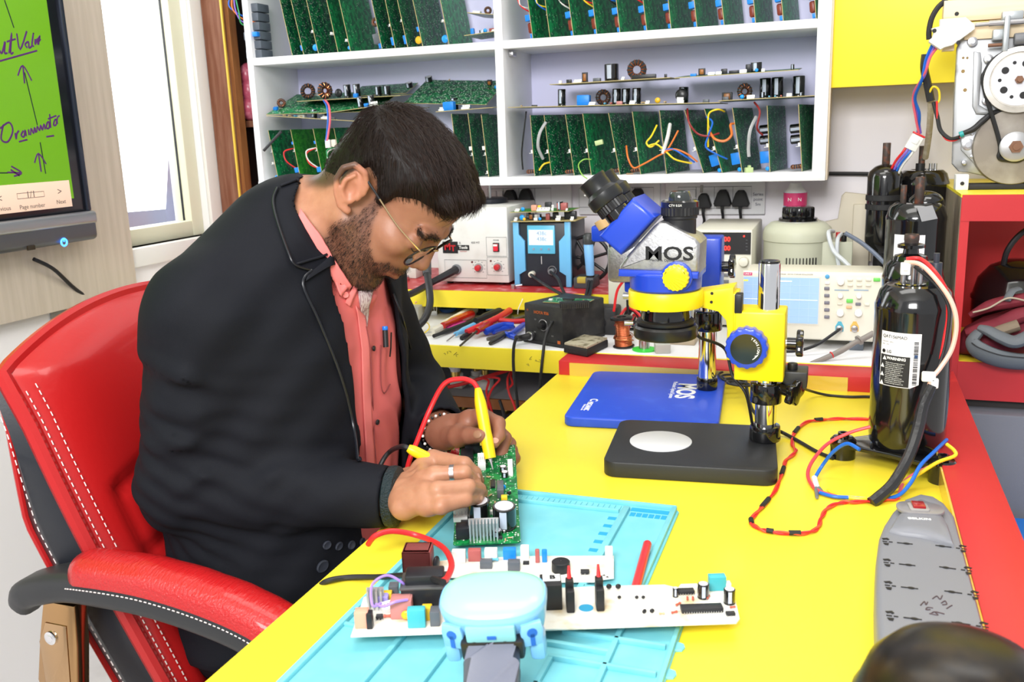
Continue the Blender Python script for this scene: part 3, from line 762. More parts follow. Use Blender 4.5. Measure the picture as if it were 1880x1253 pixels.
# ---------------------------------------------------------------- back counter, tier, desk
def obw(name, mb, mats, parent, smooth=35):
 o = ob(name, mb, mats, None, None, smooth)
 o.parent = parent
 o.matrix_parent_inverse = parent.matrix_basis.inverted()
 return o
def putw(kind, parent, M):
 me, nm = comp(kind)
 o = link(bpy.data.objects.new(nm, me))
 o.parent = parent
 o.matrix_parent_inverse = parent.matrix_basis.inverted()
 o.matrix_basis = M
 return o
def textw(s, size, m, parent, M, ext=0.0002, **k):
 o = text(s, size, m, None, None, ext, **k)
 o.parent = parent
 o.matrix_parent_inverse = parent.matrix_basis.inverted()
 o.matrix_basis = M
 return o
def cable(label, pts, r, m, k=8, n=8, cat='cable', name='cable', group=None):
 return solo(name, MB().tube(pts, r, n, k), m, label, cat, group=group)
ZC, ZD, ZT = 0.78, 0.75, 0.86
cnt = thing('back_counter', 'long back counter with a white top and yellow front edge', 'counter', T(-0.8, 2.2, 0))
obw('worktop', MB().span(XW + .01, 0.20, 1.864, YW - .004, ZC - .02, ZC, .001), WHT, cnt)
obw('front_edge', MB().span(XW + .01, 0.20, 1.86, 1.88, ZC - .052, ZC - .001, .001), YEL, cnt)
ob_scr = mat('pencil_scrawl', (0.16, 0.12, 0.03), 0.7)
for k, (px, py) in enumerate(((828, 652), (983, 664))):
 p = at(px, py, y=1.8595)
 mb = MB()
 for q in range(5):
  x, z = p.x + (q - 2) * .009, p.z + jit(.006)
  mb.tube([(x, 1.8598, z), (x + jit(.006), 1.8598, z + jit(.008)), (x + jit(.006), 1.8598, z + jit(.008))], .0005, 4, 2)
 obw('pencil_scrawl', mb, ob_scr, cnt)
dk = mat('under_shade', (0.04, 0.035, 0.035), 0.7)  # shade under counter and cabinet put into the colour
obw('end_panel', MB().span(0.16, 0.19, 1.92, 2.48, 0.0, ZC - .02), dk, cnt)
obw('lower_shelf', MB().span(XW + .01, 0.16, 1.98, 2.48, 0.605, 0.622, .001), mat('grey_laminate', (0.30, 0.30, 0.33), 0.5), cnt)
obw('shelf_edge', MB().span(XW + .01, 0.16, 1.972, 1.98, 0.598, 0.624, .001), mat('brown_edge', (0.24, 0.08, 0.02), 0.5), cnt)
obw('shade_board', MB().span(XW + .01, 0.16, 2.478, 2.492, 0.0, ZC - .02), dk, cnt)  # added dark board standing for the shaded cavity in front of the wall
tier = thing('counter_tier', 'raised board with a red top and yellow front on the back counter', 'shelf', T(-1.0, 2.3, ZC))
tx1 = -0.455
obw('tier_board', MB().span(XW + .012, tx1, 2.124, 2.48, ZT - .045, ZT - .002), YEL, tier)
obw('front_edge', MB().span(XW + .012, tx1, 2.12, 2.124, ZT - .045, ZT - .001), YEL, tier)
obw('red_top', MB().span(XW + .012, tx1, 2.121, 2.48, ZT - .002, ZT), mat('worn_red', (0.5, 0.03, 0.035), 0.4, noise=(30, (0.72, 0.25, 0.27), 0.52, 0.68)), tier)
for x in (-1.5, -0.9, tx1 - .03):
 obw('foot', MB().span(x, x + .02, 2.2, 2.46, ZC, ZT - .045), BLKM, tier)
desk = thing('work_desk', 'yellow workbench with a raised red border', 'desk', T(-0.17, 1.0, 0))
DX0, DX1, DY0, DY1 = -0.553, 0.207, 0.25, 1.852
obw('desktop', MB().span(DX0, DX1, DY0, DY1, ZD - .03, ZD, .0015), YEL, desk)
obw('back_rim', MB().span(DX0 + .006, DX1, DY1 - .076, DY1, ZD, ZD + .03, .001), RED, desk)
obw('right_rim', MB().span(0.142, DX1, DY0, DY1 - .076, ZD, ZD + .03, .001), RED, desk)
obw('rim_facing', MB().span(DX0 + .03, 0.02, DY1 - .0785, DY1 - .076, ZD, ZD + .027).span(0.1395, 0.142, DY0, DY1 - .3, ZD, ZD + .028), mat('yellow_with_glare', (0.75, 0.5, 0.06), 0.12, noise=(3, (0.62, 0.45, 0.12), 0.4, 0.6)), desk)  # yellow inner facing; greyish tone along the back rim stands for glare
for x in (DX0 + .15, DX1 - .06):
 for y in (DY0 + .05, DY1 - .12):
  obw('leg', MB().span(x, x + .04, y, y + .04, 0, ZD - .03), BLKM, desk)
# ---------------------------------------------------------------- wall sockets
wp = mat('socket_white', (0.78, 0.78, 0.8), 0.3)
ln_ = mat('fine_line', (0.12, 0.12, 0.13), 0.6)
def frame2(mb, x0, x1, z0, z1, y, r=.0006):
 return mb.tube([(x0, y, z0), (x1, y, z0), (x1, y, z1), (x0, y, z1)], r, 4, closed=True)
def socket_panel(label, a, b, inner):
 p0, p1 = at(*a, y=2.488), at(*b, y=2.488)
 t = thing('socket_panel', label, 'socket', T(p0.x, 2.5, p1.z))
 obw('plate', MB().span(p0.x, p1.x, 2.486, 2.4995, p1.z, p0.z, .003), wp, t)
 i0, i1 = at(*inner[0], y=2.485), at(*inner[1], y=2.485)
 mb = frame2(MB(), i0.x, i1.x, i1.z, i0.z, 2.4858)
 for k in range(1, 4):
  x = i0.x + (i1.x - i0.x) * k / 4
  mb.cyl((x, 2.4858, i0.z), (x, 2.4858, i1.z), .0005, n=4)
 obw('module_line', mb, ln_, t)
 for k in range(2):
  x = i0.x + (i1.x - i0.x) * (.06 + .1 * k)
  obw('switch', MB().span(x, x + .016, 2.482, 2.486, i1.z + .03, i0.z - .006, .001), wp, t)
 return t
s1 = socket_panel('white socket panel on the wall at the right, with handwriting', (1222, 336), (1404, 394), ((1245, 344), (1379, 383)))
s2 = socket_panel('white socket panel on the wall behind the eyepiece', (1062, 338), (1212, 394), ((1063, 346), (1200, 380)))
s3 = socket_panel('white socket panel on the wall behind the black can', (880, 341), (1050, 400), ((895, 347), (1012, 382)))
hw = mat('pen_ink', (0.05, 0.05, 0.1), 0.6)
p = at(1392, 357, y=2.4855)
textw('Series', .011, hw, s1, Matrix.Translation((p.x, 2.4852, p.z)) @ UP)
textw('point', .011, hw, s1, Matrix.Translation((p.x, 2.4852, p.z - .013)) @ UP)
textw('5m', .011, hw, s1, Matrix.Translation((p.x, 2.4852, p.z - .026)) @ UP)
def plug(label, px, py, tail, sc_=1.0):
 p = at(px, py, y=2.47)
 t = thing('mains_plug', label, 'plug', T(p.x, 2.47, p.z), 'plugs in the wall sockets')
 s = sc_
 pts = [(-.0225, -.012), (-.019, -.019), (.019, -.019), (.0225, -.012), (.013, .016), (.007, .023), (-.007, .023), (-.013, .016)]
 obw('body', MB().prism([(x * s, z * s) for x, z in pts], 0, .03, .004, 2, M=Matrix.Translation(p + V((0, .014, 0))) @ T(rx=90)), BLKM, t)
 q = [p + V((0, -.005, -.014 * s)), p + V((0, -.01, -.03)), p + V((0, .0, -.06)), V(tail)]
 obw('lead', MB().tube(q, [.006, .004, .0035, .0035], 8, 6), RUB, t)
 return t
plug('round-headed black plug in the right socket panel, left of three', 1292, 370, (-.38, 2.46, .95), .9)
plug('middle black plug in the right socket panel', 1327, 365, (-.32, 2.46, .93))
plug('black plug beside the handwriting on the right socket panel', 1360, 366, (-.27, 2.46, .93))
plug('black plug in the socket panel behind the eyepiece', 1171, 362, (-.5, 2.4, .95))
plug('black plug just left of the stacked boards in the left socket panel', 937, 364, (-.8, 2.46, .92))
plug('black plug behind the stacked boards in the left socket panel', 966, 362, (-.76, 2.46, .92))
p = at(1290, 352, y=2.478)
solo('key_tag', MB().cyl((p.x, 2.455, p.z), (p.x, 2.46, p.z + .018), .004, n=8), mat('dull_metal', (0.4, 0.4, 0.38), 0.4, 0.8), 'small metal pin above the round-headed plug', 'pin')
# ---------------------------------------------------------------- hot air station with red knobs
y = 2.2
a, b = at(806, 523, y=y), at(935, 519, y=y)
zt = at(870, 381, y=y).z
mt = thing('hot_air_station', 'white hot air rework station with two red knobs on the red tier', 'station', T((a.x + b.x) / 2, y, ZT))
mw = mat('station_white', (0.74, 0.74, 0.72), 0.4, noise=(20, (0.66, 0.65, 0.62), 0.5, 0.75))
obw('body', MB().span(a.x, b.x, y, y + .23, ZT + .008, zt, .003), mw, mt)
for x in (a.x + .02, b.x - .03):
 obw('foot', MB().cyl((x, y + .03, ZT), (x, y + .03, ZT + .009), .009, n=12), BLK, mt)
def qz(zx, zy):   # from the 700..960 x 420..640 detail
 return at(700 + zx / 5.696, 420 + zy / 5.696, y=y - .0008)
mb = MB()
for u in (((660, 325), (1105, 520)), ((1105, 300), (1330, 490)), ((1095, 90), (1315, 290))):
 q0, q1 = qz(*u[0]), qz(*u[1])
 frame2(mb, q0.x, q1.x, q1.z, q0.z, y - .0004, .0005)
obw('panel_lines', mb, ln_, mt)
for zx, zy in ((1020, 408), (1220, 400)):
 c = qz(zx, zy)
 obw('dial_ring', MB().cyl((c.x, y, c.z), (c.x, y - .004, c.z), .0115, n=24), mat('grey_ring', (0.35, 0.35, 0.36), 0.4), mt)
 kn = obw('knob', MB().cyl((c.x, y - .003, c.z), (c.x, y - .016, c.z), .008, .0072, 24, .001), mat('knob_red', (0.55, 0.02, 0.03), 0.35), mt)
 mb = MB()
 for k in range(9):
  t = math.radians(-45 + 270 * k / 8)
  mb.box((c.x - .0165 * math.cos(t), y - .0004, c.z + .0165 * math.sin(t)), (.003, .0006, .0012))
 obw('dial_marks', mb, ln_, mt)['kind'] = 'stuff'
for zx, zy in ((950, 350), (1145, 338)):
 c = qz(zx, zy)
 obw('indicator', MB().cyl((c.x, y, c.z), (c.x, y - .002, c.z), .0026, n=12), mat('dark_red_led', (0.12, 0.01, 0.012), 0.3), mt)
c = qz(1203, 195)
sw = obw('power_switch', MB().box((c.x, y - .002, c.z), (.0165, .006, .023), .001), BLK, mt)
obw('rocker', MB().box((c.x, y - .006, c.z), (.012, .006, .018), .001), mat('rocker_red', (0.62, 0.02, 0.04), 0.25, emit=0.3), sw)
obw('rocker_top', MB().box((c.x, y - .0092, c.z + .006), (.011, .001, .005)), WPL, sw)
textw('POWER', .0045, ln_, mt, Matrix.Translation((c.x, y - .0006, c.z + .018)) @ UP)
c = qz(722, 198)
obw('badge', MB().span(qz(640, 140).x, qz(797, 140).x, y - .0012, y, qz(700, 258).z, qz(700, 136).z), BLK, mt)
mr_ = mat('badge_red', (0.5, 0.015, 0.02), 0.4)
textw('M', .024, mr_, mt, Matrix.Translation((qz(693, 195).x, y - .0016, qz(693, 192).z)) @ UP, bold=.0008)
textw('T', .021, mr_, mt, Matrix.Translation((qz(752, 195).x, y - .0016, qz(752, 208).z)) @ UP, bold=.0008)
obw('badge_tools', MB().span(qz(797, 170).x, qz(918, 170).x, y - .0012, y, qz(800, 226).z, qz(800, 172).z), BLK, mt)
textw('Tools', .0105, WPL, mt, Matrix.Translation((qz(858, 198).x, y - .0016, qz(858, 198).z)) @ UP, bold=.0003)
textw('&', .008, ln_, mt, Matrix.Translation((qz(822, 150).x, y - .0006, qz(822, 150).z)) @ UP)
textw('850 MT', .0075, ln_, mt, Matrix.Translation((qz(985, 150).x, y - .0006, qz(985, 148).z)) @ UP)
textw('MULTITECH', .0035, mr_, mt, Matrix.Translation((qz(858, 240).x, y - .0006, qz(858, 240).z)) @ UP)
c = qz(790, 425)
obw('hose_port', MB().cyl((c.x, y, c.z), (c.x, y - .008, c.z), .0135, n=20, bev=.002), GRY, mt)
hose = mat('hose_black', (0.02, 0.021, 0.024), 0.4)
h1 = [c + V((0, -.004, 0)), c + V((-.012, -.03, -.008)), qz(640, 520) + V((0, -.07, 0)), at(765, 535, y=2.06), at(735, 548, y=1.98), at(705, 565, y=1.93), at(690, 600, y=1.9)]
cable('black air hose leaving the white hot air station', h1, [.011, .0105, .009, .009, .009, .009, .009], hose, cat='hose', name='air_hose')
h2 = [at(783, 455, y=2.16), at(784, 500, y=2.1), at(788, 530, y=2.04), at(789, 560, y=2.0), at(778, 588, y=1.96), at(755, 608, y=1.93), at(735, 620, y=1.91), at(700, 625, y=1.9)]
hg = thing('hot_air_wand', 'black hot air handle and curved hose beside the nose', 'hose', Matrix.Translation(h2[0]))
obw('handle', MB().tube([at(785, 440, y=2.2), at(783, 470, y=2.13)], [.009, .012], 14).cyl(at(783, 470, y=2.13), at(784, 505, y=2.09), .0115, n=14, bev=.002), mat('handle_grey', (0.05, 0.05, 0.055), 0.45), hg)
obw('hose', MB().tube(h2[1:], .0092, 12, 8), hose, hg)
p = at(838, 415, y=2.3)
ys_ = thing('yellow_reel', 'yellow plastic reel on top of the white hot air station', 'reel', T(p.x, 2.3, zt))
ob('rim', MB().lathe([(.026, 0), (.03, .002), (.03, .018), (.026, .02), (.018, .02), (.018, 0)], 24), mat('reel_yellow', (0.8, 0.55, 0.02), 0.4), ys_)
p0, p1 = at(873, 400, y=2.34), at(930, 400, y=2.34)
can = thing('black_can', 'black cylindrical motor can with a shaft on the hot air station', 'can', T((p0.x + p1.x) / 2, 2.34, zt))
r = (p1.x - p0.x) / 2
hcan = at(900, 365, y=2.34).z - zt
ob('can_body', MB().lathe([(r * .97, 0), (r, .003), (r, hcan * .5), (r * 1.02, hcan * .52), (r * 1.02, hcan - .012), (r * 1.05, hcan - .01), (r * 1.05, hcan), (r * .9, hcan + .003), (0, hcan + .003)], 28), mat('navy_black', (0.012, 0.014, 0.022), 0.3), can)
ob('shaft', MB().cyl((0, 0, hcan), (0, 0, hcan + .035), .004, n=10), STL, can)
solo('small_jar', MB().lathe([(.011, 0), (.011, .02), (.009, .024), (0, .024)], 16), mat('dark_glass', (0.05, 0.055, 0.06), 0.2), 'small dark jar between the yellow reel and black can', 'jar', T(at(866, 420, y=2.27).x, 2.27, zt))
p = at(948, 521, y=2.17)
bt_ = thing('metal_fitting', 'small metal bolt fitting between the two stations on the red tier', 'bolt', T(p.x - .006, 2.165, ZT))
ob('nut', MB().lathe([(.007, 0), (.007, .009), (.004, .011), (0, .011)], 6), STL, bt_)
ob('stem', MB().cyl((0, 0, .006), (.022, .004, .009), .003, n=8), STL, bt_)
# ---------------------------------------------------------------- blue rework station with stacked boards
yb = 2.2
x0, x1 = at(945, 500, y=yb).x, at(1049, 500, y=yb).x
zt2 = at(1000, 408, y=yb).z
bs = thing('blue_rework_station', 'black and sky-blue rework station with an LCD showing 438', 'station', T((x0 + x1) / 2, yb, ZT))
W_ = x1 - x0
obw('body', MB().span(x0 + .003, x1 - .003, yb + .003, yb + .15, ZT, zt2, .006), mat('station_black', (0.02, 0.024, 0.035), 0.4), bs)
H_ = zt2 - ZT
for sgn in (1, -1):
 pts = [(0, 0), (.09, 0), (.09, .18), (.2, .24), (.2, .7), (.1, .8), (.1, 1), (0, 1)]
 pp_ = [((u * W_) if sgn > 0 else (W_ - u * W_), v * H_) for u, v in pts]
 obw('side_cheek', MB().prism(pp_ if sgn > 0 else pp_[::-1], 0, .012, .002, M=T(x0, yb + .008, ZT + .001) @ T(rx=90)), CYN, bs)
lx0, lx1 = at(969, 440, y=yb).x, at(1019, 440, y=yb).x
lz0, lz1 = at(994, 466, y=yb).z, at(994, 414, y=yb).z
obw('display_panel', MB().span(lx0, lx1, yb - .003, yb + .004, lz0, lz1, .001), mat('panel_blue', (0.12, 0.5, 0.75), 0.35), bs)
lcd_ = obw('lcd', MB().span(lx0 + .004, lx1 - .004, yb - .0036, yb - .002, lz0 + .022, lz1 - .011), mat('lcd_glow', (0.62, 0.78, 0.92), 0.3, emit=0.35), bs)
lcdm = mat('lcd_ink', (0.25, 0.32, 0.45), 0.5)
for k, s in enumerate(('438c', '438c')):
 textw(s, .0135, lcdm, lcd_, Matrix.Translation(((lx0 + lx1) / 2 + .002, yb - .0038, lz1 - .02 - k * .0145)) @ UP)
for k in range(3):
 obw('button', MB().cyl(((lx0 + lx1) / 2 + (k - 1) * .02, yb - .002, lz0 + .012), ((lx0 + lx1) / 2 + (k - 1) * .02, yb - .0045, lz0 + .012), .003, n=10), lcdm, bs)
c = at(994, 478, y=yb)
obw('slot', MB().box((c.x, yb + .002, c.z), (.0015, .004, .02)), mat('pale_line', (0.6, 0.6, 0.6), 0.4), bs)
for (px, py), m_, tail in (((978, 503), CRM, [(995, 520, 2.12), (1030, 540, 2.07), (1050, 550, 2.06), (1062, 552, 2.07)]), ((1014, 498), GRY, [(1024, 512, 2.12), (1032, 530, 2.08), (1040, 545, 2.06), (1052, 552, 2.08)])):
 c = at(px, py, y=yb)
 obw('jack', MB().cyl((c.x, yb + .004, c.z), (c.x, yb - .016, c.z), .0075, n=16, bev=.0015), m_, bs)
 obw('lead', MB().tube([c + V((0, -.014, 0))] + [at(u, v, y=w_) for u, v, w_ in tail], .004, 8, 6), RUB, bs)
c = at(1014, 497, y=yb)
obw('jack_ring', MB().torus(.011, .0015, 20, 6, M=Matrix.Translation((c.x, yb - .001, c.z)) @ T(rx=90)), STL, bs)
flat('lower brown board stacked on the blue rework station', (at(938, 411, y=yb - .01).x, yb - .012, zt2 + .001), (at(1057, 404, y=yb - .01).x, yb - .012, zt2 + .003), .11, PCBE, [('conn:8,8,9', .06, .01, 0), ('disc:7:b', .16, .012, 0), ('disc:4:y', .2, .008, 0), ('trafo:14,14,17', .27, .03, 0), ('conn:10,8,14', .36, .02, 0), ('cap:5,16', .42, .02, 0), ('disc:4:b', .44, .01, 0), ('relay:10,10,16:m', .53, .03, 0), ('relay:14,10,18:k', .63, .04, 0), ('conn:12,9,12', .72, .01, 0), ('relay:30,14,20:k', .86, .04, 0), ('conn:8,8,9', .93, .01, 0), ('cap:6,20', .15, .07, 0), ('cap:6,20', .8, .08, 0)])
flat('upper green board stacked on the blue rework station', (at(937, 385, y=yb).x, yb - .005, zt2 + .024), (at(1045, 376, y=yb).x, yb - .005, zt2 + .026), .1, PCBL, [('conn:12,8,7', .1, .012, 0), ('disc:5:b', .2, .012, 0), ('relay:14,10,14:o', .36, .03, 0), ('relay:8,8,13:y', .45, .03, 0), ('conn:34,9,9', .55, .012, 0), ('chip:18,8,20', .58, .04, 0), ('conn:6,6,14', .69, .02, 0), ('cap:8,22', .8, .03, 0), ('relay:26,14,18:m', .84, .03, 0), ('conn:5,5,6', .95, .008, 0)])
p = at(1083, 470, y=2.2)
hb = thing('rework_wand', 'sky-blue rework handle with black end standing in a holder', 'handle', T(p.x, 2.2, ZT))
c0, c1 = at(1080, 444, y=2.2), at(1084, 507, y=2.2)
obw('grip', MB().cyl(c0, c1, .0125, .0105, 16, .003), mat('grip_blue', (0.22, 0.5, 0.88), 0.35), hb)
obw('cap', MB().lathe([(0, .022), (.008, .021), (.013, .015), (.014, .004), (.0135, -.006), (0, -.006)], 16, M=Matrix.Translation(c0)), mat('cap_black', (0.04, 0.042, 0.045), 0.4), hb)
obw('collar', MB().cyl(c1 + V((0, 0, .002)), c1 + V((0, 0, -.012)), .011, .008, 14), BLK, hb)
for dx in (-.004, .004):
 obw('lead', MB().tube([c1 + V((dx, 0, -.01)), at(1082, 530, y=2.12) + V((dx, 0, 0)), at(1078, 545, y=2.07) + V((dx, 0, 0)), at(1070, 553, y=2.05)], .004, 8, 5), RUB, hb)
obw('sponge_base', MB().span(p.x - .04, p.x + .012, 2.185, 2.25, ZT, ZT + .028, .003), mat('holder_grey', (0.055, 0.06, 0.07), 0.5), hb)
obw('sponge', MB().span(p.x - .03, p.x - .008, 2.183, 2.2, ZT + .014, ZT + .029, .002), mat('sponge_yellow', (0.45, 0.36, 0.06), 0.8), hb)
c = at(1070, 455, y=2.27)
fan = thing('fan_guard', 'black plastic fan guard standing behind the rework handle', 'fan guard', T(c.x, 2.27, ZT))
obw('ring', MB().torus(.058, .005, 32, 8, M=Matrix.Translation((c.x + .012, 2.27, ZT + .063)) @ T(rx=90)), BLK, fan)
for k in range(7):
 t = 2 * PI * k / 7 + .3
 obw('spoke', MB().cyl((c.x + .012, 2.27, ZT + .063), (c.x + .012 + .057 * math.cos(t), 2.27, ZT + .063 + .057 * math.sin(t)), .004, n=8), BLK, fan)
obw('hub', MB().cyl((c.x + .012, 2.262, ZT + .063), (c.x + .012, 2.278, ZT + .063), .018, n=20, bev=.002), BLK, fan)
# ---------------------------------------------------------------- power supplies
y = 2.16
x0, x1 = at(1272, 450, y=y).x, at(1381, 450, y=y).x
zt3 = at(1340, 422, y=y).z
ps = thing('power_supply', 'cream bench power supply with a red digit display below the sockets', 'power supply', T((x0 + x1) / 2, y, ZC))
obw('case', MB().span(x0, x1, y, y + .26, ZC + .006, zt3, .004), CRM, ps)
obw('foot', MB().span(x0 + .02, x1 - .02, y + .02, y + .05, ZC, ZC + .007), BLK, ps)
fz0, fz1 = at(1340, 467, y=y).z, at(1340, 427, y=y).z
dwn = obw('display_window', MB().span(x0 + .004, x1 - .003, y - .002, y + .002, fz0, fz1), BLK, ps)
redled = mat('red_digits', (1.0, 0.03, 0.02), 0.4, emit=1.6)
for k, s in enumerate(('00.00', '00.00')):
 p = at(1341, 440 + 16.5 * k, y=y - .003)
 textw(s, .015, redled, dwn, Matrix.Translation((p.x, y - .0025, p.z)) @ UP, align_x='RIGHT', bold=.0004)
p = at(1366, 434, y=y - .003)
obw('indicator', MB().cyl((p.x, y - .001, p.z), (p.x, y - .0035, p.z), .0022, n=10), redled, dwn)
for k in range(4):
 p = at(1371, 441 + 6 * k, y=y)
 obw('indicator', MB().box((p.x, y - .0025, p.z), (.004, .001, .0012)), mat('dim_mark', (0.1, 0.1, 0.11), 0.5), ps)
p = at(1366, 480, y=y)
obw('knob', MB().cyl((p.x, y, p.z), (p.x, y - .018, p.z), .0115, .0105, 20, .002), CRM, ps)
for k in range(2):
 p = at(1333, 505 + 12 * k, y=y)
 obw('button', MB().box((p.x, y - .002, p.z), (.013, .004, .008), .001), GRY, ps)
y = 2.08
x0, x1 = at(1116, 500, y=y).x, at(1225, 500, y=y).x
ps2 = thing('power_supply', 'second cream bench supply mostly hidden behind the microscope head', 'power supply', T((x0 + x1) / 2, y, ZC))
zz3 = at(1130, 536, y=y).z
obw('case', MB().span(x0, x1, y, y + .2, ZC + .008, at(1130, 440, y=y).z, .004), CRM, ps2)
obw('display_window', MB().span(x0 + .003, x1 - .003, y - .002, y + .001, at(1130, 482, y=y).z, at(1130, 444, y=y).z), BLK, ps2)
obw('foot', MB().span(x0 + .01, x1 - .01, y + .02, y + .06, ZC, ZC + .009), BLK, ps2)
# ---------------------------------------------------------------- variable transformer
y = 2.26
vx0, vx1 = at(1399, 460, y=y).x, at(1528, 460, y=y).x
vr = (vx1 - vx0) / 2
vcx = (vx0 + vx1) / 2
zs_ = at(1460, 437, y=y).z
va = thing('variable_transformer', 'grey-green drum-shaped variable transformer with a black knob on top', 'transformer', T(vcx, y + .01, ZC))
vm = mat('putty_green', (0.50, 0.51, 0.40), 0.45)
hs = zs_ - ZC
ob('drum', MB().lathe([(vr * .97, 0), (vr * .97, hs - .006), (vr * 1.0, hs - .004), (vr * 1.0, hs + .012), (vr * .95, hs + .024), (vr * .78, hs + .036), (vr * .6, hs + .038), (0, hs + .038)], 40), vm, va)
ob('dial_plate', MB().cyl((0, 0, hs + .037), (0, 0, hs + .040), vr * .56, n=32), mat('dial_grey', (0.42, 0.42, 0.4), 0.35, 0.4), va)
kr = .034
kb = [( (kr + (.0025 if i % 4 < 2 else -.0015)) * math.cos(2 * PI * i / 40), (kr + (.0025 if i % 4 < 2 else -.0015)) * math.sin(2 * PI * i / 40)) for i in range(40)]
ob('knob', MB().prism(kb, hs + .045, hs + .072, .004).cyl((0, 0, hs + .040), (0, 0, hs + .046), .044, n=24), BLKG, va)
for k in range(10):
 a = math.radians(-104 + k * 5.5)
 ob('vent_slot', MB().box((0, 0, 0), (.0022, .004, .022), M=T(vr * .97 * math.cos(a), vr * .97 * math.sin(a), hs - .05, rz=math.degrees(a) + 90)), BLK, va)
tb = at(1556, 440, y=y)
ob('terminal_box', MB().span(vr * .6, tb.x - vcx + .012, -.05, .04, 0, hs - .004, .003), vm, va)
for dx, m_ in ((0, mat('terminal_red', (0.4, 0.02, 0.02), 0.4)), (.012, BLK)):
 ob('terminal', MB().cyl((tb.x - vcx - .02 + dx, -.03 - dx, hs - .005), (tb.x - vcx - .02 + dx, -.03 - dx, hs + .016), .006, n=12, bev=.001), m_, va)
greyc = mat('grey_cable', (0.36, 0.38, 0.42), 0.4)
cable('pale grey cable draped over the front of the variable transformer', [at(1530, 425, y=2.24), at(1521, 428, y=2.17), at(1530, 460, y=2.15), at(1550, 480, y=2.13), at(1569, 500, y=2.12), at(1580, 520, y=2.11)], .0048, mat('pale_grey_cable', (0.55, 0.58, 0.62), 0.4))
cable('second pale grey cable beside the transformer terminals', [at(1545, 430, y=2.23), at(1538, 440, y=2.17), at(1537, 470, y=2.155), at(1543, 500, y=2.14), at(1548, 520, y=2.13)], .0045, mat('pale_grey_cable', (0.55, 0.58, 0.62), 0.4))
cable('slate grey cable running from the transformer terminals to the compressors', [at(1551, 428, y=2.2), at(1580, 445, y=2.2), at(1605, 465, y=2.19), at(1625, 485, y=2.17), at(1640, 500, y=2.1)], .0048, mat('slate_cable', (0.16, 0.19, 0.26), 0.4))
p = at(1459, 395, y=2.42)
zb_ = at(1459, 410, y=2.42).z
bo = thing('spray_bottle', 'white bottle with a pink and white label behind the transformer', 'bottle', T(p.x, 2.42, ZC))
r = .0275
hz = at(1459, 352, y=2.42).z - ZC
ht = at(1459, 336, y=2.42).z - ZC
ob('bottle_body', MB().lathe([(r * .9, 0), (r, .004), (r, hz - .002), (r * .62, hz + .01), (r * .5, ht), (0, ht)], 24), WPL, bo)
ob('label_sleeve', MB().lathe([(r + .0004, hz - .1), (r + .0006, hz - .001)], 24), mat('label_pale', (0.6, 0.68, 0.8), 0.4, noise=(30, (0.2, 0.35, 0.6), 0.5, 0.7)), bo)
ob('label_band', MB().lathe([(r + .0008, hz - .034), (r + .001, hz - .002)], 24), mat('label_pink', (0.7, 0.05, 0.18), 0.4), bo)
text('N', .012, WPL, bo, T(.012, -r - .0014, hz - .018) @ UP)
text('N', .012, WPL, bo, T(-.012, -r - .0004, hz - .018) @ UP)
a = [(1490, 398), (1512, 408), (1538, 402), (1545, 360), (1552, 353), (1600, 358), (1600, 480), (1490, 470)]
P_ = [at(*q, y=2.47) for q in a]
solo('plastic_cover', MB().prism([(q.x, q.z) for q in P_][::-1], 0, .02, .003, M=Matrix(((1, 0, 0, 0), (0, 0, -1, 2.485), (0, 1, 0, 0), (0, 0, 0, 1)))).span(at(1567, 375, y=2.455).x, at(1600, 375, y=2.455).x, 2.452, 2.466, ZC + .0, at(1580, 375, y=2.455).z, .003), mat('aged_cream', (0.66, 0.60, 0.48), 0.5), 'cream moulded plastic cover leaning on the wall behind the compressors', 'cover')
cable('black cable stapled along the wall right of the shelf', [at(1512, 319, y=2.49), at(1560, 319, y=2.49), at(1620, 320, y=2.49)], .005, RUB, k=2)
# ---------------------------------------------------------------- oscilloscope
y = 1.98
sx0, sx1 = at(1361, 560, y=y).x, .088
sz0, sz1 = .800, at(1450, 499, y=y).z
os_ = thing('oscilloscope', 'cream digital oscilloscope with a blue screen and round knobs', 'oscilloscope', T((sx0 + sx1) / 2, y, ZC))
ocr = mat('scope_cream', (0.76, 0.73, 0.62), 0.42)
obw('case', MB().span(sx0 + .004, sx1 - .004, y + .01, y + .13, sz0, sz1 - .003, .008), ocr, os_)
obw('front_bezel', MB().span(sx0, sx1, y, y + .02, sz0, sz1, .006, 3), ocr, os_)
for x in (sx0 + .03, at(1572, 640, y=y).x):
 obw('foot', MB().span(x - .014, x + .014, y + .006, y + .04, ZC, sz0 + .002, .002), mat('scope_foot', (0.12, 0.14, 0.17), 0.5), os_)
def oz(zx, zy):
 return at(1360 + zx / 6.264, 480 + zy / 6.264, y=y - .001)
q0, q1 = oz(25, 690), oz(905, 195)
obw('screen_frame', MB().span(q0.x - .003, q1.x + .003, y - .0015, y + .001, q0.z - .003, q1.z + .003), mat('bezel_pale', (0.7, 0.69, 0.62), 0.4), os_)
oss = obw('screen', MB().span(q0.x, q1.x, y - .0022, y, q0.z, q1.z), mat('scope_screen', (0.30, 0.46, 0.72), 0.15, emit=0.35), os_)
pale = mat('trace_pale', (0.8, 0.9, 1.0), 0.5, emit=0.5)
mb = MB()
for k in range(1, 8):
 x = q0.x + (q1.x - q0.x) * k / 8
 mb.box((x, y - .0024, (q0.z + q1.z) / 2), (.0003, .0004, q1.z - q0.z - .006))
for k in range(1, 6):
 mb.box(((q0.x + q1.x) / 2, y - .0024, q0.z + (q1.z - q0.z) * k / 6), (q1.x - q0.x - .004, .0004, .0003))
obw('graticule', mb, mat('grid_pale', (0.5, 0.62, 0.85), 0.5, emit=.2), oss)['kind'] = 'stuff'
c = oz(450, 438)
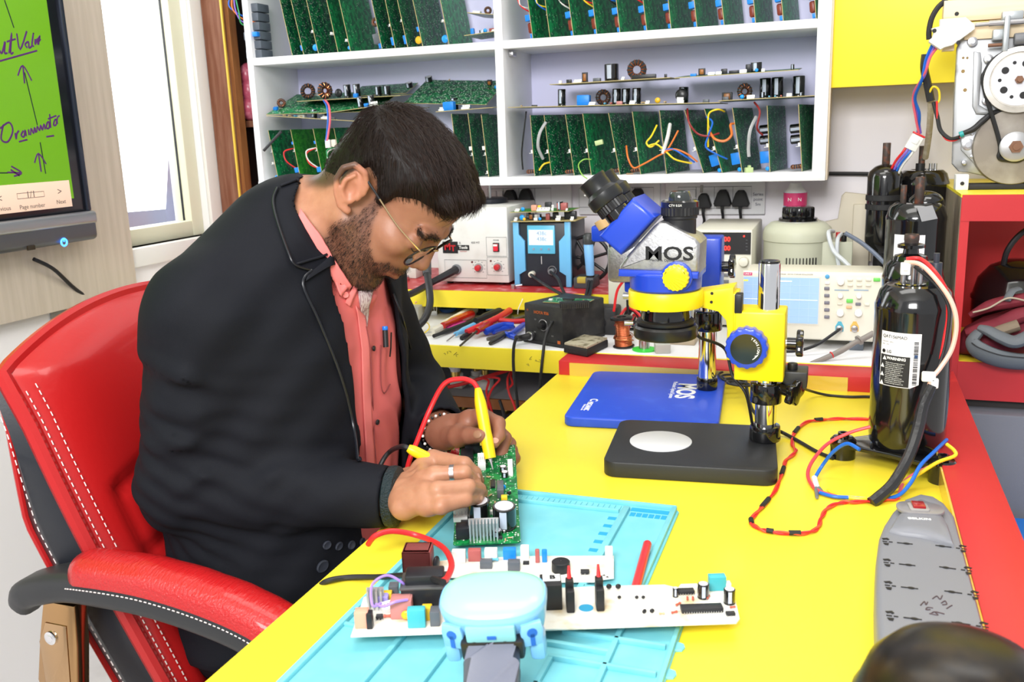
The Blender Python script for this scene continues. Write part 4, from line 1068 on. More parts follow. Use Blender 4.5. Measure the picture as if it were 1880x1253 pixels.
obw('trace', MB().box(((q0.x + q1.x) / 2, y - .0026, c.z), (q1.x - q0.x - .004, .0004, .0009)), pale, oss)
c = oz(520, 228)
obw('status_bar', MB().box((c.x, y - .0026, c.z), (.024, .0004, .002)), pale, oss)
c = oz(60, 217)
obw('status_flag', MB().box((c.x, y - .0026, c.z), (.009, .0004, .0035)), mat('flag_yellow', (0.75, 0.75, 0.1), 0.5, emit=.4), oss)
c = oz(82, 145)
obw('brand_plate', MB().box((c.x, y - .0006, c.z), (.0175, .0012, .0065)), mat('brand_pink', (0.65, 0.06, 0.22), 0.4), os_)
textw('UNI-T', .0052, WPL, os_, Matrix.Translation((c.x, y - .0014, c.z)) @ UP, bold=.0001)
textw('UTD2102CEX   DIGITAL STORAGE OSCILLOSCOPE', .0032, ln_, os_, Matrix.Translation((oz(620, 150).x, y - .0006, oz(620, 150).z)) @ UP)
for zx, zy, w_, h_, m_ in [(995, 248, 9, 5.5, WPL)] + [(990, 312 + 82 * k, 10.5, 6.5, mat('scope_grey_key', (0.18, 0.18, 0.22), 0.4)) for k in range(5)] + [(1258 + 105 * i, 213 + 62 * j, 10.5, 5, CRM) for i in range(3) for j in range(2)] + [(1565, 210, 13, 7, mat('key_green', (0.16, 0.62, 0.12), 0.4)), (1252, 455, 12.5, 8, mat('key_green', (0.16, 0.62, 0.12), 0.4)), (1245, 528, 11, 6, mat('key_orange', (0.7, 0.45, 0.25), 0.4)), (1350, 492, 10.5, 6, mat('scope_grey_key', (0.18, 0.18, 0.22), 0.4)), (1140, 487, 10, 5, CRM), (1450, 497, 10, 5, CRM)]:
 c = oz(zx, zy)
 obw('button', MB().box((c.x, y - .002, c.z), (w_ / 1000, .005, h_ / 1000), .0012), m_, os_)
c = oz(995, 175)
obw('button', MB().cyl((c.x, y, c.z), (c.x, y - .004, c.z), .0045, n=14, bev=.001), mat('key_blue', (0.08, 0.35, 0.65), 0.4), os_)
for zx, zy, r in ((1150, 232, .0075), (1145, 392, .0058), (1358, 395, .0055), (1143, 590, .0078), (1352, 590, .0082)):
 c = oz(zx, zy)
 obw('knob', MB().cyl((c.x, y, c.z), (c.x, y - .012, c.z), r, r * .9, 20, .0015), WPL, os_)
for zx, zy, w_ in ((1160, 333, .028), (1385, 333, .028)):
 c = oz(zx, zy)
 obw('stripe', MB().box((c.x, y - .0006, c.z), (w_, .001, .0022)), mat('stripe_blue', (0.3, 0.42, 0.55), 0.4), os_)
for zx, zy, m_ in ((1135, 770, mat('channel_cyan', (0.1, 0.45, 0.6), 0.4)), (1308, 770, mat('channel_orange', (0.85, 0.5, 0.12), 0.4))):
 c = oz(zx, zy)
 obw('channel_mark', MB().prism([(-.008, -.007), (.008, -.007), (.0085, .003), (.003, .014), (-.003, .014), (-.0085, .003)], 0, .0012, M=Matrix.Translation((c.x, y + .0004, c.z)) @ T(rx=90)), m_ if zx > 1200 else m_, os_)
 obw('socket', MB().cyl((c.x, y, c.z), (c.x, y - .010, c.z), .0068, n=18, bev=.001).cyl((c.x, y - .01, c.z), (c.x, y - .0105, c.z), .003, n=10), STL, os_)
c = oz(1135, 770)
pl_ = cable('black probe lead plugged into the oscilloscope', [c + V((0, -.012, 0)), oz(1080, 790) + V((0, -.03, 0)), oz(900, 890) + V((0, -.05, 0)), oz(720, 945) + V((0, -.06, 0)), oz(560, 950) + V((0, -.07, 0)), oz(400, 960) + V((0, -.05, 0)), oz(250, 1010) + V((0, -.02, 0))], .0032, RUB)
pb0 = [at(1600, 610, y=1.93), at(1572, 628, y=1.915)]
pr_ = thing('scope_probe', 'grey oscilloscope probe lying before the cream oscilloscope', 'probe', Matrix.Translation(at(1540, 645, z=.79)))
gpm = mat('probe_grey', (0.24, 0.22, 0.2), 0.45)
q = [at(1604, 612, y=1.92), at(1580, 625, y=1.91), at(1570, 629, y=1.905), at(1545, 644, y=1.895), at(1515, 658, y=1.88), at(1490, 666, y=1.87)]
obw('probe_body', MB().tube(q, [.006, .006, .005, .006, .0055, .003], 12, 4).cyl(at(1579, 624, y=1.911), at(1576, 626, y=1.909), .0105, n=14), gpm, pr_)
obw('probe_ring', MB().torus(.0062, .0011, 16, 6, M=align(at(1527, 652, y=1.886), q[4] - q[3])), REDW, pr_)
obw('probe_lead', MB().tube([q[5], at(1470, 669, y=1.87), at(1445, 670, y=1.865), at(1420, 662, y=1.88), at(1400, 640, y=1.95)], .0022, 8, 6), RUB, pr_)
# ---------------------------------------------------------------- black soldering station
hz_ = thing('soldering_station', 'black soldering station with orange lettering on the white counter', 'station', T(-0.6, 2.0, ZC))
f0, f1 = at(964, 628, z=ZC), at(1034, 640, z=ZC)
ex = (f1 - f0).normalized()
ey = V((-ex.y, ex.x, 0))
wS = (f1 - f0).length
hS = at(966, 556, y=f0.y).z - ZC
dS = .15
MS = Matrix(((ex.x, ey.x, 0, f0.x), (ex.y, ey.y, 0, f0.y), (0, 0, 1, ZC), (0, 0, 0, 1)))
hk = mat('dusty_black', (0.02, 0.02, 0.022), 0.55, noise=(40, (0.05, 0.048, 0.045), 0.5, 0.8))
obw('case', MB().span(0, wS, 0, dS, .004, hS, .003, M=MS), hk, hz_)
obw('base_lip', MB().span(-.003, wS + .002, -.003, dS, 0, .008, .002, M=MS), BLKM, hz_)
orl = mat('orange_print', (0.55, 0.12, 0.02), 0.5)
FU = MS @ T(wS * .46, -.0008, hS * .8) @ UP
textw('HOYA 936', .0095, orl, hz_, FU, bold=.0002)
textw('*', .012, orl, hz_, MS @ T(wS * .1, -.0008, hS * .8) @ UP, bold=.0003)
obw('orange_mark', MB().box((wS * .9, -.0005, hS * .12), (.008, .0012, .008), M=MS), orl, hz_)
kc = MS @ V((wS * .5, -.002, hS * .5))
dn = -(MS.to_3x3() @ V((0, 1, 0)))
obw('dial', MB().torus(.0125, .0009, 24, 6, M=MS @ T(wS * .5, -.001, hS * .5) @ UP), STL, hz_)
obw('knob', MB().cyl(kc, kc + dn * .012, .009, .008, 18, .001), BLK, hz_)
for u, v in ((.3, .62), (.72, .62), (.28, .3), (.74, .26)):
 obw('panel_mark', MB().box((wS * u, -.0006, hS * v), (.006, .001, .003), M=MS), mat('dim_print', (0.12, 0.12, 0.12), 0.6), hz_)
jc = MS @ V((wS * .2, 0, hS * .2))
obw('jack', MB().cyl(jc, jc + dn * .012, .0105, n=18, bev=.002), STL, hz_)
q = [jc + dn * .01, jc + dn * .03 + V((-.01, 0, -.002)), at(948, 620, y=1.85), at(943, 640, y=1.845), at(943, 680, y=1.845), at(950, 740, y=1.86), at(955, 800, y=1.9)]
obw('plug', MB().tube(q[:3], [.008, .007, .005], 12, 5), RUB, hz_)
obw('lead', MB().tube(q[2:], .0036, 8, 6), RUB, hz_)
sc2 = flat('green board with a dark chip on the soldering station', MS @ V((wS * .35, .02, hS + .001)), MS @ V((wS * 1.2, .05, hS + .001)), .06, PCBG, [('chip:24,14,5', .5, .03, 0), ('conn:8,6,4', .1, .02, 0), ('resistor:7:t', .85, .03, 90)])
chp = thing('large_chip', 'long black pin-row chip overhanging the soldering station corner', 'chip', MS @ T(wS * 1.12, -.006, hS + .0035, rz=48))
ob('package', MB().span(-.012, .052, -.010, .008, 0, .012, .001), BLKM, chp)
mb = MB()
for k in range(14):
 mb.box((-.009 + k * .0044, -.0115, .004), (.0015, .002, .011))
ob('pin_row', mb, mat('dark_pins', (0.08, 0.075, 0.06), 0.5, 0.5), chp)['kind'] = 'stuff'
ih = thing('iron_holder', 'black soldering iron holder with a funnel and worn sponge tray', 'iron holder', Matrix.Translation(at(1090, 625, z=ZC)))
tr0 = [at(1035, 632, z=ZC + .02), at(1078, 640, z=ZC + .02), at(1116, 622, z=ZC + .02), at(1072, 616, z=ZC + .02)]
cx_ = sum((v for v in tr0), V()) / 4
obw('tray', MB().prism([(v.x, v.y) for v in tr0], ZC + .001, ZC + .018, .002), BLKM, ih)
obw('sponge', MB().prism([(cx_.x + (v.x - cx_.x) * .97, cx_.y + (v.y - cx_.y) * .97) for v in tr0], ZC + .018, ZC + .023, .001), mat('worn_sponge', (0.42, 0.38, 0.28), 0.85, noise=(60, (0.12, 0.10, 0.05), 0.5, 0.65)), ih)
hb0 = at(1072, 616, z=ZC)
hb1 = at(1118, 622, z=ZC)
fc = at(1094, 590, y=2.03)
obw('stand', MB().box(((hb0.x + hb1.x) / 2 + .006, 2.055, ZC + .033), (.075, .05, .066), .006), hk, ih)
fa = V((-.75, -.55, .25)).normalized()
obw('funnel', MB().lathe([(.012, -.03), (.019, -.005), (.0235, .004), (.0235, .008), (.017, .008), (.012, -.006), (0, -.006)], 24, M=align(fc, fa)), BLKM, ih)
obw('iron_handle', MB().tube([fc, fc + fa * .02, at(1065, 583, y=1.97), at(1040, 584, y=1.94)], [.011, .0095, .008, .005], 12, 5), RUB, ih)
obw('cord', MB().tube([at(1040, 584, y=1.94), at(1022, 586, y=1.91), at(1010, 598, y=1.885), at(1001, 622, y=1.868), at(997, 650, y=1.85), at(993, 690, y=1.845), at(990, 740, y=1.87)], .0034, 8, 6), RUB, ih)
p = at(1143, 640, z=ZC)
sp = thing('copper_wire_spool', 'black spool of copper wire on the white counter', 'spool', T(p.x, p.y + .012, ZC) @ T(ry=-4))
zt4 = at(1138, 588, y=p.y).z - ZC
ob('flange', MB().lathe([(.009, zt4), (.0245, zt4), (.0245, zt4 + .004), (.02, zt4 + .006), (.011, zt4 + .005), (.009, zt4 - .02)], 24), BLK, sp)
ob('flange', MB().lathe([(.022, 0), (.0235, .002), (.0235, .004), (0, .004)], 24), BLK, sp)
mb = MB()
hh = zt4 - .005
n_ = 26
for k in range(n_):
 mb.torus(.0145 + (.0035 if k < 10 else 0), .0014, 20, 5, M=T(0, 0, .005 + hh * k / n_, rx=jit(1.5)))
ob('winding', mb.lathe([(.0145, .004), (.0145, zt4)], 20), mat('copper_wire', (0.55, 0.16, 0.07), 0.32, 0.85), sp)['kind'] = 'stuff'
ob('loose_turn', MB().torus(.021, .0009, 24, 5, M=T(.001, 0, hh * .42, rx=14)), COP, sp)
ob('loose_turn', MB().torus(.0225, .0009, 24, 5, M=T(.001, 0, hh * .3, rx=-10, ry=8)), COP, sp)
p = at(1183, 643, z=ZC)
sr = thing('solder_reel', 'solder wire reel with a bright green flange under the microscope', 'reel', T(p.x, p.y, ZC))
ob('flange', MB().lathe([(.025, 0), (.026, .001), (.026, .003), (.012, .004), (0, .004)], 24), mat('flange_green', (0.03, 0.62, 0.05), 0.4), sr)
ob('winding', MB().lathe([(.0115, .004), (.0115, .022), (.009, .024), (0, .024)], 20), STL, sr)
p = at(1214, 650, z=ZC)
solo('grey_box', MB().box((0, 0, .010), (.032, .026, .02), .002), mat('grey_block', (0.5, 0.5, 0.46), 0.5), 'small pale grey block beside the green solder reel', 'block', T(p.x, p.y + .012, ZC) @ T(rz=20))
p = at(1250, 640, z=ZC)
solo('beige_tray', MB().span(-.03, .035, 0, .06, 0, .014, .002), mat('beige_plastic', (0.5, 0.4, 0.28), 0.5), 'beige plastic block behind the grey block under the microscope', 'block', T(p.x - .01, p.y + .03, ZC))
# ---------------------------------------------------------------- hand tools on the white counter
def dz(zx, zy):
 return 730 + zx / 6.714, 540 + zy / 6.714
def tp(zx, zy, h=.008):
 return at(*dz(zx, zy), z=ZC + h)
def stick(parent, name, a, b, ra, rb, m, n=12, bev=.0):
 return obw(name, MB().cyl(a, b, ra, rb, n, bev), m, parent)
tred = mat('clear_red', (0.45, 0.008, 0.01), 0.12, coat=.5)
def driver(label, a, b, tip, m, r, rs=.0025, shaft=STL):
 t = thing('screwdriver', label, 'screwdriver', Matrix.Translation(b))
 d = (b - a).normalized()
 mb = MB().lathe([(0, 0), (r * .7, .001), (r, .004), (r, (b - a).length * .7), (r * .7, (b - a).length * .85), (r * .75, (b - a).length)], 10, M=align(a, d))
 obw('grip', mb, m, t)
 if tip is not None:
  obw('shaft', MB().cyl(b, tip, rs, rs * .8, 8), shaft, t)
 return t
driver('red clear-handled screwdriver lying nearest the white tube', tp(920, 245, .016), tp(560, 390, .016), None, tred, .011)
driver('second red clear-handled screwdriver in the middle of the tools', tp(1210, 320, .02), tp(975, 460, .02), tp(770, 640, .004), tred, .011, .003, mat('dark_shaft', (0.1, 0.09, 0.08), 0.4, .7))
driver('sky blue handled thin screwdriver among the tools', tp(990, 365, .01), tp(715, 495, .01), tp(605, 582, .003), CYN, .0075, .002)
driver('long black handled tool lying lowest left among the tools', tp(940, 335, .008), tp(445, 520, .008), None, BLKM, .006)
driver('black handled tool with square end under the red driver', tp(900, 490, .006), tp(790, 545, .006), None, BLK, .0075)
driver('thick black gripped driver pointing up right with a white band', tp(1330, 190, .03), tp(960, 330, .022), None, RUB, .0105)
driver('pale plastic tube lying behind the red screwdriver', tp(1000, 160, .016), tp(420, 470, .01), tp(270, 505, .003), mat('pale_tube', (0.75, 0.72, 0.62), 0.4), .012, .0015, STL)
driver('magenta thin tool peeking under the red screwdriver', tp(840, 355, .006), tp(620, 430, .006), None, mat('magenta_plastic', (0.6, 0.03, 0.3), 0.35), .006)
driver('sky blue tool at the back by the black station', tp(1280, 165, .02), tp(1090, 180, .02), None, CYN, .007)
pl = thing('red_pliers', 'red handled pliers spread open behind the blue pliers', 'pliers', Matrix.Translation(tp(1210, 330, .02)))
prd = mat('plier_red', (0.62, 0.02, 0.03), 0.35)
obw('handle', MB().tube([tp(1380, 205, .034), tp(1250, 290, .03), tp(1100, 360, .024), tp(850, 470, .014)], [.0085, .0085, .008, .007], 12, 5), prd, pl)
obw('handle', MB().tube([tp(1560, 335, .02), tp(1400, 340, .022), tp(1225, 320, .026), tp(1160, 330, .026)], [.0065, .0065, .006, .005], 12, 5), prd, pl)
bl = thing('blue_pliers', 'blue handled pliers lying before the black soldering station', 'pliers', Matrix.Translation(tp(1300, 450, .01)))
pbl = mat('plier_blue', (0.01, 0.06, 0.55), 0.35)
obw('handle', MB().tube([tp(1430, 385, .014), tp(1300, 385, .016), tp(1190, 420, .016), tp(1085, 470, .012)], [.007, .008, .008, .0075], 12, 5), pbl, bl)
obw('handle', MB().tube([tp(1430, 410, .006), tp(1330, 420, .01), tp(1240, 440, .01), tp(1180, 470, .009)], [.005, .006, .006, .0055], 12, 5), pbl, bl)
b2 = thing('cutting_pliers', 'blue handled cutters pointing to the counter edge', 'pliers', Matrix.Translation(tp(1400, 500, .01)))
obw('handle', MB().tube([tp(1560, 380, .012), tp(1470, 450, .012), tp(1390, 510, .01)], [.007, .0075, .0075], 12, 5), pbl, b2)
obw('handle', MB().tube([tp(1490, 555, .006), tp(1420, 520, .008), tp(1330, 490, .009)], [.006, .0065, .006], 12, 5), pbl, b2)
obw('jaw', MB().tube([tp(1330, 490, .008), tp(1230, 560, .006), tp(1140, 610, .005)], [.007, .006, .0045], 8, 4), mat('jaw_dark', (0.07, 0.065, 0.06), 0.4, .6), b2)
gr = mat('jaw_brown', (0.13, 0.115, 0.1), 0.45, .4)
solo('flat_file', MB().tube([tp(1340, 480, .004), tp(1230, 530, .004), tp(1110, 560, .004)], [.006, .007, .005], 8, 4), gr, 'grey brown metal jaw tool lying between the pliers', 'tool')
bd = tp(630, 170, .012)
blid = thing('blue_dish', 'blue plastic lid lying tilted among the tools', 'lid', Matrix.Translation(bd) @ T(rx=22, rz=10))
ob('lid', MB().lathe([(0, 0), (.026, 0), (.0275, .002), (.0275, .012), (.0255, .012), (.025, .004), (0, .004)], 28), mat('lid_blue', (0.02, 0.08, 0.32), 0.35), blid)
wc = thing('white_connectors', 'cluster of white plastic plugs at the back of the tools', 'connectors', Matrix.Translation(tp(960, 150, .012)))
for dx, dy, dz_, rz in ((-.012, 0, .008, 10), (.0, .004, .014, 40), (.012, -.002, .008, -15), (.002, -.006, .0, 60), (.02, .004, .0, 20)):
 ob('plug', MB().box((0, 0, 0), (.016, .012, .014), .002).box((0, -.007, 0), (.01, .003, .008), .001), WPL, wc, T(dx, dy, dz_, rz=rz, rx=15))
hs_ = thing('heat_sink', 'white finned aluminium heat sink behind the hose', 'heat sink', Matrix.Translation(tp(400, 260, 0)) @ T(rz=18))
ob('sink_base', MB().span(-.028, .02, -.008, .012, 0, .012, .001), mat('aluminium', (0.62, 0.64, 0.66), 0.35, 0.7), hs_)
for k in range(8):
 ob('fin', MB().span(-.027 + k * .0064, -.0252 + k * .0064, -.008, .012, .012, .034), mat('pale_aluminium', (0.75, 0.76, 0.74), 0.4, 0.3), hs_)
rl = thing('relay_block', 'white relay block beside the jacket lapel on the counter', 'relay', Matrix.Translation(tp(110, 400, 0)))
ob('block', MB().span(-.012, .018, -.01, .016, 0, .034, .002), mat('pale_grey_block', (0.62, 0.65, 0.7), 0.4), rl)
ob('tab', MB().span(.02, .026, -.004, .004, 0, .028, .001), mat('pale_tube', (0.75, 0.72, 0.62), 0.4), rl)
p = at(735, 538, z=ZC + .05)
scr = thing('levelling_foot', 'round metal levelling foot with a screw on the counter', 'foot', Matrix.Translation(at(736, 545, z=ZC + .04)))
solo('grey_carton', MB().span(-.05, .045, -.02, .04, 0, .04, .002), mat('grey_carton', (0.45, 0.44, 0.40), 0.6), 'grey box under the levelling foot behind the lapel', 'box', Matrix.Translation(at(742, 590, z=ZC)) @ T(rz=10))
ob('disc', MB().lathe([(.0215, 0), (.0225, .002), (.018, .006), (.006, .008), (0, .008)], 24), STL, scr)
ob('screw', MB().cyl((0, 0, .006), (0, 0, .026), .004, n=10), STL, scr)
yw = thing('yellow_lead', 'yellow and pink component leads arching over the relay block', 'lead', Matrix.Translation(tp(230, 300, 0)))
obw('lead', MB().tube([tp(210, 40, .05), tp(225, 120, .04), tp(215, 220, .02), tp(220, 280, .01)], .003, 8, 6), YWR, yw)
obw('lead', MB().tube([tp(60, 650, .002), tp(150, 600, .004), tp(210, 530, .006), tp(240, 450, .01), tp(240, 380, .01)], .002, 6, 6), mat('pink_wire', (0.75, 0.12, 0.18), 0.4), yw)
obw('lead', MB().tube([tp(250, 500, .004), tp(330, 480, .01), tp(390, 420, .02), tp(370, 360, .02), tp(310, 360, .016)], .0014, 6, 6), YWR, yw)
obw('bead', MB().cyl(tp(233, 60, .052), tp(232, 110, .044), .0035, n=8), mat('bead_peach', (0.75, 0.35, 0.3), 0.4), yw)
obw('bead', MB().cyl(tp(233, 20, .056), tp(234, 55, .052), .003, n=8), WPL, yw)
solo('thin_white_wire', MB().tube([tp(1480, 250, .03), tp(1490, 180, .045), tp(1530, 90, .06), tp(1540, 60, .065)], .0012, 6, 5), WHW, 'thin white wire standing up beside the soldering station', 'wire')
solo('steel_tube', MB().cyl(tp(1420, 290, .008), tp(1560, 250, .012), .006, n=10), STL, 'short steel tube tucked behind the red pliers', 'tube')
solo('white_control_board', MB().span(-.07, .06, -.02, .03, 0, .045, .003), mat('carton_white', (0.66, 0.65, 0.6), 0.5), 'pale control unit on the red tier behind the mouth', 'box', Matrix.Translation((at(735, 520, y=2.3).x, 2.3, ZT)))
for k in range(4):
 solo('metal_terminal', MB().cyl((0, 0, 0), (0, -.006, .012), .006, n=10, bev=.001), STL, f'{ORD[k]} metal terminal from the left in front of the pale control unit', 'terminal', Matrix.Translation((at(722 + 9 * k, 514, y=2.25).x, 2.25, ZT + .001)), 'terminals before the control unit')
# ---------------------------------------------------------------- under the counter
for k, (px, py) in enumerate(((842, 700), (868, 698), (892, 696))):
 p = at(px, py + 24, y=2.06)
 t = thing('lamp_holder', f'{ORD[k]} white lamp holder from the left under the counter', 'lamp holder', T(p.x, 2.06 + .03 * (k % 2), .622))
 ob('base', MB().box((0, 0, .012), (.034, .03, .024), .003), WPL, t)
 ob('collar', MB().lathe([(.012, .024), (.014, .026), (.014, .036), (.010, .038), (0, .038)], 16), WPL, t)
 ob('brass_cap', MB().lathe([(.009, .038), (.009, .05), (0, .05)], 14), mat('brass', (0.6, 0.42, 0.12), 0.3, 1.0), t)
p = at(835, 690, y=2.02)
bu = thing('white_bulb', 'white bulb hanging just under the yellow counter edge', 'bulb', T(p.x + .002, 2.02, .675))
ob('glass', MB().lathe([(0, .055), (.02, .05), (.026, .035), (.022, .018), (.013, .006), (.012, 0)], 20), mat('bulb_white', (0.7, 0.7, 0.75), 0.3), bu)
ob('cap', MB().lathe([(.012, 0), (.011, -.014), (.006, -.018), (0, -.018)], 16), mat('brass', (0.6, 0.42, 0.12), 0.3, 1.0), bu)
def uw(label, pts, r=.0028, m=REDW):
 cable(label, [at(px, py, y=yy) for px, py, yy in pts], r, m, name='wire', cat='wire')
uw('red wire bundle running up under the counter', [(790, 730, 1.97), (810, 715, 1.98), (850, 705, 2.0), (900, 690, 2.0), (940, 678, 2.02), (955, 670, 2.06)], .0045)
uw('red wire hanging in the left of the under-counter loop', [(885, 695, 1.99), (897, 700, 1.96), (893, 720, 1.955), (900, 745, 1.95), (905, 765, 1.96)])
uw('red wire looping in the middle under the counter', [(895, 693, 1.98), (917, 696, 1.955), (905, 712, 1.955), (897, 730, 1.95), (896, 755, 1.95)])
uw('red wire hanging at the right under the counter', [(940, 680, 2.0), (932, 695, 1.965), (934, 720, 1.955), (944, 745, 1.95), (950, 770, 1.96)])
uw('red wire behind the hanging black lead under the counter', [(948, 678, 2.04), (938, 690, 1.99), (941, 705, 1.98), (930, 715, 1.97)])
uw('black cable slanting down behind the forearm', [(770, 665, 1.95), (800, 700, 1.94), (830, 745, 1.93), (860, 790, 1.95)], .004, RUB)
uw('second black cable slanting under the counter', [(785, 690, 1.97), (770, 715, 1.96), (760, 740, 1.96)], .004, RUB)
uw('black cable hanging beside the red wires', [(917, 735, 1.94), (925, 760, 1.94), (935, 800, 1.95)], .004, RUB)
p = at(775, 700, y=2.05)
solo('old_relay_box', MB().box((0, 0, .04), (.07, .08, .075), .004), mat('dusty_olive', (0.12, 0.1, 0.05), 0.6, noise=(30, (0.3, 0.28, 0.25), 0.5, 0.7)), 'dusty olive and grey box under the counter behind the lapel', 'box', T(p.x, 2.08, .622) @ T(rz=15))
for k, (px, py) in enumerate(((840, 760), (852, 757), (872, 752), (930, 770), (950, 790))):
 p = at(px, py, y=2.1)
 solo('brass_fitting', MB().cyl((0, 0, 0), (.01, 0, .02), .008, .006, 10, .001), mat('brass', (0.6, 0.42, 0.12), 0.3, 1.0), f'{ORD[k]} small brass fitting from the left on the floor box under the counter', 'fitting', T(p.x, 2.1, .55), 'brass fittings under the counter')
solo('storage_crate', MB().span(-1.0, -.45, 2.02, 2.3, .2, .549, .004), mat('grey_crate', (0.22, 0.22, 0.24), 0.6), 'grey storage crate below the counter shelf', 'crate')
# ---------------------------------------------------------------- blue silicone mat
def lin(a, b, t):
 return a + (b - a) * t
matm = mat('silicone_blue', (0.16, 0.52, 0.60), 0.5, noise=(25, (0.20, 0.57, 0.63), 0.4, 0.7))
matd = mat('silicone_deep', (0.02, 0.33, 0.62), 0.45)
mt_ = thing('silicone_mat', 'light blue silicone repair mat with trays on the yellow workbench', 'mat', T(-.33, .9, ZD))
MX0, MX1, MY0, MY1, MX2, MYS = -.481, -.188, .60, 1.143, -.136, .868
out = [(MX0 + .012, MY0), (MX2, MY0)]
yy = MY0
while yy < MYS - .03:
 out += [(MX2, yy + .012), (MX2 + .006, yy + .014), (MX2 + .008, yy + .02), (MX2 + .006, yy + .026), (MX2, yy + .028)]
 yy += .048
out += [(MX2, MYS - .006), (MX2 - .006, MYS), (MX1, MYS), (MX1, MY1 - .01), (MX1 - .004, MY1 - .003), (MX1 - .012, MY1), (MX0 + .012, MY1), (MX0 + .003, MY1 - .004), (MX0, MY1 - .012), (MX0, MY0 + .012)]
zt_ = ZD + .003
obw('sheet', MB().prism(out, ZD, zt_, .0008, 1), matm, mt_)
def rib(x0, x1, y0, y1, h=.0055):
 obw('rib', MB().span(x0, x1, y0, y1, zt_ - .0005, zt_ + h, .0012, 2), matm, mt_)
rib(MX0 + .002, MX0 + .009, MY0 + .003, MY1 - .01)
rib(MX0 + .005, MX1 - .004, MY1 - .008, MY1 - .002)
rib(MX0 + .03, MX1 - .075, MY1 - .036, MY1 - .032)
rib(MX1 - .01, MX1 - .003, MYS, MY1 - .006)
rib(MX1 - .072, MX1 - .063, MYS - .02, MY1 - .02)
rib(MX1 - .066, MX1 - .004, .893, .899)
for k in range(26):
 x = MX0 + .02 + k * .0078
 obw('ruler_tick', MB().span(x, x + .0016, MY1 - .026, MY1 - .012, zt_ - .0004, zt_ + .0012), matm, mt_)
for k in range(7):
 y = MY1 - .05 - k * .024
 obw('pocket', MB().span(MX1 - .085, MX1 - .074, y - .008, y, zt_ - .001, zt_ + .0006), matd, mt_)
obw('pocket', MB().span(MX1 - .062, MX1 - .012, MY1 - .024, MY1 - .013, zt_ - .001, zt_ + .0006), matd, mt_)
for k in range(6):
 obw('pocket', MB().span(MX1 - .06 + k * .0082, MX1 - .0535 + k * .0082, MY1 - .04, MY1 - .029, zt_ - .001, zt_ + .0006), matd, mt_)
ys0, ys1 = .612, .735
rib(MX0 + .006, -.195, .775, .781)
xs_ = [MX0 + .03, -.38, -.325, -.27, -.215, -.195]
obw('rib', MB().span(MX0 + .008, -.405, .752, .757, zt_ - .0005, zt_ + .0035, .001), matm, mt_)
for x in (-.405, -.352, -.30, -.25, -.197):
 rib(x, x + .006, MY0 + .004, .752 if x < -.21 else .862)
for y in (.66, .705, .752, .80, .848):
 rib(-.25, -.145, y, y + .005)
rib(MX2 - .006, MX2 - .001, MY0 + .004, MYS - .006)
rib(MX0 + .03, MX1 - .01, .868, .873, .003)
# ---------------------------------------------------------------- white appliance boards
brd = mat('white_board', (0.82, 0.80, 0.72), 0.4, noise=(26, (0.62, 0.47, 0.24), 0.53, 0.72))
def plate(name, label, pts, z, th, m, cat='circuit board', tiltM=None):
 o = V((sum(p[0] for p in pts) / len(pts), sum(p[1] for p in pts) / len(pts), z))
 t = thing(name, label, cat, Matrix.Translation(o))
 obw('board', MB().prism([(p[0], p[1]) for p in pts], z, z + th, .0004, 1), m, t)
 return t
zb2_ = ZD + .017
W = [at(px, py, z=zb2_) for px, py in ((644, 1172), (1352, 1147), (1358, 1140), (1346, 1086), (1282, 1083), (1280, 1075), (1250, 1076), (1244, 1083), (1220, 1077), (1100, 1080), (960, 1086), (690, 1095), (668, 1100))]
wb2 = plate('power_board', 'long white circuit board with two black relays and scorched ends in the foreground', W, zb2_, .0022, brd)
z2 = zb2_ + .0022
ang2 = math.degrees(math.atan2(W[1].y - W[0].y, W[1].x - W[0].x))
def on2(kind, px, py, r=0):
 p = at(px, py, z=z2)
 return putw(kind, wb2, Matrix.Translation(p) @ T(rz=ang2 + r))
for a in (('relay:14,12,18:o', 666, 1150), ('relay:6,10,17:k', 680, 1152), ('sink:18,10,22', 690, 1118, ), ('relay:10,8,8:t', 683, 1104), ('relay:13,11,12:v', 703, 1112), ('relay:10,8,12:y', 712, 1106), ('relay:10,12,14:g', 724, 1095), ('relay:22,18,20:p', 739, 1130), ('disc:5:y', 746, 1140), ('relay:18,10,20:t', 766, 1150), ('relay:10,10,14:y', 785, 1136), ('relay:10,14,16:g', 800, 1145), ('conn:14,8,10', 715, 1122, 30), ('chip:7,6,4', 697, 1137), ('resistor:9:r', 712, 1136), ('disc:4:y', 728, 1118)):
 on2(*a)
p = at(783, 1108, z=z2)
tM = Matrix.Translation(p) @ T(rz=ang2)
o = ob('transformer', MB().box((0, 0, .013), (.048, .034, .026), .002).box((0, 0, .031), (.04, .024, .012), .002), mat('relay_k', (0.012, 0.013, 0.017), 0.38), None)
o.parent = wb2
o.matrix_parent_inverse = wb2.matrix_basis.inverted()
o.matrix_basis = tM
obw('transformer_band', MB().box((0, 0, .0255), (.05, .036, .003), .001, M=tM), mat('iron_grey', (0.12, 0.12, 0.125), 0.35, .5), wb2)
for px, py in ((1047, 1118), (1101, 1115)):
 p = at(px, py, z=z2)
 M = Matrix.Translation(p) @ T(rz=ang2)
 t = obw('power_transistor', MB().box((0, 0, .012), (.0085, .020, .024), .0015, M=M).box((0, .004, .026), (.008, .010, .010), .001, M=M), BLK, wb2)
 obw('red_spade', MB().cyl(M @ V((0, .006, .028)), M @ V((0, .012, .042)), .0028, .0012, 8), REDW, wb2)
p = at(1012, 1110, z=z2)
M = Matrix.Translation(p) @ T(rz=ang2)
obw('big_relay', MB().box((0, 0, .014), (.022, .026, .028), .001, M=M), BLK, wb2)
obw('relay_sticker', MB().box((.001, .003, .0285), (.018, .014, .0006), M=M), WPL, wb2)
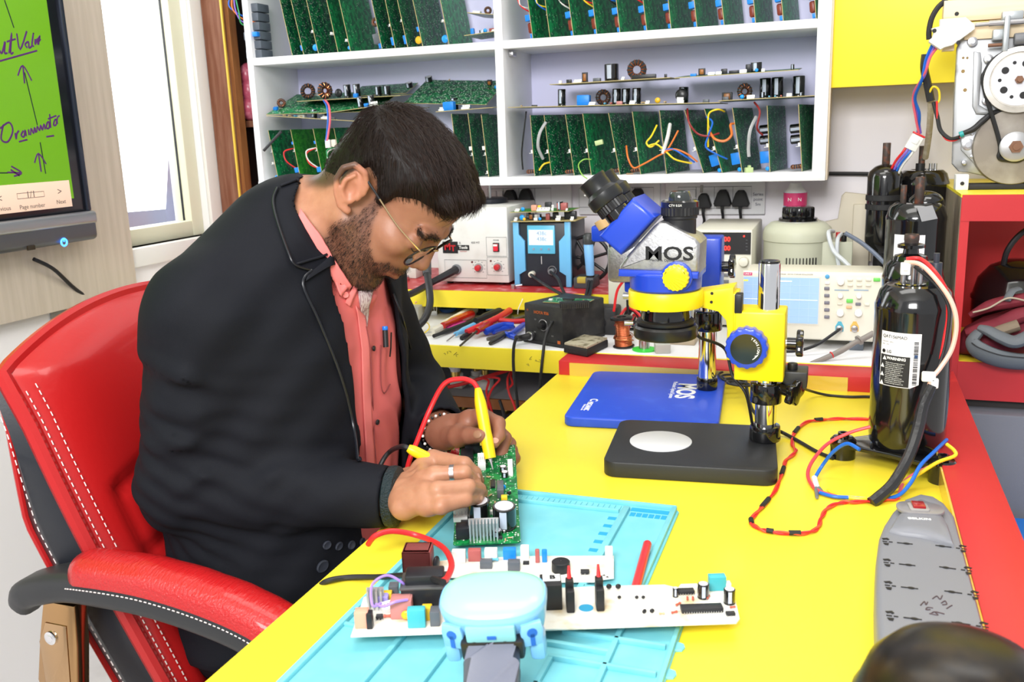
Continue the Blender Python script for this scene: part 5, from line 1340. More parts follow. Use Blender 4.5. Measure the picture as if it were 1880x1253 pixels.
textw('B', .011, BLK, wb2, M @ T(.002, .003, .029), bold=.0004)
p = at(1076, 1117, z=z2)
obw('round_hole', MB().cyl(p, p + V((0, 0, .0003)), .0075, n=24), mat('hole_blue', (0.03, 0.35, 0.6), 0.4), wb2)
for a in (('chip:42,11,5', 1288, 1122), ('cap:6,16', 1291, 1098), ('cap:6,16', 1339, 1108), ('relay:18,10,16:t', 1316, 1082), ('relay:8,8,8:w', 1334, 1082), ('chip:22,8,4', 1255, 1090), ('cap:3,10', 1240, 1096), ('chip:9,5,3', 1341, 1130), ('resistor:7:r', 1245, 1113, 40), ('resistor:7:r', 1300, 1100, 60), ('resistor:6:r', 1345, 1118, 10), ('resistor:7:r', 1238, 1128, 20), ('resistor:6:r', 1262, 1102, 80), ('resistor:6:r', 1272, 1102, 80), ('disc:3:k', 1118, 1083), ('disc:3:k', 1135, 1083), ('disc:2.5:k', 1183, 1128, 20), ('disc:2.5:k', 1197, 1127), ('disc:2:k', 1137, 1101), ('disc:2:k', 1169, 1101), ('disc:2:k', 1181, 1101), ('resistor:6:t', 1215, 1130)):
 on2(*a)
obw('violet_jumper', MB().tube([at(700, 1108, z=z2 + .02), at(684, 1112, z=z2 + .022), at(683, 1075, z=z2 + .035), at(710, 1057, z=z2 + .04), at(738, 1070, z=z2 + .03), at(745, 1080, z=z2 + .02)], .0014, 8, 8).tube([at(690, 1110, z=z2 + .02), at(705, 1114, z=z2 + .02), at(725, 1106, z=z2 + .024), at(748, 1102, z=z2 + .022)], .0014, 8, 8), mat('violet_lead', (0.35, 0.22, 0.75), 0.4), wb2)
zb1_ = ZD + .008
W = [at(px, py, z=zb1_) for px, py in ((735, 1058), (800, 1062), (985, 1066), (1005, 1062), (1025, 1071), (1090, 1071), (1110, 1066), (1127, 1064), (1127, 1023), (960, 1024), (830, 1030), (748, 1040))]
wb1 = plate('filter_board', 'smaller white circuit board with a brown block and round buzzer behind the scanner', W, zb1_, .0018, brd)
z1_ = zb1_ + .0018
def on1(kind, px, py, r=0):
 return putw(kind, wb1, Matrix.Translation(at(px, py, z=z1_)) @ T(rz=ang2 * .8 + r))
on1('relay:33,28,28:m', 769, 1046)
on1('relay:33,28,28:m', 769, 1046).scale = (1.0, 1.0, 1.0)
for a in (('disc:8:k', 802, 1048, 80), ('relay:16,8,15:w', 843, 1032), ('relay:15,9,14:m', 872, 1029), ('relay:15,9,14:w', 902, 1028), ('relay:15,9,13:b', 936, 1026), ('relay:10,9,16:w', 964, 1026), ('relay:5,5,16:m', 987, 1033), ('relay:6,5,15:b', 1000, 1032), ('relay:14,10,9:g', 893, 1042), ('relay:14,10,11:g', 944, 1046), ('chip:10,6,4', 1074, 1054), ('relay:7,5,3:k', 966, 1036), ('resistor:10:b', 908, 1032, 0), ('resistor:9:b', 940, 1033, 0), ('relay:9,5,15:w', 1118, 1026)):
 on1(*a)
p = at(1030, 1048, z=z1_)
obw('buzzer', MB().lathe([(.0105, 0), (.0108, .003), (.0105, .011), (.0095, .0118), (.0015, .0118), (.0012, .0112), (0, .0112)], 28, M=Matrix.Translation(p)), BLK, wb1)
for k in range(3):
 p = at(1103 + 6 * k, 1060 - 3 * (k % 2), z=z1_)
 obw('solder_mark', MB().prism([(-.0018, -.0012), (.0018, -.0012), (0, .0018)], 0, .0004, M=Matrix.Translation(p)), BLK, wb1)
# ---------------------------------------------------------------- green control board under repair
g0, g1, g2, g3 = at(832, 1003, z=.762), at(956, 998, z=.762), at(940, 843, z=.795), at(848, 822, z=.795)
GX = (g1 - g0).normalized()
GY = (g3 - g0)
GL = GY.length
GY = (GY - GX * GY.dot(GX)).normalized()
GZ = GX.cross(GY)
GW = (g1 - g0).length
MG = Matrix((GX, GY, GZ)).transposed().to_4x4()
MG.translation = g0
gb = thing('control_board', 'green control board with two tall capacitors being probed by the man', 'circuit board', MG)
ms = MB().prism(rounded(GW, GL, .003, 3, GW / 2, GL / 2), 0, .0018).mesh('board', [pcb_mat('vivid_board', (14, 128, 62), (8, 92, 48), (205, 215, 200), 0.6, 300), PCBE], 0)
link(bpy.data.objects.new('board', ms), gb)
def g_(px, py, z=.78):
 "board coordinates below a photograph pixel"
 r = V((RC @ np.array(((px - 940) / FPX, (py - 626.5) / FPX, 1.0))).tolist())
 t = (g0 - CAM).dot(GZ) / r.dot(GZ)
 q = CAM + r * t - g0
 return q.dot(GX), q.dot(GY)
def on3(kind, px, py, r=0):
 u, v = g_(px, py)
 return put(kind, gb, T(u, v, .0018, rz=r))
for a in (('cap:14.5,27', 880, 956), ('cap:14.5,30', 927, 970), ('cap:6,8', 913, 986, 0), ('relay:16,16,16:k', 850, 988), ('conn:18,10,14', 846, 958), ('conn:12,9,10', 850, 946), ('chip:16,10,4', 858, 966), ('relay:18,30,14:k', 858, 850), ('relay:22,14,16:k', 868, 832), ('conn:11,16,20', 885, 862), ('conn:7,34,9', 937, 866), ('relay:9,28,12:g', 919, 908), ('relay:8,8,7:y', 926, 922), ('disc:4:b', 924, 903), ('cap:5,8', 924, 868), ('cap:5,8', 927, 878), ('chip:20,6,3', 905, 893, 90), ('chip:8,8,3', 884, 886), ('chip:12,8,4', 893, 936), ('resistor:6:t', 900, 914, 50), ('resistor:6:t', 909, 928, 90), ('disc:3:k', 935, 912), ('chip:8,5,3', 890, 915, 90), ('resistor:6:t', 897, 880), ('disc:2:k', 930, 935), ('resistor:5:b', 937, 930, 90), ('relay:8,5,4:k', 876, 936), ('disc:3:y', 875, 906), ('chip:6,5,3', 915, 942), ('resistor:5:r', 888, 948), ('relay:5,5,5:w', 904, 946), ('chip:6,4,3', 918, 992), ('resistor:5:t', 936, 992), ('resistor:5:t', 928, 996, 90)):
 on3(*a)
u, v = g_(889, 990)
put('sink:37,14,24', gb, T(u, v - .001, .0018))
# ---------------------------------------------------------------- handheld scanner in the foreground
sM = Matrix(((.97, -.20, -.10, -.2735), (.22, .96, .16, .705), (.07, -.18, .98, .840), (0, 0, 0, 1)))
sX = V((.965, .235, .06)).normalized()
sZ = V((-.06, -.22, .97))
sZ = (sZ - sX * sZ.dot(sX)).normalized()
sY = sZ.cross(sX)
sM = Matrix((sX, sY, sZ)).transposed().to_4x4()
sM.translation = at(905, 1098, z=.842)
scn = thing('handheld_scanner', 'pale blue and sea-green handheld scanner with a dark grey handle in front', 'scanner', sM)
sblue = mat('scanner_blue', (0.20, 0.48, 0.86), 0.3, coat=.3)
steal = mat('scanner_teal', (0.30, 0.66, 0.50), 0.3, coat=.3)
def oval(w_, d_, n=36, e=2.7, top=1.0):
 o = []
 for i in range(n):
  t = 2 * PI * i / n
  c_, s_ = math.cos(t), math.sin(t)
  x = math.copysign(abs(c_) ** (2 / e), c_) * w_
  y = math.copysign(abs(s_) ** (2 / e), s_) * d_
  o.append((x * (1 if y > 0 else 1 - .12 * (-y / d_) ** 2), y))
 return o
def oloft(levels, m, name):
 mb = MB()
 n = 36
 vs, fs = [], []
 for w_, d_, z in levels:
  vs += [(x, y, z) for x, y in oval(w_, d_, n)]
 L = len(levels)
 for i in range(L - 1):
  for j in range(n):
   fs.append((i * n + j, i * n + (j + 1) % n, (i + 1) * n + (j + 1) % n, (i + 1) * n + j))
 fs += [tuple(range(n))[::-1], tuple(range((L - 1) * n, L * n))]
 mb.add(vs, fs)
 return ob(name, mb, m, scn, None, 50)
oloft([(.036, .018, -.040), (.042, .024, -.036), (.046, .029, -.02), (.0485, .034, -.004), (.049, .0345, .0), (.0475, .033, .003)], sblue, 'head_shell')
oloft([(.0475, .033, .002), (.046, .0315, .0045), (.042, .028, .0065), (.033, .021, .0085), (.018, .011, .0097), (.005, .003, .010)], steal, 'top_cover')
for sx in (-1, 1):
 b = ob('screw_boss', MB().prism([(-.0085, -.012), (.0085, -.012), (.0105, .004), (.009, .012), (-.009, .012), (-.0105, .004)], 0, .006, .0015, M=T(sx * .034, -.024, -.018, rx=90, rz=sx * 16)), sblue, scn)
 c_ = T(sx * .034, -.024, -.018, rx=90, rz=sx * 16)
 ob('boss_hole', MB().cyl(c_ @ V((0, .003, .0055)), c_ @ V((0, .003, .0068)), .0046, n=16).span(-.002, .002, -.011, .002, .005, .0068, M=c_), mat('boss_dark', (0.02, 0.12, 0.55), 0.35), scn)
 ob('corner_skirt', MB().box((sx * .038, -.018, -.036), (.014, .02, .026), .004), sblue, scn)
ob('latch_panel', MB().box((0, -.0335, -.011), (.044, .006, .017), .002), mat('latch_teal', (0.22, 0.55, 0.68), 0.35), scn)
ob('latch_slot', MB().box((.001, -.0368, -.013), (.008, .002, .003)), mat('boss_dark', (0.02, 0.12, 0.55), 0.35), scn)
hd = mat('handle_slate', (0.13, 0.14, 0.19), 0.35, bump=(300, .1, .001))
mb = MB()
pts = [V((.0, -.022, -.024)), V((.0, -.05, -.034)), V((.001, -.09, -.05)), V((.003, -.14, -.066)), V((.005, -.19, -.078))]
vs, fs = [], []
for i, p in enumerate(pts):
 wv = (.024, .0245, .025, .026, .0265)[i]
 for x, z in rounded(wv * 2, .024, .008, 4):
  vs.append((p.x + x, p.y, p.z + z))
n = 20 + 4
fs = [(i * n + j, i * n + (j + 1) % n, (i + 1) * n + (j + 1) % n, (i + 1) * n + j) for i in range(4) for j in range(n)] + [tuple(range(n)), tuple(range(4 * n, 5 * n))[::-1]]
mb.add(vs, [f[::-1] for f in fs])
ob('handle', mb, hd, scn)
ob('handle_collar', MB().box((0, -.03, -.028), (.056, .016, .02), .003), BLK, scn)
for sx in (-.015, .012):
 ob('clip_tab', MB().box((sx, -.0345, -.0205), (.003, .004, .006), .0005), BLK, scn)
a, b = at(1189, 998, z=ZD + .014), at(1166, 1084, z=ZD + .012)
solo('red_tube', MB().tube([a, a + (b - a) * .02, b, b + (b - a) * .6], [.0042, .0052, .0052, .0052], 12), mat('red_tube', (0.72, 0.03, 0.04), 0.35), 'plain red tube lying across the right of the blue mat', 'tube')
cable('red test lead curving over the yellow desk to the mat', [at(676, 1000, z=.775), at(690, 984, z=.79), at(722, 976, z=.79), at(770, 985, z=.78), at(812, 1005, z=.785), at(829, 1034, z=.80), at(822, 1060, z=.805), at(812, 1068, z=.81)], .0034, REDW, 8, 10, name='test_lead')
cable('black test lead running from the desk edge to the scanner', [at(560, 1110, z=.70), at(580, 1085, z=.735), at(600, 1068, z=.754), at(640, 1061, z=.754), at(700, 1060, z=.76), at(750, 1057, z=.78), at(790, 1062, z=.80), at(814, 1070, z=.812)], .0034, RUB, 8, 10, name='test_lead')
# ---------------------------------------------------------------- microscopes
mblue = mat('scope_blue', (0.012, 0.055, 0.52), 0.35, coat=.2)
myel = mat('scope_yellow', (0.93, 0.72, 0.008), 0.35)
silv = mat('hammered_silver', (0.45, 0.45, 0.46), 0.42, .9, noise=(150, (0.36, 0.36, 0.38), 0.4, 0.7), bump=(260, .3, .0015))
fq = [at(*q, z=.774) for q in ((1118, 848), (1407, 864), (1433, 855), (1424, 782), (1142, 768))]
ang = math.atan2(fq[1].y - fq[0].y, fq[1].x - fq[0].x)
ux, uy = V((math.cos(ang), math.sin(ang), 0)), V((-math.sin(ang), math.cos(ang), 0))
bw, bd_ = .248, .205
bc = V((-.318, 1.236, 0)) + ux * bw / 2 + uy * bd_ / 2
mic = thing('stereo_microscope', 'stereo microscope with a blue and silver head, yellow arm and black base', 'microscope', T(bc.x, bc.y, ZD))
MBs = Matrix.Translation((bc.x, bc.y, ZD)) @ T(rz=math.degrees(ang))
obw('base', MB().prism(rounded(bw, bd_, .02, 5), 0, .024, .0025, M=MBs), mat('base_black', (0.02, 0.021, 0.023), 0.45, bump=(700, .12, .001)), mic)
dc = at(1213, 810, z=.775)
obw('stage_disc', MB().cyl((dc.x, dc.y, ZD + .0235), (dc.x, dc.y, ZD + .0252), .0475, n=48, bev=.0004), mat('stage_white', (0.70, 0.71, 0.72), 0.3), mic)
pf = at(1404, 806, z=.775)
PX, PY = pf.x, pf.y
def my(px, py, y=PY):
 return at(px, py, y=y)
def vz(py, px=1405, y=PY):
 return at(px, py, y=y).z
obw('pole', MB().cyl((PX, PY, ZD + .02), (PX, PY, vz(482, 1409)), .0158, n=32, bev=.002), CHR, mic)
obw('pole_cap', MB().cyl((PX, PY, vz(482, 1409) - .001), (PX, PY, vz(482, 1409) + .003), .0148, n=32, bev=.001), BLKG, mic)
obw('pole_foot', MB().cyl((PX, PY, ZD + .024), (PX, PY, ZD + .048), .0235, .0225, 32, .002), BLKG, mic)
obw('stop_collar', MB().cyl((PX, PY, vz(738)), (PX, PY, vz(702)), .0235, n=32, bev=.002), BLKG, mic)
YB0, YB1 = PY - .034, PY + .03
x0, x1 = my(1348, 640, YB0).x, my(1440, 640, YB0).x
z0, z1 = vz(701, 1395, YB0), vz(574, 1395, YB0)
obw('focus_block', MB().span(x0, x1, YB0, YB1, z0, z1, .003), myel, mic)
ax0 = my(1334, 600, YB0).x
obw('slide_plate', MB().span(ax0, x0 + .002, YB0 + .006, YB1 - .006, vz(664, 1340, YB0), vz(541, 1340, YB0), .002), myel, mic)
obw('rack_strip', MB().span(x0 - .001, x0 + .010, YB0 - .001, YB0 + .02, vz(576, 1356, YB0), vz(541, 1356, YB0), .0015), BLK, mic)
HX, HY = my(1222, 560, dc.y + .004).x, dc.y + .004
def hz2(py, px=1215):
 return at(px, py, y=HY - .05).z
rz0, rz1 = hz2(573), hz2(541)
obw('ring_holder', MB().lathe([(.043, rz0), (.054, rz0), (.0552, rz0 + .002), (.0552, rz1 - .002), (.054, rz1), (.043, rz1)], 48, M=T(HX, HY, 0)), myel, mic)
arm = [my(1262, 567, YB0), my(1290, 567, YB0), my(1318, 574, YB0), my(1332, 590, YB0), my(1336, 620, YB0), my(1346, 620, YB0), my(1346, 529, YB0), my(1262, 541, YB0)]
obw('arm', MB().prism([(q.x, q.z) for q in arm], 0, .05, .002, M=Matrix(((1, 0, 0, 0), (0, 0, 1, YB0 + .004), (0, 1, 0, 0), (0, 0, 0, 1)))), myel, mic)
for px, py in ((1307, 539), (1306, 555), (1207, 557)):
 q = my(px, py, YB0 + .003)
 q2 = q if px > 1250 else V((q.x, HY - .0555, q.z))
 obw('set_screw', MB().cyl((q2.x, q2.y + .001, q2.z), (q2.x, q2.y - .0008, q2.z), .0022, n=10), BLK, mic)
kc = my(1373, 634, YB0)
kn = [((.030 + (.0008 if i % 4 < 2 else -.0008)) * math.cos(2 * PI * i / 64), (.030 + (.0008 if i % 4 < 2 else -.0008)) * math.sin(2 * PI * i / 64)) for i in range(64)]
KM = Matrix.Translation((kc.x, YB0, kc.z)) @ T(rx=90)
obw('tension_knob', MB().prism(kn, .002, .026, .003, M=KM), mblue, mic)
obw('knob_face', MB().cyl((0, 0, .0255), (0, 0, .0272), .0225, n=40, M=KM), BLKG, mic)
for k, ch in enumerate('TENSION'):
 a = math.radians(62 - k * 13)
 textw(ch, .0048, WPL, mic, KM @ T(.0175 * math.cos(a), .0175 * math.sin(a), .0274, rz=math.degrees(a) - 90), bold=.0001)
obw('arrow_mark', MB().tube([(.0178 * math.cos(math.radians(t)), .0178 * math.sin(math.radians(t)), .0274) for t in range(-30, -62, -4)], [.0012, .0004], 6, M=KM).prism([(.0175 * math.cos(-.6) - .003, .0175 * math.sin(-.6)), (.0175 * math.cos(-.6) + .003, .0175 * math.sin(-.6) + .001), (.0185 * math.cos(-.42), .0185 * math.sin(-.42))], .0272, .0276, M=KM), WPL, mic)
def star(cx, cy, cz, axis, r, ln, m=BLKG, par=mic):
 pts = [((r + r * .16 * math.cos(5 * t)) * math.cos(t), (r + r * .16 * math.cos(5 * t)) * math.sin(t)) for t in [2 * PI * i / 40 for i in range(40)]]
 obw('star_knob', MB().prism(pts, ln, ln + r * .55, r * .12, M=align((cx, cy, cz), axis)), m, par)
 obw('knob_stub', MB().cyl((0, 0, -.002), (0, 0, ln), r * .5, n=16, M=align((cx, cy, cz), axis)), m, par)
q = my(1440, 631)
obw('clamp_stub', MB().cyl((q.x - .004, PY, q.z), (q.x + .007, PY, q.z), .0075, n=14), STL, mic)
star(q.x + .006, PY, q.z, (1, 0, 0), .0185, .011)
q = my(1452, 690, PY + .01)
obw('lamp_dimmer', MB().span(q.x - .012, q.x + .024, PY - .005, PY + .04, vz(712, 1455), vz(682, 1455), .002), mat('dimmer_black', (0.03, 0.03, 0.03), 0.4), mic)
obw('dimmer_knob', MB().cyl((q.x + .002, PY + .01, vz(682, 1455)), (q.x + .002, PY + .01, vz(670, 1455)), .0075, n=16, bev=.001), BLK, mic)
q2 = my(1440, 716, PY - .01)
star(PX + .024, PY - .005, q2.z, (.85, -.5, -.15), .018, .016)
obw('clamp_screw', MB().cyl((PX + .018, PY - .003, q2.z), (PX + .032, PY - .011, q2.z - .002), .0035, n=10), STL, mic)
YH0 = HY - .038
def mh(px, py, y=YH0):
 return at(px, py, y=y)
HM = Matrix(((1, 0, 0, 0), (0, 0, 1, YH0), (0, 1, 0, 0), (0, 0, 0, 1)))
sil = [mh(*q) for q in ((1136, 498), (1283, 503), (1285, 448), (1276, 438), (1222, 410), (1208, 409), (1199, 416), (1172, 446), (1150, 471), (1137, 489))]
hb_ = obw('head_body', MB().prism([(q.x, q.z) for q in sil], 0, .076, .006, 3, M=HM), silv, mic)
blu = [mh(*q) for q in ((1135, 508), (1282, 513), (1283, 500), (1136, 495))]
obw('head_collar', MB().prism([(q.x, q.z) for q in blu], -.002, .078, .003, M=HM), mblue, mic)
obw('zoom_body', MB().lathe([(.049, hz2(541)), (.0525, hz2(537)), (.0535, hz2(509)), (.05, hz2(506))], 48, M=T(HX, HY, 0)), mblue, mic)
lt = mh(1228, 467)
textw('MOS', .0275, mat('letter_black', (0.008, 0.008, 0.01), 0.4), mic, Matrix.Translation((lt.x, YH0 - .0004, lt.z)) @ UP, bold=.0006, xs=1.25)
lt = mh(1226, 478.5)
textw('Mechanic Optical System', .0052, mat('letter_black', (0.008, 0.008, 0.01), 0.4), mic, Matrix.Translation((lt.x, YH0 - .0004, lt.z)) @ UP)
kz = mh(1240, 511, YH0 - .014)
kp = [((.0185 + .0006 * math.cos(18 * t)) * math.cos(t), (.0185 + .0006 * math.cos(18 * t)) * math.sin(t)) for t in [2 * PI * i / 108 for i in range(108)]]
obw('zoom_knob', MB().prism(kp, 0, .016, .003, M=Matrix.Translation((kz.x, YH0 - .002, kz.z)) @ T(rx=90)), myel, mic)
obw('knob_surround', MB().cyl((kz.x, YH0 + .002, kz.z), (kz.x, YH0 - .005, kz.z), .0222, n=32, bev=.001), mblue, mic)
obw('zoom_knob', MB().prism(kp, 0, .016, .003, M=Matrix.Translation((kz.x + .004, HY + .042, kz.z + .004)) @ T(rx=-90)), myel, mic)
bb = [mh(*q) for q in ((1101, 433), (1163, 363), (1205, 398), (1141, 468))]
obw('prism_housing', MB().prism([(q.x, q.z) for q in bb][::-1], -.008, .084, .006, 3, M=HM), mblue, mic)
e0, e1 = mh(1132, 396), mh(1083, 331)
ed = (e1 - e0)
EL = ed.length
for dy in (.011, .067):
 M = align((e0.x, YH0 + dy, e0.z), ed)
 L = EL / .078
 obw('eye_tube', MB().lathe([(.0185, -.012), (.0185, .012 * L)], 28, M=M), BLKG, mic)
 obw('diopter_ring', MB().prism([((.0225 + (.0006 if i % 2 else -.0004)) * math.cos(2 * PI * i / 60), (.0225 + (.0006 if i % 2 else -.0004)) * math.sin(2 * PI * i / 60)) for i in range(60)], .010 * L, .026 * L, .0006, 1, M=M), BLK, mic)
 obw('eyepiece', MB().lathe([(.0245, .026 * L), (.0268, .030 * L), (.0268, .046 * L), (.0235, .050 * L), (.0205, .054 * L), (.0205, .072 * L), (.0215, .074 * L), (.0215, .079 * L), (.016, .079 * L), (.012, .074 * L), (0, .074 * L)], 32, M=M), mat('eyepiece_black', (0.014, 0.015, 0.017), 0.35), mic)
 if dy < .02:
  textw('WF10X/20', .004, WPL, mic, M @ T(0, 0, .062 * L) @ Matrix(((0, 0, 1, .0207), (1, 0, 0, 0), (0, 1, 0, 0), (0, 0, 0, 1))) if False else align((e0.x, YH0 + dy, e0.z), ed) @ T(0, 0, .063 * L, rz=0) @ Matrix.Rotation(math.radians(90), 4, 'X') @ T(0, 0, .0208))
pc = mh(1248, 440, HY)
def pz(py):
 return mh(1248, py, HY).z
obw('camera_tube', MB().lathe([(.0235, pz(448)), (.0235, pz(402)), (.025, pz(400)), (.025, pz(392))], 32, M=T(pc.x, HY, 0)), BLK, mic)
kr_ = [((.0268 + (.0006 if i % 2 else -.0005)) * math.cos(2 * PI * i / 64), (.0268 + (.0006 if i % 2 else -.0005)) * math.sin(2 * PI * i / 64)) for i in range(64)]
obw('port_ring', MB().prism(kr_, pz(395), pz(379), .0006, 1, M=T(pc.x, HY, 0)), BLK, mic)
obw('port_collar', MB().lathe([(.0272, pz(380)), (.0272, pz(370)), (.024, pz(367)), (0, pz(367))], 32, M=T(pc.x, HY, 0)), BLKG, mic)
textw('CTV 0.5X', .0046, WPL, mic, T(pc.x - .002, HY - .0274, pz(375)) @ UP)
obw('port_cap', MB().lathe([(.0165, pz(368)), (.0165, pz(362)), (.0145, pz(353)), (.013, pz(351)), (0, pz(351))], 28, M=T(pc.x, HY, 0)), mat('cap_smoke', (0.03, 0.035, 0.035), 0.1, coat=.5), mic)
obw('objective', MB().lathe([(.0365, hz2(603)), (.037, hz2(590)), (.0345, hz2(570))], 40, M=T(HX, HY, 0)), BLKG, mic)
lz = hz2(632)
obw('lamp_flange', MB().lathe([(.030, hz2(606)), (.0425, hz2(606)), (.0435, hz2(603)), (.0435, hz2(600)), (.040, hz2(597)), (.036, hz2(597))], 40, M=T(HX, HY, 0)), BLK, mic)
obw('ring_lamp', MB().lathe([(.028, lz), (.046, lz), (.0478, lz + .003), (.0478, hz2(612)), (.045, hz2(608)), (.030, hz2(606))], 44, M=T(HX, HY, 0)), mat('lamp_black', (0.012, 0.012, 0.013), 0.3), mic)
obw('lamp_screw', MB().cyl((HX - .0475, HY - .01, hz2(606)), (HX - .06, HY - .014, hz2(606)), .004, n=12), STL, mic)
q = mh(1158, 547, HY)
obw('side_screw', MB().cyl((HX - .054, HY, (rz0 + rz1) / 2), (HX - .064, HY, (rz0 + rz1) / 2), .005, n=12), STL, mic)
obw('lamp_lead', MB().tube([(HX + .046, HY, hz2(615)), at(1285, 620, y=HY + .02), at(1330, 640, y=HY + .06), at(1345, 690, y=HY + .06), at(1370, 725, y=HY + .05), (PX - .02, PY + .03, ZD + .03), (PX - .014, PY + .027, ZD + .026)], .0025, 8, 8), RUB, mic)
bl0 = at(1044, 780, z=ZD)
tl_, tr_, br_ = at(1091, 672, z=.77), at(1328, 684, z=.77), at(1325, 772, z=.77)
bm_ = thing('stereo_microscope', 'rear stereo microscope on a blue base printed MOS, head hidden behind the first', 'microscope', T(-.32, 1.63, ZD))
ctr = [(-.442, 1.452), (-.178, 1.462), (-.205, 1.772), (-.468, 1.768)]
dirx = V((ctr[1][0] - ctr[0][0], ctr[1][1] - ctr[0][1], 0))
b_ang = math.degrees(math.atan2(.31, -.026)) - 90
bcx, bcy = sum(c[0] for c in ctr) / 4, sum(c[1] for c in ctr) / 4
MB2 = Matrix.Translation((bcx, bcy, ZD)) @ T(rz=b_ang)
obw('base', MB().prism(rounded(.262, .312, .018, 5), 0, .018, .0035, 3, M=MB2), mat('base_blue', (0.016, 0.07, 0.56), 0.42, noise=(30, (0.03, 0.10, 0.62), 0.55, 0.75)), bm_)
def pt(s, px, py, size, **k):
 q = at(px, py, z=ZD + .018)
 textw(s, size, WPL, bm_, Matrix.Translation((q.x, q.y, ZD + .0181)) @ T(rz=b_ang - 90), **k)
pt('MOS', 1258, 718, .048, bold=.0015)
pt('Mechanic Optical System', 1236, 716, .0115, xs=.95)
pt('C', 1090, 735, .02, bold=.0006)
pt('MECHANIC', 1080, 746, .013, bold=.0004, xs=.8)
pt('Mechanic tools', 1071, 748, .006)
q = at(1298, 712, z=ZD + .02)
QX, QY = q.x, q.y
def qz_(py, px=1298):
 return at(px, py, y=QY).z
obw('pole', MB().cyl((QX, QY, ZD + .016), (QX, QY, qz_(500)), .0165, n=32), CHR, bm_)
obw('pole_foot', MB().cyl((QX, QY, ZD + .018), (QX, QY, qz_(692)), .0192, n=32, bev=.002), BLKG, bm_)
obw('clamp', MB().cyl((QX, QY, qz_(606)), (QX, QY, qz_(570)), .026, n=32, bev=.003), BLKG, bm_)
q0, q1 = at(1287, 528, y=QY), at(1327, 434, y=QY)
obw('focus_block', MB().span(q0.x - .02, q1.x, QY - .03, QY + .03, q0.z - .03, q1.z, .004), mblue, bm_)
star(q1.x, QY, at(1340, 490, y=QY).z, (1, 0, 0), .0195, .012, BLKG, bm_)
obw('rear_arm', MB().span(at(1150, 500, y=QY).x, q0.x, QY - .02, QY + .02, q0.z - .01, q0.z + .03, .004), mblue, bm_)
obw('rear_head', MB().box((at(1165, 480, y=QY).x, QY, q0.z + .045), (.09, .07, .07), .01), silv, bm_)
ec = at(1113, 420, y=QY)
obw('rear_prism_housing', MB().box((ec.x + .004, QY - .0, ec.z - .006), (.048, .075, .03), .005), mblue, bm_)
obw('rear_eye_tube', MB().cyl((ec.x + .006, QY - .03, ec.z + .005), (ec.x - .002, QY - .03, ec.z + .02), .014, n=20), mat('tan_tube', (0.55, 0.36, 0.16), 0.5), bm_)
cable('red wires bunched behind the microscope head on the counter', [at(1160, 500, y=1.98), at(1135, 530, y=1.98), at(1128, 565, y=1.97), at(1127, 572, y=1.97)], .003, REDW, name='wire', cat='wire')
bun = thing('cable_bunch', 'bunch of black and red cables behind the copper spool', 'cables', Matrix.Translation(at(1155, 590, z=ZC)))
for k in range(5):
 pts = [at(1130 + 8 * k, 600 + jit(4), y=2.0 + .01 * k), at(1150 + 5 * k, 572 + jit(6), y=2.01), at(1175, 580 + 4 * k, y=2.0), at(1170 - 6 * k, 596 + jit(3), y=1.99)]
 obw('cable', MB().tube(pts, .0035, 8, 6), RUB if k % 3 else REDW, bun)
obw('white_plug', MB().box(tuple(at(1152, 545, y=2.0)), (.009, .006, .014), .001), WPL, bun)
obw('lead', MB().tube([at(1152, 550, y=2.0), at(1153, 570, y=2.0), at(1158, 592, y=2.0)], .003, 8, 4), RUB, bun)
cb = thing('coiled_lead', 'black lead coiled on the blue base beside the rear pole', 'cable', Matrix.Translation(at(1340, 700, z=ZD)))
for k in range(4):
 cc_ = at(1338 + 6 * k, 690 + 5 * k, z=ZD + .022 + .004 * k)
 cc_.z = max(cc_.z, ZD + .022)
 obw('loop', MB().torus(.019 + .002 * (k % 2), .0022, 28, 6, M=Matrix.Translation(cc_) @ T(rx=8 - 5 * k, ry=5)), RUB, cb)
cable('black lead hanging behind the front microscope pole', [at(1368, 690, z=ZD + .03), at(1372, 720, z=ZD + .02), at(1380, 750, z=ZD + .01), at(1392, 765, z=ZD + .004)], .003, RUB)
cable('black lead from the lamp dimmer across the desk', [at(1470, 712, z=.80), at(1490, 719, z=.765), at(1520, 726, z=.753), at(1560, 729, z=.753), at(1600, 729, z=.753), at(1660, 735, z=.753)], .0025, RUB)
cable('black lead from the pole foot to the compressor foot', [at(1420, 790, z=ZD + .026), at(1435, 794, z=.757), at(1465, 810, z=.753), at(1500, 830, z=.753), at(1530, 842, z=.753)], .003, RUB)
# ---------------------------------------------------------------- compressors
cblk = mat('compressor_black', (0.006, 0.006, 0.007), 0.14, coat=.7, bump=(30, .08, .002))
rusty = mat('rusty_pipe', (0.05, 0.035, 0.03), 0.5, noise=(90, (0.2, 0.06, 0.03), 0.5, 0.7))
def comp_body(t, r, h, z0=.03):
 ob('shell', MB().lathe([(0, z0), (r * .8, z0), (r * .97, z0 + .01), (r, z0 + .022), (r, h - .04), (r * 1.01, h - .034), (r * 1.01, h - .028), (r * .985, h - .024), (r * .9, h - .008), (r * .74, h), (r * .5, h + .001), (r * .46, h - .004), (0, h - .004)], 48), cblk, t)
p = at(1668, 846, z=ZD + .02)
C1 = thing('compressor', 'black rotary compressor with a white warning label standing on the yellow desk', 'compressor', T(.101, 1.415, ZD))
r1 = .0535
h1 = at(1668, 522, y=1.415).z - ZD
comp_body(C1, r1, h1, .022)
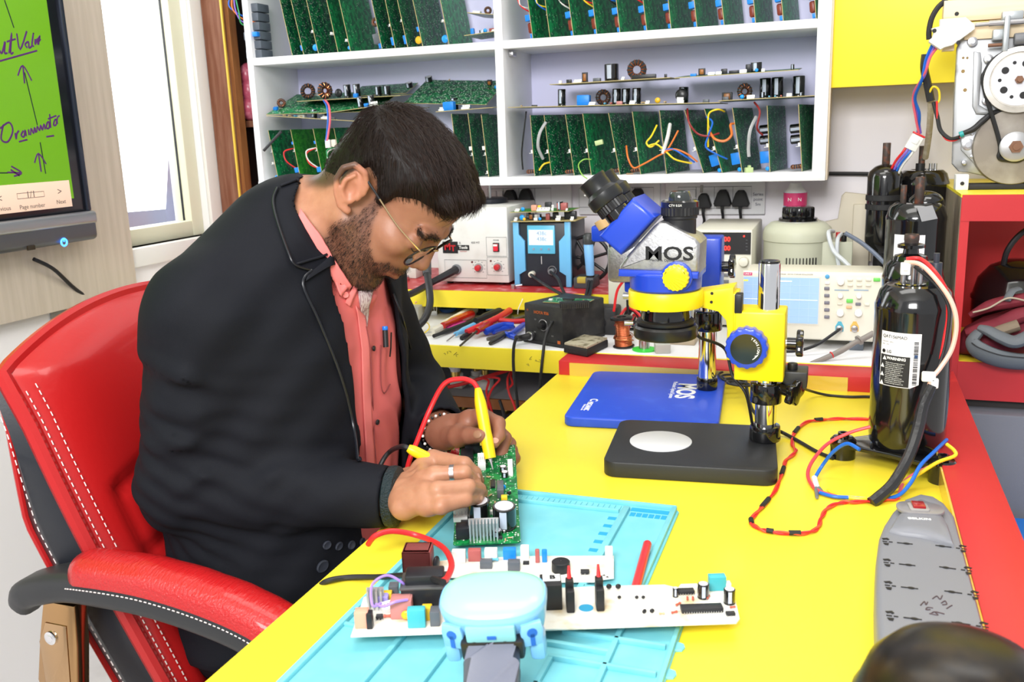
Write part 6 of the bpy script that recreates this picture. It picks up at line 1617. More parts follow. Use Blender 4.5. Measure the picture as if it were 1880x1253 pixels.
def foot_tri(t, angs, R, hf=.028, rf=.0185):
 pts = []
 for i, a in enumerate(angs):
  a = math.radians(a)
  for da in (-.16, 0, .16):
   pts.append((R * math.cos(a + da), R * math.sin(a + da)))
  b = math.radians((angs[(i + 1) % 3]))
  m_ = (a + (b if b > a else b + 2 * PI)) / 2
  pts.append((R * .62 * math.cos(m_), R * .62 * math.sin(m_)))
 ob('base_plate', MB().prism(pts, .018, .026, .002), BLKG, t)
 for a in angs:
  a = math.radians(a)
  M = T(R * math.cos(a), R * math.sin(a), 0)
  f = ob('foot', MB().lathe([(0, 0), (rf, 0), (rf, hf * .62), (rf * 1.04, hf * .7), (rf * 1.02, hf), (rf * .8, hf * 1.16), (rf * .45, hf * 1.18), (rf * .43, hf * 1.4), (rf * .25, hf * 1.4), (rf * .22, hf * 1.1), (0, hf * 1.1)], 28, M=M), BLKG, t)
foot_tri(C1, (185, 300, 62), .088)
def bend(mesh, R):
 for v in mesh.vertices:
  a = v.co.x / R - PI / 2
  v.co = V((math.cos(a) * (R + v.co.z), math.sin(a) * (R + v.co.z), v.co.y))
def wrap_rect(name, x0, x1, z0, z1, m, off, chamfer=0):
 n = 10
 vs, fs = [], []
 for i in range(n + 1):
  x = x0 + (x1 - x0) * i / n
  lo = z0 + (chamfer * max(0, (i - n + 2) / 2) if chamfer else 0)
  for z in (lo, z1):
   a = x / r1 - PI / 2
   vs.append(((r1 + off) * math.cos(a), (r1 + off) * math.sin(a), z))
 fs = [(2 * i, 2 * i + 2, 2 * i + 3, 2 * i + 1) for i in range(n)]
 return ob(name, MB().add(vs, fs), m, C1)
def wtext(s, size, m, x, z, **k):
 o = text(s, size, m, C1, Matrix.Identity(4), 0.0001, **k)
 for v in o.data.vertices:
  v.co = V((v.co.x + x, v.co.y + z, v.co.z + .0007))
 bend(o.data, r1)
 o.matrix_local = Matrix.Rotation(LA, 4, 'Z')
 return o
LA = math.radians(-14)
lz1, lz0 = at(1640, 612, y=1.363).z - ZD, at(1640, 712, y=1.363).z - ZD
lzm = at(1640, 655, y=1.363).z - ZD
xl0, xl1 = -.036, .021
for nm, a in (('label_sheet', (xl0, xl1, lz0, lz1, mat('label_white', (0.78, 0.78, 0.8), 0.35), .0003, .006)), ('label_warning', (xl0 + .001, xl1 - .013, lz0 + .001, lzm, BLKM, .0005))):
 o = wrap_rect(nm, *a)
 o.matrix_local = Matrix.Rotation(LA, 4, 'Z')
wtext('QAT156MAD', .0062, BLK, xl0 + .003, lz1 - .007, align_x='LEFT')
wtext('220-240V  50Hz', .0026, mat('dim_print2', (0.35, 0.35, 0.37), 0.5), xl0 + .003, lz1 - .0145, align_x='LEFT')
wtext('R22   1PH', .0026, mat('dim_print2', (0.35, 0.35, 0.37), 0.5), xl0 + .003, lz1 - .0185, align_x='LEFT')
wtext('LG', .0058, BLK, xl0 + .011, lzm + .005, align_x='LEFT', bold=.0001)
o = ob('maker_dot', MB().cyl((0, 0, .0001), (0, 0, .0004), .0027, n=16, M=T(xl0 + .006, lzm + .005, .0006)), BLK, C1)
bend(o.data, r1)
o.matrix_local = Matrix.Rotation(LA, 4, 'Z')
wtext('WARNING', .0056, WPL, xl0 + .025, lzm - .0045, bold=.0002)
for k in range(15):
 zk = lzm - .011 - k * .0027
 if zk < lz0 + .003:
  break
 wtext('electric shock and high pressure hazard keep'[(k * 7) % 12:][:32 - (k * 5) % 9], .0021, WPL, xl0 + .010, zk, align_x='LEFT')
for k in range(4):
 zk = lzm - (.005 if k == 0 else .004 + .0125 * k)
 xk = xl0 + (.008 if k == 0 else .005)
 o = ob('warning_triangle', MB().prism([(-.0032, -.0026), (.0032, -.0026), (0, .0034)], .0001, .0004, M=T(xk, zk, .0006)), WPL, C1)
 bend(o.data, r1)
 o.matrix_local = Matrix.Rotation(LA, 4, 'Z')
mb = MB()
zz_ = lz0 + .006
while zz_ < lz1 - .012:
 hgt = random.choice((.0005, .0009, .0014))
 mb.box((xl1 - .006, zz_, .0007), (.0058, hgt, .0002))
 zz_ += hgt + random.choice((.0006, .001))
o = ob('barcode', mb, BLK, C1)
o['kind'] = 'stuff'
bend(o.data, r1)
o.matrix_local = Matrix.Rotation(LA, 4, 'Z')
o = wrap_rect('blue_dot', .0, .0045, .17, .1745, mat('dot_blue', (0.05, 0.12, 0.3), 0.4), .0004)
ob('terminal_cup', MB().lathe([(.02, h1 - .004), (.021, h1 + .002), (.017, h1 + .003), (.012, h1 - .002), (0, h1 - .002)], 24, M=T(-.008, -.004, 0)), BLKG, C1)
for dx, dy in ((-.018, -.006), (-.004, .006), (.004, -.01)):
 ob('terminal_pin', MB().cyl((dx, dy, h1 - .002), (dx, dy, h1 + .026), .0035, .003, 10), STL, C1)
ob('white_connector', MB().box((-.016, -.012, h1 + .024), (.013, .012, .017), .0015).box((-.016, -.019, h1 + .026), (.006, .003, .008), .001), WPL, C1)
ob('suction_stub', MB().cyl((.024, -.006, h1 - .006), (.024, -.006, h1 + .033), .0082, n=18, bev=.001).cyl((.024, -.006, h1 + .03), (.024, -.006, h1 + .046), .004, n=12), mat('stub_slate', (0.03, 0.035, 0.05), 0.45), C1)
def c1w(name, pts, r, m, yy=1.36):
 q = []
 for a in pts:
  q.append(at(a[0], a[1], y=a[2] if len(a) > 2 else yy))
 return obw(name, MB().tube(q, r, 8, 8), m, C1)
c1w('white_lead', [(1662, 482, 1.405), (1690, 486, 1.39), (1720, 515, 1.372), (1747, 555, 1.363), (1756, 595, 1.36), (1748, 640, 1.357), (1727, 675, 1.352), (1711, 695, 1.347), (1705, 714, 1.345)], .0032, mat('peach_lead', (0.85, 0.5, 0.4), 0.4))
c1w('red_lead', [(1664, 476, 1.41), (1690, 476, 1.41), (1715, 498, 1.38), (1737, 535, 1.368), (1741, 580, 1.366), (1735, 620, 1.362), (1728, 660, 1.358)], .003, REDW)
c1w('black_lead', [(1680, 490, 1.40), (1720, 525, 1.372), (1742, 565, 1.364), (1738, 620, 1.36), (1725, 670, 1.355), (1708, 712, 1.345)], .0025, RUB)
pw_ = at(1705, 692, y=1.345)
obw('white_plug', MB().box(tuple(pw_), (.018, .008, .014), .002).box((pw_.x + .008, pw_.y, pw_.z - .009), (.01, .008, .014), .002), WPL, C1)
c1w('black_sleeve', [(1712, 708, 1.344), (1695, 745, 1.338), (1685, 790, 1.32), (1668, 840, 1.29), (1640, 888, 1.255), (1612, 915, 1.235), (1600, 924, 1.228)], [.0062, .0075, .008, .0075, .0075, .008, .008], mat('tape_black', (0.02, 0.02, 0.022), 0.3, bump=(120, .5, .002)))
def small_comp(label, x, y, z, r, h, pipe, tagm=False, labelp=False):
 t = thing('compressor', label, 'compressor', T(x, y, z))
 comp_body(t, r, h, .012)
 ob('base_plate', MB().prism(rounded(r * 1.9, r * 1.9, r * .5, 4), 0, .012, .002), BLKG, t)
 if pipe:
  px_, py_, ph, pr_ = pipe
  ob('suction_pipe', MB().lathe([(pr_ * 1.25, h - .006), (pr_ * 1.2, h + ph * .35), (pr_, h + ph * .4), (pr_, h + ph), (0, h + ph)], 18, M=T(px_, py_, 0)), rusty, t)
 return t
x_, z_ = at(1680, 500, y=1.70).x, ZD
h2 = at(1680, 478, y=1.70).z - ZD
c2 = small_comp('black compressor with a rusty top pipe directly behind the labelled one', at(1676, 500, y=1.70).x, 1.70, ZD, .049, h2, None)
pm = at(1672, 470, y=1.70)
dx2 = pm.x - c2.location.x
ob('dome_neck', MB().lathe([(.03, h2 - .006), (.026, h2 + .008), (.013, h2 + .012), (.012, h2 + .02), (.022, h2 + .022), (.022, h2 + .027), (.012, h2 + .03), (0, h2 + .03)], 24, M=T(dx2, 0, 0)), BLKG, c2)
ztop = at(1670, 430, y=1.70).z - ZD
ob('suction_pipe', MB().lathe([(.0115, h2 + .028), (.0115, ztop - .012), (.0122, ztop - .01), (.0122, ztop - .002), (.011, ztop), (.008, ztop), (.008, ztop - .02), (0, ztop - .02)], 20, M=T(dx2, 0, 0)), rusty, c2)
h3 = at(1680, 372, y=2.05).z - ZC
c3 = small_comp('black compressor with a grey hanging tag and white sticker, third in the row', at(1679, 450, y=2.05).x, 2.05, ZC, .0575, h3, None)
for (px, py), rr, m_ in (((1660, 340), .006, rusty), ((1690, 325), .009, rusty), ((1690, 360), .0055, RUB)):
 q = at(px, py, y=2.04)
 ob('pipe', MB().cyl((q.x - c3.location.x, -.01, h3 - .006), (q.x - c3.location.x, -.01, q.z - ZC), rr, n=14, bev=.001), m_, c3)
ob('top_dome', MB().ball((.018, .02, h3 - .004), .035, 20, (1, 1, .75)), BLKG, c3)
q = at(1703, 392, y=1.99)
ob('hang_tag', MB().prism([(-.013, -.014), (.016, -.014), (.011, .014), (-.017, .014)], 0, .001, M=T(q.x - c3.location.x, -.06, q.z - ZC, rx=80, ry=-12)), mat('tag_grey', (0.2, 0.2, 0.21), 0.4), c3)
mb = MB()
for i in range(7):
 a = math.radians(-135 + 60 * i / 6)
 for z in (h3 - .105, h3 - .06):
  mb.v.append((.058 * math.cos(a), .058 * math.sin(a), z))
mb.f = [(2 * i, 2 * i + 2, 2 * i + 3, 2 * i + 1) for i in range(6)]
mb.mi = [0] * 6
ob('sticker', mb, mat('label_white', (0.78, 0.78, 0.8), 0.35), c3)
h5 = at(1695, 312, y=2.33).z - ZC
c5x = at(1690, 400, y=2.33).x
c5 = small_comp('tall black compressor with a strapped accumulator by the wall', c5x, 2.33, ZC, .056, h5, None)
for (px, py), rr, m_ in (((1694, 268), .007, rusty), ((1690, 300), .010, RUB), ((1709, 300), .004, STL), ((1718, 300), .004, STL)):
 q = at(px, py, y=2.32)
 ob('pipe', MB().cyl((q.x - c5x, -.01, h5 - .006), (q.x - c5x, -.01, q.z - ZC), rr, n=14), m_, c5)
ax, az0, az1 = at(1621, 400, y=2.28), at(1621, 450, y=2.28), at(1621, 312, y=2.28)
ra = (at(1654, 380, y=2.28).x - at(1589, 380, y=2.28).x) / 2
zl, zh = az0.z - ZC, az1.z - ZC
acc = ob('accumulator', MB().lathe([(0, zl - .02), (ra * .5, zl - .018), (ra * .93, zl), (ra, zl + .012), (ra, zh - .016), (ra * .93, zh - .004), (ra * .6, zh + .008), (ra * .25, zh + .013), (0, zh + .013)], 36, M=T(ax.x - c5x, -.05, 0)), cblk, c5)
ob('accumulator_pipe', MB().cyl((ax.x - c5x, -.05, zh + .01), (ax.x - c5x, -.05, zh + .06), .0085, n=16, bev=.001), rusty, c5)
ob('lower_pipe', MB().tube([(ax.x - c5x, -.05, zl - .015), (ax.x - c5x, -.05, zl - .06), (ax.x - c5x + .02, -.045, .06), (-.03, -.02, .04)], .016, 12, 6), RUB, c5)
for zf in (.3, .42):
 z = lin(zh, zl, zf + .1)
 ob('strap', MB().lathe([(ra + .0002, z), (ra + .002, z + .001), (ra + .002, z + .012), (ra + .0002, z + .013)], 36, M=T(ax.x - c5x, -.05, 0)).tube([(ax.x - c5x + ra, -.05, z + .006), (-.04, -.045, z + .006)], .005, 6), BLKM, c5)
def hw_(label, pts, r, m, k=7):
 cable(label, [at(px, py, y=yy) for px, py, yy in pts], r, m, k, name='wire', cat='wire')
hw_('blue and red actuator wires, blue strand', [(1712, 82, 2.13), (1700, 110, 2.14), (1693, 145, 2.15), (1680, 180, 2.2), (1688, 210, 2.22), (1685, 245, 2.24)], .0032, BLUW)
hw_('violet strand beside the blue actuator wire', [(1716, 84, 2.13), (1704, 112, 2.135), (1697, 140, 2.145), (1678, 170, 2.2), (1684, 205, 2.22), (1690, 245, 2.24)], .0028, mat('violet_wire', (0.22, 0.12, 0.6), 0.4))
hw_('pink strand of the actuator wires', [(1722, 86, 2.13), (1708, 105, 2.13), (1698, 135, 2.14), (1677, 175, 2.2), (1681, 215, 2.22), (1687, 245, 2.235)], .0026, mat('pink_wire', (0.75, 0.12, 0.18), 0.4))
hw_('black taped sleeve hanging beside the gearbox', [(1699, 100, 2.15), (1697, 125, 2.15), (1702, 150, 2.16), (1709, 186, 2.16)], .008, mat('tape_black', (0.02, 0.02, 0.022), 0.3))
hw_('worn tan sleeve running down to the tall compressor', [(1709, 186, 2.17), (1708, 215, 2.2), (1705, 250, 2.25), (1699, 290, 2.3)], .0065, mat('tan_sleeve', (0.42, 0.36, 0.26), 0.7, noise=(50, (0.6, 0.55, 0.45), 0.5, 0.7)))
hw_('black and red wire curving back up to the motor', [(1714, 188, 2.15), (1721, 215, 2.14), (1727, 240, 2.13), (1745, 255, 2.12), (1762, 252, 2.11)], .0042, RUB)
hw_('thin red strand under the black motor wire', [(1720, 186, 2.145), (1722, 225, 2.135), (1735, 254, 2.125), (1752, 258, 2.115), (1766, 250, 2.11)], .002, REDW)
hw_('thin yellow strand looping beside the taped sleeve', [(1703, 180, 2.16), (1712, 160, 2.15), (1723, 165, 2.15), (1724, 185, 2.15), (1712, 195, 2.15)], .0022, YWR)
pk = at(1678, 262, y=2.24)
wc2 = thing('white_connector', 'white wire connector above the tall black compressor', 'connector', Matrix.Translation(pk) @ T(ry=28))
ob('housing', MB().box((0, 0, 0), (.026, .016, .034), .002).box((.0, -.009, .004), (.014, .003, .012), .001), WPL, wc2)
ob('red_lock', MB().box((0, -.002, .019), (.028, .014, .004), .001), REDW, wc2)
for k, m_ in enumerate((REDW, mat('violet_wire', (0.22, 0.12, 0.6), 0.4), BLUW, WHW)):
 ob('lead', MB().tube([(-.009 + .006 * k, 0, -.015), (-.010 + .006 * k, 0, -.03), (-.012 + .006 * k, .01, -.05), (-.01 + .006 * k, .02, -.075)], .0028, 6, 5), m_, wc2)
# ---------------------------------------------------------------- red cabinet on the right
X0, X1, Y0, Y1 = .214, .80, 2.0, 2.495
kab = thing('red_cabinet', 'red cabinet with yellow shelves at the right of the counter', 'cabinet', T(.5, 2.2, 0))
ze = mat('raw_wood_edge', (0.28, 0.23, 0.17), 0.6, noise=(20, (0.14, 0.12, 0.10), 0.45, 0.7), stretch=(4, 4, .6))
zt5, zt6 = 1.099, 1.047
zs1, zs0 = .764, .685
obw('side_panel', MB().span(X0, X0 + .016, Y0 + .004, Y1, .68, zt5 - .006), ze, kab)
obw('side_front', MB().span(X0 + .001, X0 + .017, Y0, Y0 + .004, .68, zt5 - .006), RED, kab)
obw('side_lining', MB().span(X0 + .016, X0 + .017, Y0 + .004, Y0 + .34, zs1, zt6), RED, kab)
obw('top_board', MB().span(X0, X1, Y0 + .004, Y1, zt5 - .006, zt5), YEL, kab)
obw('top_front', MB().span(X0 + .002, X1, Y0 - .001, Y0 + .004, zt6, zt5 - .001), RED, kab)
obw('shelf_board', MB().span(X0 + .016, X1, Y0 + .004, Y0 + .34, zs1 - .018, zs1), YEL, kab)
obw('shelf_front', MB().span(X0 + .016, X1, Y0 - .001, Y0 + .004, zs0, zs1 - .001), RED, kab)
obw('back_panel', MB().span(X0 + .017, X1, Y0 + .34, Y0 + .35, zs1 - .02, zt6 + .04), RED, kab)
obw('gap_shade', MB().span(X0, X1, Y0 + .02, Y1, .64, zs0), dk, kab)  # dark box put in for the shade of the open gap
gq = mat('grey_weave', (0.17, 0.175, 0.21), 0.75, bump=(900, .3, .001))
solo('grey_bin', MB().span(.222, .80, 1.97, 2.49, 0.0, .665, .004), gq, 'large dark grey fabric bin below the red cabinet', 'bin')
stl = thing('blue_stool', 'blue perforated plastic stool beside the red desk edge', 'stool', T(.52, 1.62, 0))
sb = mat('stool_blue', (0.02, 0.22, 0.78), 0.4)
obw('seat', MB().prism(rounded(.44, .58, .04, 5, .515, 1.66), .43, .46, .006), sb, stl)
hd_ = mat('hole_navy', (0.005, 0.03, 0.12), 0.6)
for i in range(5):
 for j in range(7):
  x, y = .335 + i * .075 + (j % 2) * .03, 1.42 + j * .075
  obw('hole', MB().cyl((x, y, .4599), (x, y, .4604), .012, n=18), hd_, stl)
for sx in (-1, 1):
 for sy in (-1, 1):
  obw('leg', MB().cyl((.515 + sx * .17, 1.66 + sy * .24, .44), (.515 + sx * .19, 1.66 + sy * .26, 0), .022, .018, 14), sb, stl)
q = at(1850, 500, y=2.12)
hl = thing('black_compressor', 'round black glossy compressor inside the red cabinet', 'compressor', T(q.x + .03, 2.17, zs1))
R_ = .088
ob('shell', MB().lathe([(0, .02), (R_ * .7, .02), (R_ * .95, .04), (R_, .07), (R_, .1), (R_ * 1.03, .102), (R_ * 1.03, .108), (R_ * .99, .112), (R_ * .9, .145), (R_ * .65, .172), (R_ * .3, .185), (0, .187)], 40), cblk, hl)
for a in (200, 320, 80):
 a = math.radians(a)
 ob('foot', MB().cyl((R_ * .8 * math.cos(a), R_ * .8 * math.sin(a), 0), (R_ * .8 * math.cos(a), R_ * .8 * math.sin(a), .03), .014, n=14), RUB, hl)
ob('cable', MB().tube([(-.035, -.02, .165), (-.03, -.03, .21), (.0, -.03, .25), (.06, -.03, .275)], .006, 10, 8), RUB, hl)
mar = mat('maroon_cloth', (0.16, 0.012, 0.025), 0.75, bump=(700, .3, .001), noise=(12, (0.22, 0.025, 0.04), 0.4, 0.7))
bag = thing('maroon_bag', 'maroon cloth bag with a grey padded strap on the lower red cabinet shelf', 'bag', Matrix.Translation(at(1850, 620, y=2.03)))
def q3(px, py, y=2.02):
 return at(px, py, y=y)
def blob(name, rows, m, n=14):
 "loft of closed sections: rows of (centre, half-width vector, half-height vector)"
 vs, fs = [], []
 for c, u, v in rows:
  for j in range(n):
   t = 2 * PI * j / n
   vs.append(c + u * math.cos(t) + v * math.sin(t))
 L = len(rows)
 for i in range(L - 1):
  fs += [(i * n + j, i * n + (j + 1) % n, (i + 1) * n + (j + 1) % n, (i + 1) * n + j) for j in range(n)]
 fs += [tuple(range(n))[::-1], tuple(range((L - 1) * n, L * n))]
 return obw(name, MB().add(vs, fs), m, bag, 60)
Zb = zs1
xs2 = [.235, .25, .28, .33, .39, .46]
blob('body', [(V((x, 2.07, Zb + h_ * .52)), V((0, d_, 0)), V((0, 0, h_ * .52))) for x, h_, d_ in zip(xs2, (.03, .055, .075, .092, .10, .05), (.03, .05, .06, .065, .065, .03))], mar)
def roll(name, pts, r, m, flat=.7):
 return obw(name, MB().tube(pts, r, 12, 6, flat=flat), m, bag)
roll('front_fold', [q3(1772, 612), q3(1800, 606), q3(1835, 597), q3(1870, 580), q3(1900, 575)], [.010, .021, .023, .022, .02], mar)
roll('upper_fold', [q3(1780, 580, 2.04), q3(1815, 563, 2.04), q3(1850, 555, 2.04), q3(1895, 548, 2.04)], [.008, .017, .02, .018], mar)
roll('zip_line', [q3(1786, 574, 2.015), q3(1815, 566, 2.012), q3(1850, 548, 2.012), q3(1880, 552, 2.012)], .0028, mat('zip_tan', (0.4, 0.33, 0.25), 0.6))
gs_ = mat('strap_grey', (0.12, 0.135, 0.15), 0.65, bump=(500, .3, .001))
roll('strap', [q3(1798, 610, 1.985), q3(1785, 628, 1.98), q3(1800, 645, 1.965), q3(1840, 660, 1.96), q3(1890, 664, 1.965), q3(1930, 650, 1.97)], [.012, .016, .019, .019, .018, .016], gs_)
roll('strap_seam', [q3(1784, 630, 1.963), q3(1800, 640, 1.948), q3(1840, 653, 1.941), q3(1890, 658, 1.946)], .0014, BLKM)
roll('strap_upper', [q3(1798, 602, 1.985), q3(1815, 608, 1.975), q3(1838, 620, 1.965), q3(1865, 628, 1.96), q3(1900, 612, 1.965)], [.009, .014, .016, .017, .017], gs_)
roll('mesh_lining', [q3(1826, 612, 1.99), q3(1845, 605, 1.99), q3(1870, 597, 1.99)], .016, mat('mesh_brown', (0.22, 0.17, 0.12), 0.8, bump=(900, .6, .002)))
roll('grey_tape', [q3(1848, 552, 2.015), q3(1858, 535, 2.03), q3(1872, 530, 2.04)], .008, gs_, .4)
# ---------------------------------------------------------------- yellow wall cupboard
yk = thing('yellow_wall_cupboard', 'plain yellow wall cupboard above the compressors', 'cupboard', T(.5, 2.4, 1.36))
kx0 = at(1526, 80, y=2.3).x
zk = at(1620, 157, y=2.3).z
obw('door', MB().span(kx0, .95, 2.3, 2.318, zk, 1.95, .001), YEL, yk)
obw('carcass', MB().span(kx0 + .004, .95, 2.319, 2.495, zk + .004, 1.95), mat('cupboard_edge', (0.5, 0.36, 0.08), 0.6), yk)
# ---------------------------------------------------------------- washing machine gearbox on a pine plank
Yg = 2.13
gb_ = thing('washer_gearbox', 'dusty metal washing machine gearbox plate with two pulleys and a belt', 'gearbox', T(.32, Yg, zt5))
alu = mat('dirty_aluminium', (0.42, 0.43, 0.45), 0.42, .55, noise=(16, (0.14, 0.13, 0.12), 0.55, 0.75))
def zq(zx, zy, y=Yg):
 return at(1680 + zx / 3.58, zy / 3.58, y=y)
pl_pts = [(275, 320), (300, 240), (560, 230), (760, 230), (900, 300), (900, 1110), (600, 1190), (345, 1135), (290, 1130), (245, 1080), (255, 700)]
P_ = [zq(*q) for q in pl_pts]
YM = Matrix(((1, 0, 0, 0), (0, 0, -1, Yg + .02), (0, 1, 0, 0), (0, 0, 0, 1)))
obw('plate', MB().prism([(q.x, q.z) for q in P_][::-1], 0, .016, .004, M=YM), alu, gb_)
rbp = [zq(*q) for q in ((385, 340), (430, 345), (440, 420), (420, 690), (470, 720), (560, 730), (470, 755), (400, 750), (375, 700))]
obw('pressed_rib', MB().prism([(q.x, q.z) for q in rbp][::-1], 0, .008, .003, M=T(0, -.016, 0) @ YM), alu, gb_)
def ydisc(name, zx, zy, r, th, m, y0, bev=.001, n=40):
 c = zq(zx, zy)
 return obw(name, MB().cyl((c.x, y0, c.z), (c.x, y0 - th, c.z), r, n=n, bev=bev), m, gb_)
u = lambda px: px / 3.58 / 905
c1_ = zq(670, 527)
R1 = u(205)
yp = Yg - .012
obw('upper_pulley', MB().lathe([(0, 0), (R1, 0), (R1, .002), (R1 * .93, .006), (R1 * .93, .009), (R1, .013), (R1, .016), (R1 * .84, .017), (R1 * .82, .012), (0, .012)], 56, M=Matrix.Translation((c1_.x, yp, c1_.z)) @ T(rx=90)), mat('pulley_alu', (0.60, 0.57, 0.52), 0.35, .6, noise=(20, (0.4, 0.37, 0.33), 0.5, 0.75)), gb_)
obw('pulley_web', MB().cyl((c1_.x, yp - .012, c1_.z), (c1_.x, yp - .0128, c1_.z), R1 * .78, n=48), mat('web_pale', (0.62, 0.62, 0.66), 0.4, .4), gb_)
for k in range(5):
 a = math.radians(72 * k + 72)
 for rr, hr in ((R1 * .50, u(22)), (R1 * .54, u(11))):
  a2 = a + (.62 if hr < u(20) else 0)
  obw('pulley_hole', MB().cyl((c1_.x + rr * math.cos(a2), yp - .0128, c1_.z + rr * math.sin(a2)), (c1_.x + rr * math.cos(a2), yp - .0134, c1_.z + rr * math.sin(a2)), hr, n=18), BLKM, gb_)
rust = mat('rusty_nut', (0.2, 0.1, 0.06), 0.5, .4)
obw('pulley_nut', MB().cyl((c1_.x, yp - .012, c1_.z), (c1_.x, yp - .02, c1_.z), u(26), n=6).cyl((c1_.x, yp - .012, c1_.z), (c1_.x, yp - .025, c1_.z), u(16), n=14), rust, gb_)
c2_ = zq(645, 962)
R2 = u(248)
obw('motor_drum', MB().lathe([(0, 0), (R2, 0), (R2, .028), (R2 * .97, .033), (0, .034)], 56, M=Matrix.Translation((c2_.x, Yg + .018, c2_.z)) @ T(rx=90)), mat('drum_taupe', (0.24, 0.21, 0.18), 0.5, .3, noise=(18, (0.36, 0.33, 0.29), 0.45, 0.7)), gb_)
obw('motor_pulley', MB().lathe([(0, 0), (u(95), 0), (u(95), .002), (u(84), .006), (u(84), .009), (u(95), .012), (u(95), .014), (u(80), .016), (0, .016)], 40, M=Matrix.Translation((c2_.x, Yg - .016, c2_.z)) @ T(rx=90)), mat('pulley_grey', (0.45, 0.45, 0.46), 0.35, .7), gb_)
obw('motor_nut', MB().cyl((c2_.x, Yg - .03, c2_.z), (c2_.x, Yg - .04, c2_.z), u(42), n=6).cyl((c2_.x, Yg - .04, c2_.z), (c2_.x, Yg - .043, c2_.z), u(22), n=16), rust, gb_)
blt = [(c1_.x - R1 * .95, c1_.z + .02), (c1_.x - R1 * .97, c1_.z - .01), (c2_.x - u(92), c2_.z + .01), (c2_.x - u(88), c2_.z - .02), (c2_.x - u(40), c2_.z - u(84)), (c2_.x + u(40), c2_.z - u(84)), (c2_.x + u(90), c2_.z), (c1_.x + R1 * .97, c1_.z), (c1_.x + R1 * .6, c1_.z + R1 * .76), (c1_.x, c1_.z + R1 * .96), (c1_.x - R1 * .65, c1_.z + R1 * .72)]
obw('belt', MB().tube([(x, yp - .0095, z) for x, z in blt], .0042, 8, 6, closed=True), RUB, gb_)
obw('motor_bracket', MB().prism([(q.x, q.z) for q in (zq(300, 900), zq(420, 860), zq(450, 1130), zq(420, 1110), zq(300, 985))][::-1], 0, .008, .002, M=T(0, -.018, 0) @ YM), alu, gb_)
for zx, zy, r in ((345, 950, 38), (375, 275, 30), (480, 390, 28), (465, 665, 24), (320, 1070, 16), (370, 1028, 12), (283, 280, 12), (372, 880, 11)):
 c = zq(zx, zy)
 obw('bolt', MB().cyl((c.x, Yg + .006, c.z), (c.x, Yg - .008, c.z), u(r), n=20, bev=.001).cyl((c.x, Yg - .008, c.z), (c.x, Yg - .011, c.z), u(r * .5), n=8), STL, gb_)
for zx, zy, r in ((317, 468, 12), (330, 592, 12), (345, 380, 8), (318, 380, 8)):
 c = zq(zx, zy)
 obw('plate_hole', MB().cyl((c.x, Yg + .005, c.z), (c.x, Yg + .0035, c.z), u(r), n=14), mat('hole_ochre', (0.3, 0.2, 0.08), 0.7), gb_)
for y_, ext in ((zq(305, 1175), 0),):
 obw('mount_foot', MB().span(y_.x - .012, y_.x + .012, Yg - .02, Yg + .02, zt5, zt5 + .032, .002).cyl((y_.x, Yg - .02, zt5 + .014), (y_.x, Yg - .0215, zt5 + .014), .004, n=12, mi=1), [WPL, BLKM], gb_)
obw('base_bar', MB().span(zq(330, 1180).x, .47, Yg - .012, Yg + .03, zt5, zt5 + .012, .002), BLKM, gb_)
pine = mat('pine', (0.80, 0.66, 0.45), 0.55, noise=(10, (0.70, 0.53, 0.33), 0.45, 0.7), stretch=(.5, 6, 8))
for a, b in (((190, 20), (900, 80)), ((330, 150), (900, 215))):
 q0, q1 = zq(*a, Yg), zq(*b, Yg)
 obw('pine_plank', MB().span(q0.x, .5, Yg - .004, Yg + .03, zq(*b).z - (.004 if a[1] > 100 else .006), q0.z + (.004 if a[1] < 100 else 0), .001), pine, gb_)
obw('plank_end', MB().span(zq(200, 60).x, zq(275, 60).x, Yg, Yg + .028, zq(200, 335).z, zq(200, 60).z), pine, gb_)
act = [(160, 130), (330, 115), (390, 165), (390, 195), (245, 300), (190, 315), (165, 330), (90, 280), (90, 265), (110, 250), (120, 215), (105, 190), (160, 175)]
A_ = [zq(*q, Yg - .02) for q in act]
obw('drain_actuator', MB().prism([(q.x, q.z) for q in A_][::-1], 0, .022, .003, M=Matrix(((1, 0, 0, 0), (0, 0, -1, Yg - .008), (0, 1, 0, 0), (0, 0, 0, 1)))), mat('actuator_white', (0.82, 0.80, 0.76), 0.4), gb_)
for zx, zy in ((283, 82), (285, 280), (127, 202)):
 c = zq(zx, zy, Yg - .03)
 obw('screw_hole', MB().cyl((c.x, Yg - .03 if zy > 100 else Yg - .0035, c.z), (c.x, Yg - .032 if zy > 100 else Yg - .005, c.z), u(13), n=14), BLKM, gb_)
c0, c1q = zq(395, 165, Yg - .02), zq(560, 150, Yg - .02)
obw('actuator_rod', MB().cyl((c0.x, Yg - .02, c0.z), (c1q.x, Yg - .02, c1q.z), .004, n=10).cyl((c1q.x - .02, Yg - .02, c1q.z), (.46, Yg - .02, c1q.z + .002), .006, n=10), STL, gb_)
q0, q1 = zq(570, 105, Yg - .02), zq(640, 340, Yg - .02)
obw('clutch_lever', MB().span(zq(585, 0).x, zq(625, 0).x, Yg - .03, Yg - .018, q1.z, q0.z, .003).span(zq(550, 250).x, zq(690, 250).x, Yg - .024, Yg - .006, zq(0, 175).z, zq(0, 120).z, .003).span(zq(520, 0).x, zq(600, 0).x, Yg - .02, Yg - .004, zq(0, 300).z, zq(0, 230).z, .003), mat('galvanised', (0.45, 0.48, 0.5), 0.4, .6), gb_)
obw('clutch_knob', MB().cyl(zq(650, 260, Yg - .02), zq(760, 250, Yg - .02), u(38), n=18, bev=.002), GRY, gb_)
obw('spring_rod', MB().cyl(zq(480, 300, Yg - .02), zq(590, 292, Yg - .02), .0035, n=8), mat('rusty_nut', (0.2, 0.1, 0.06), 0.5, .4), gb_)
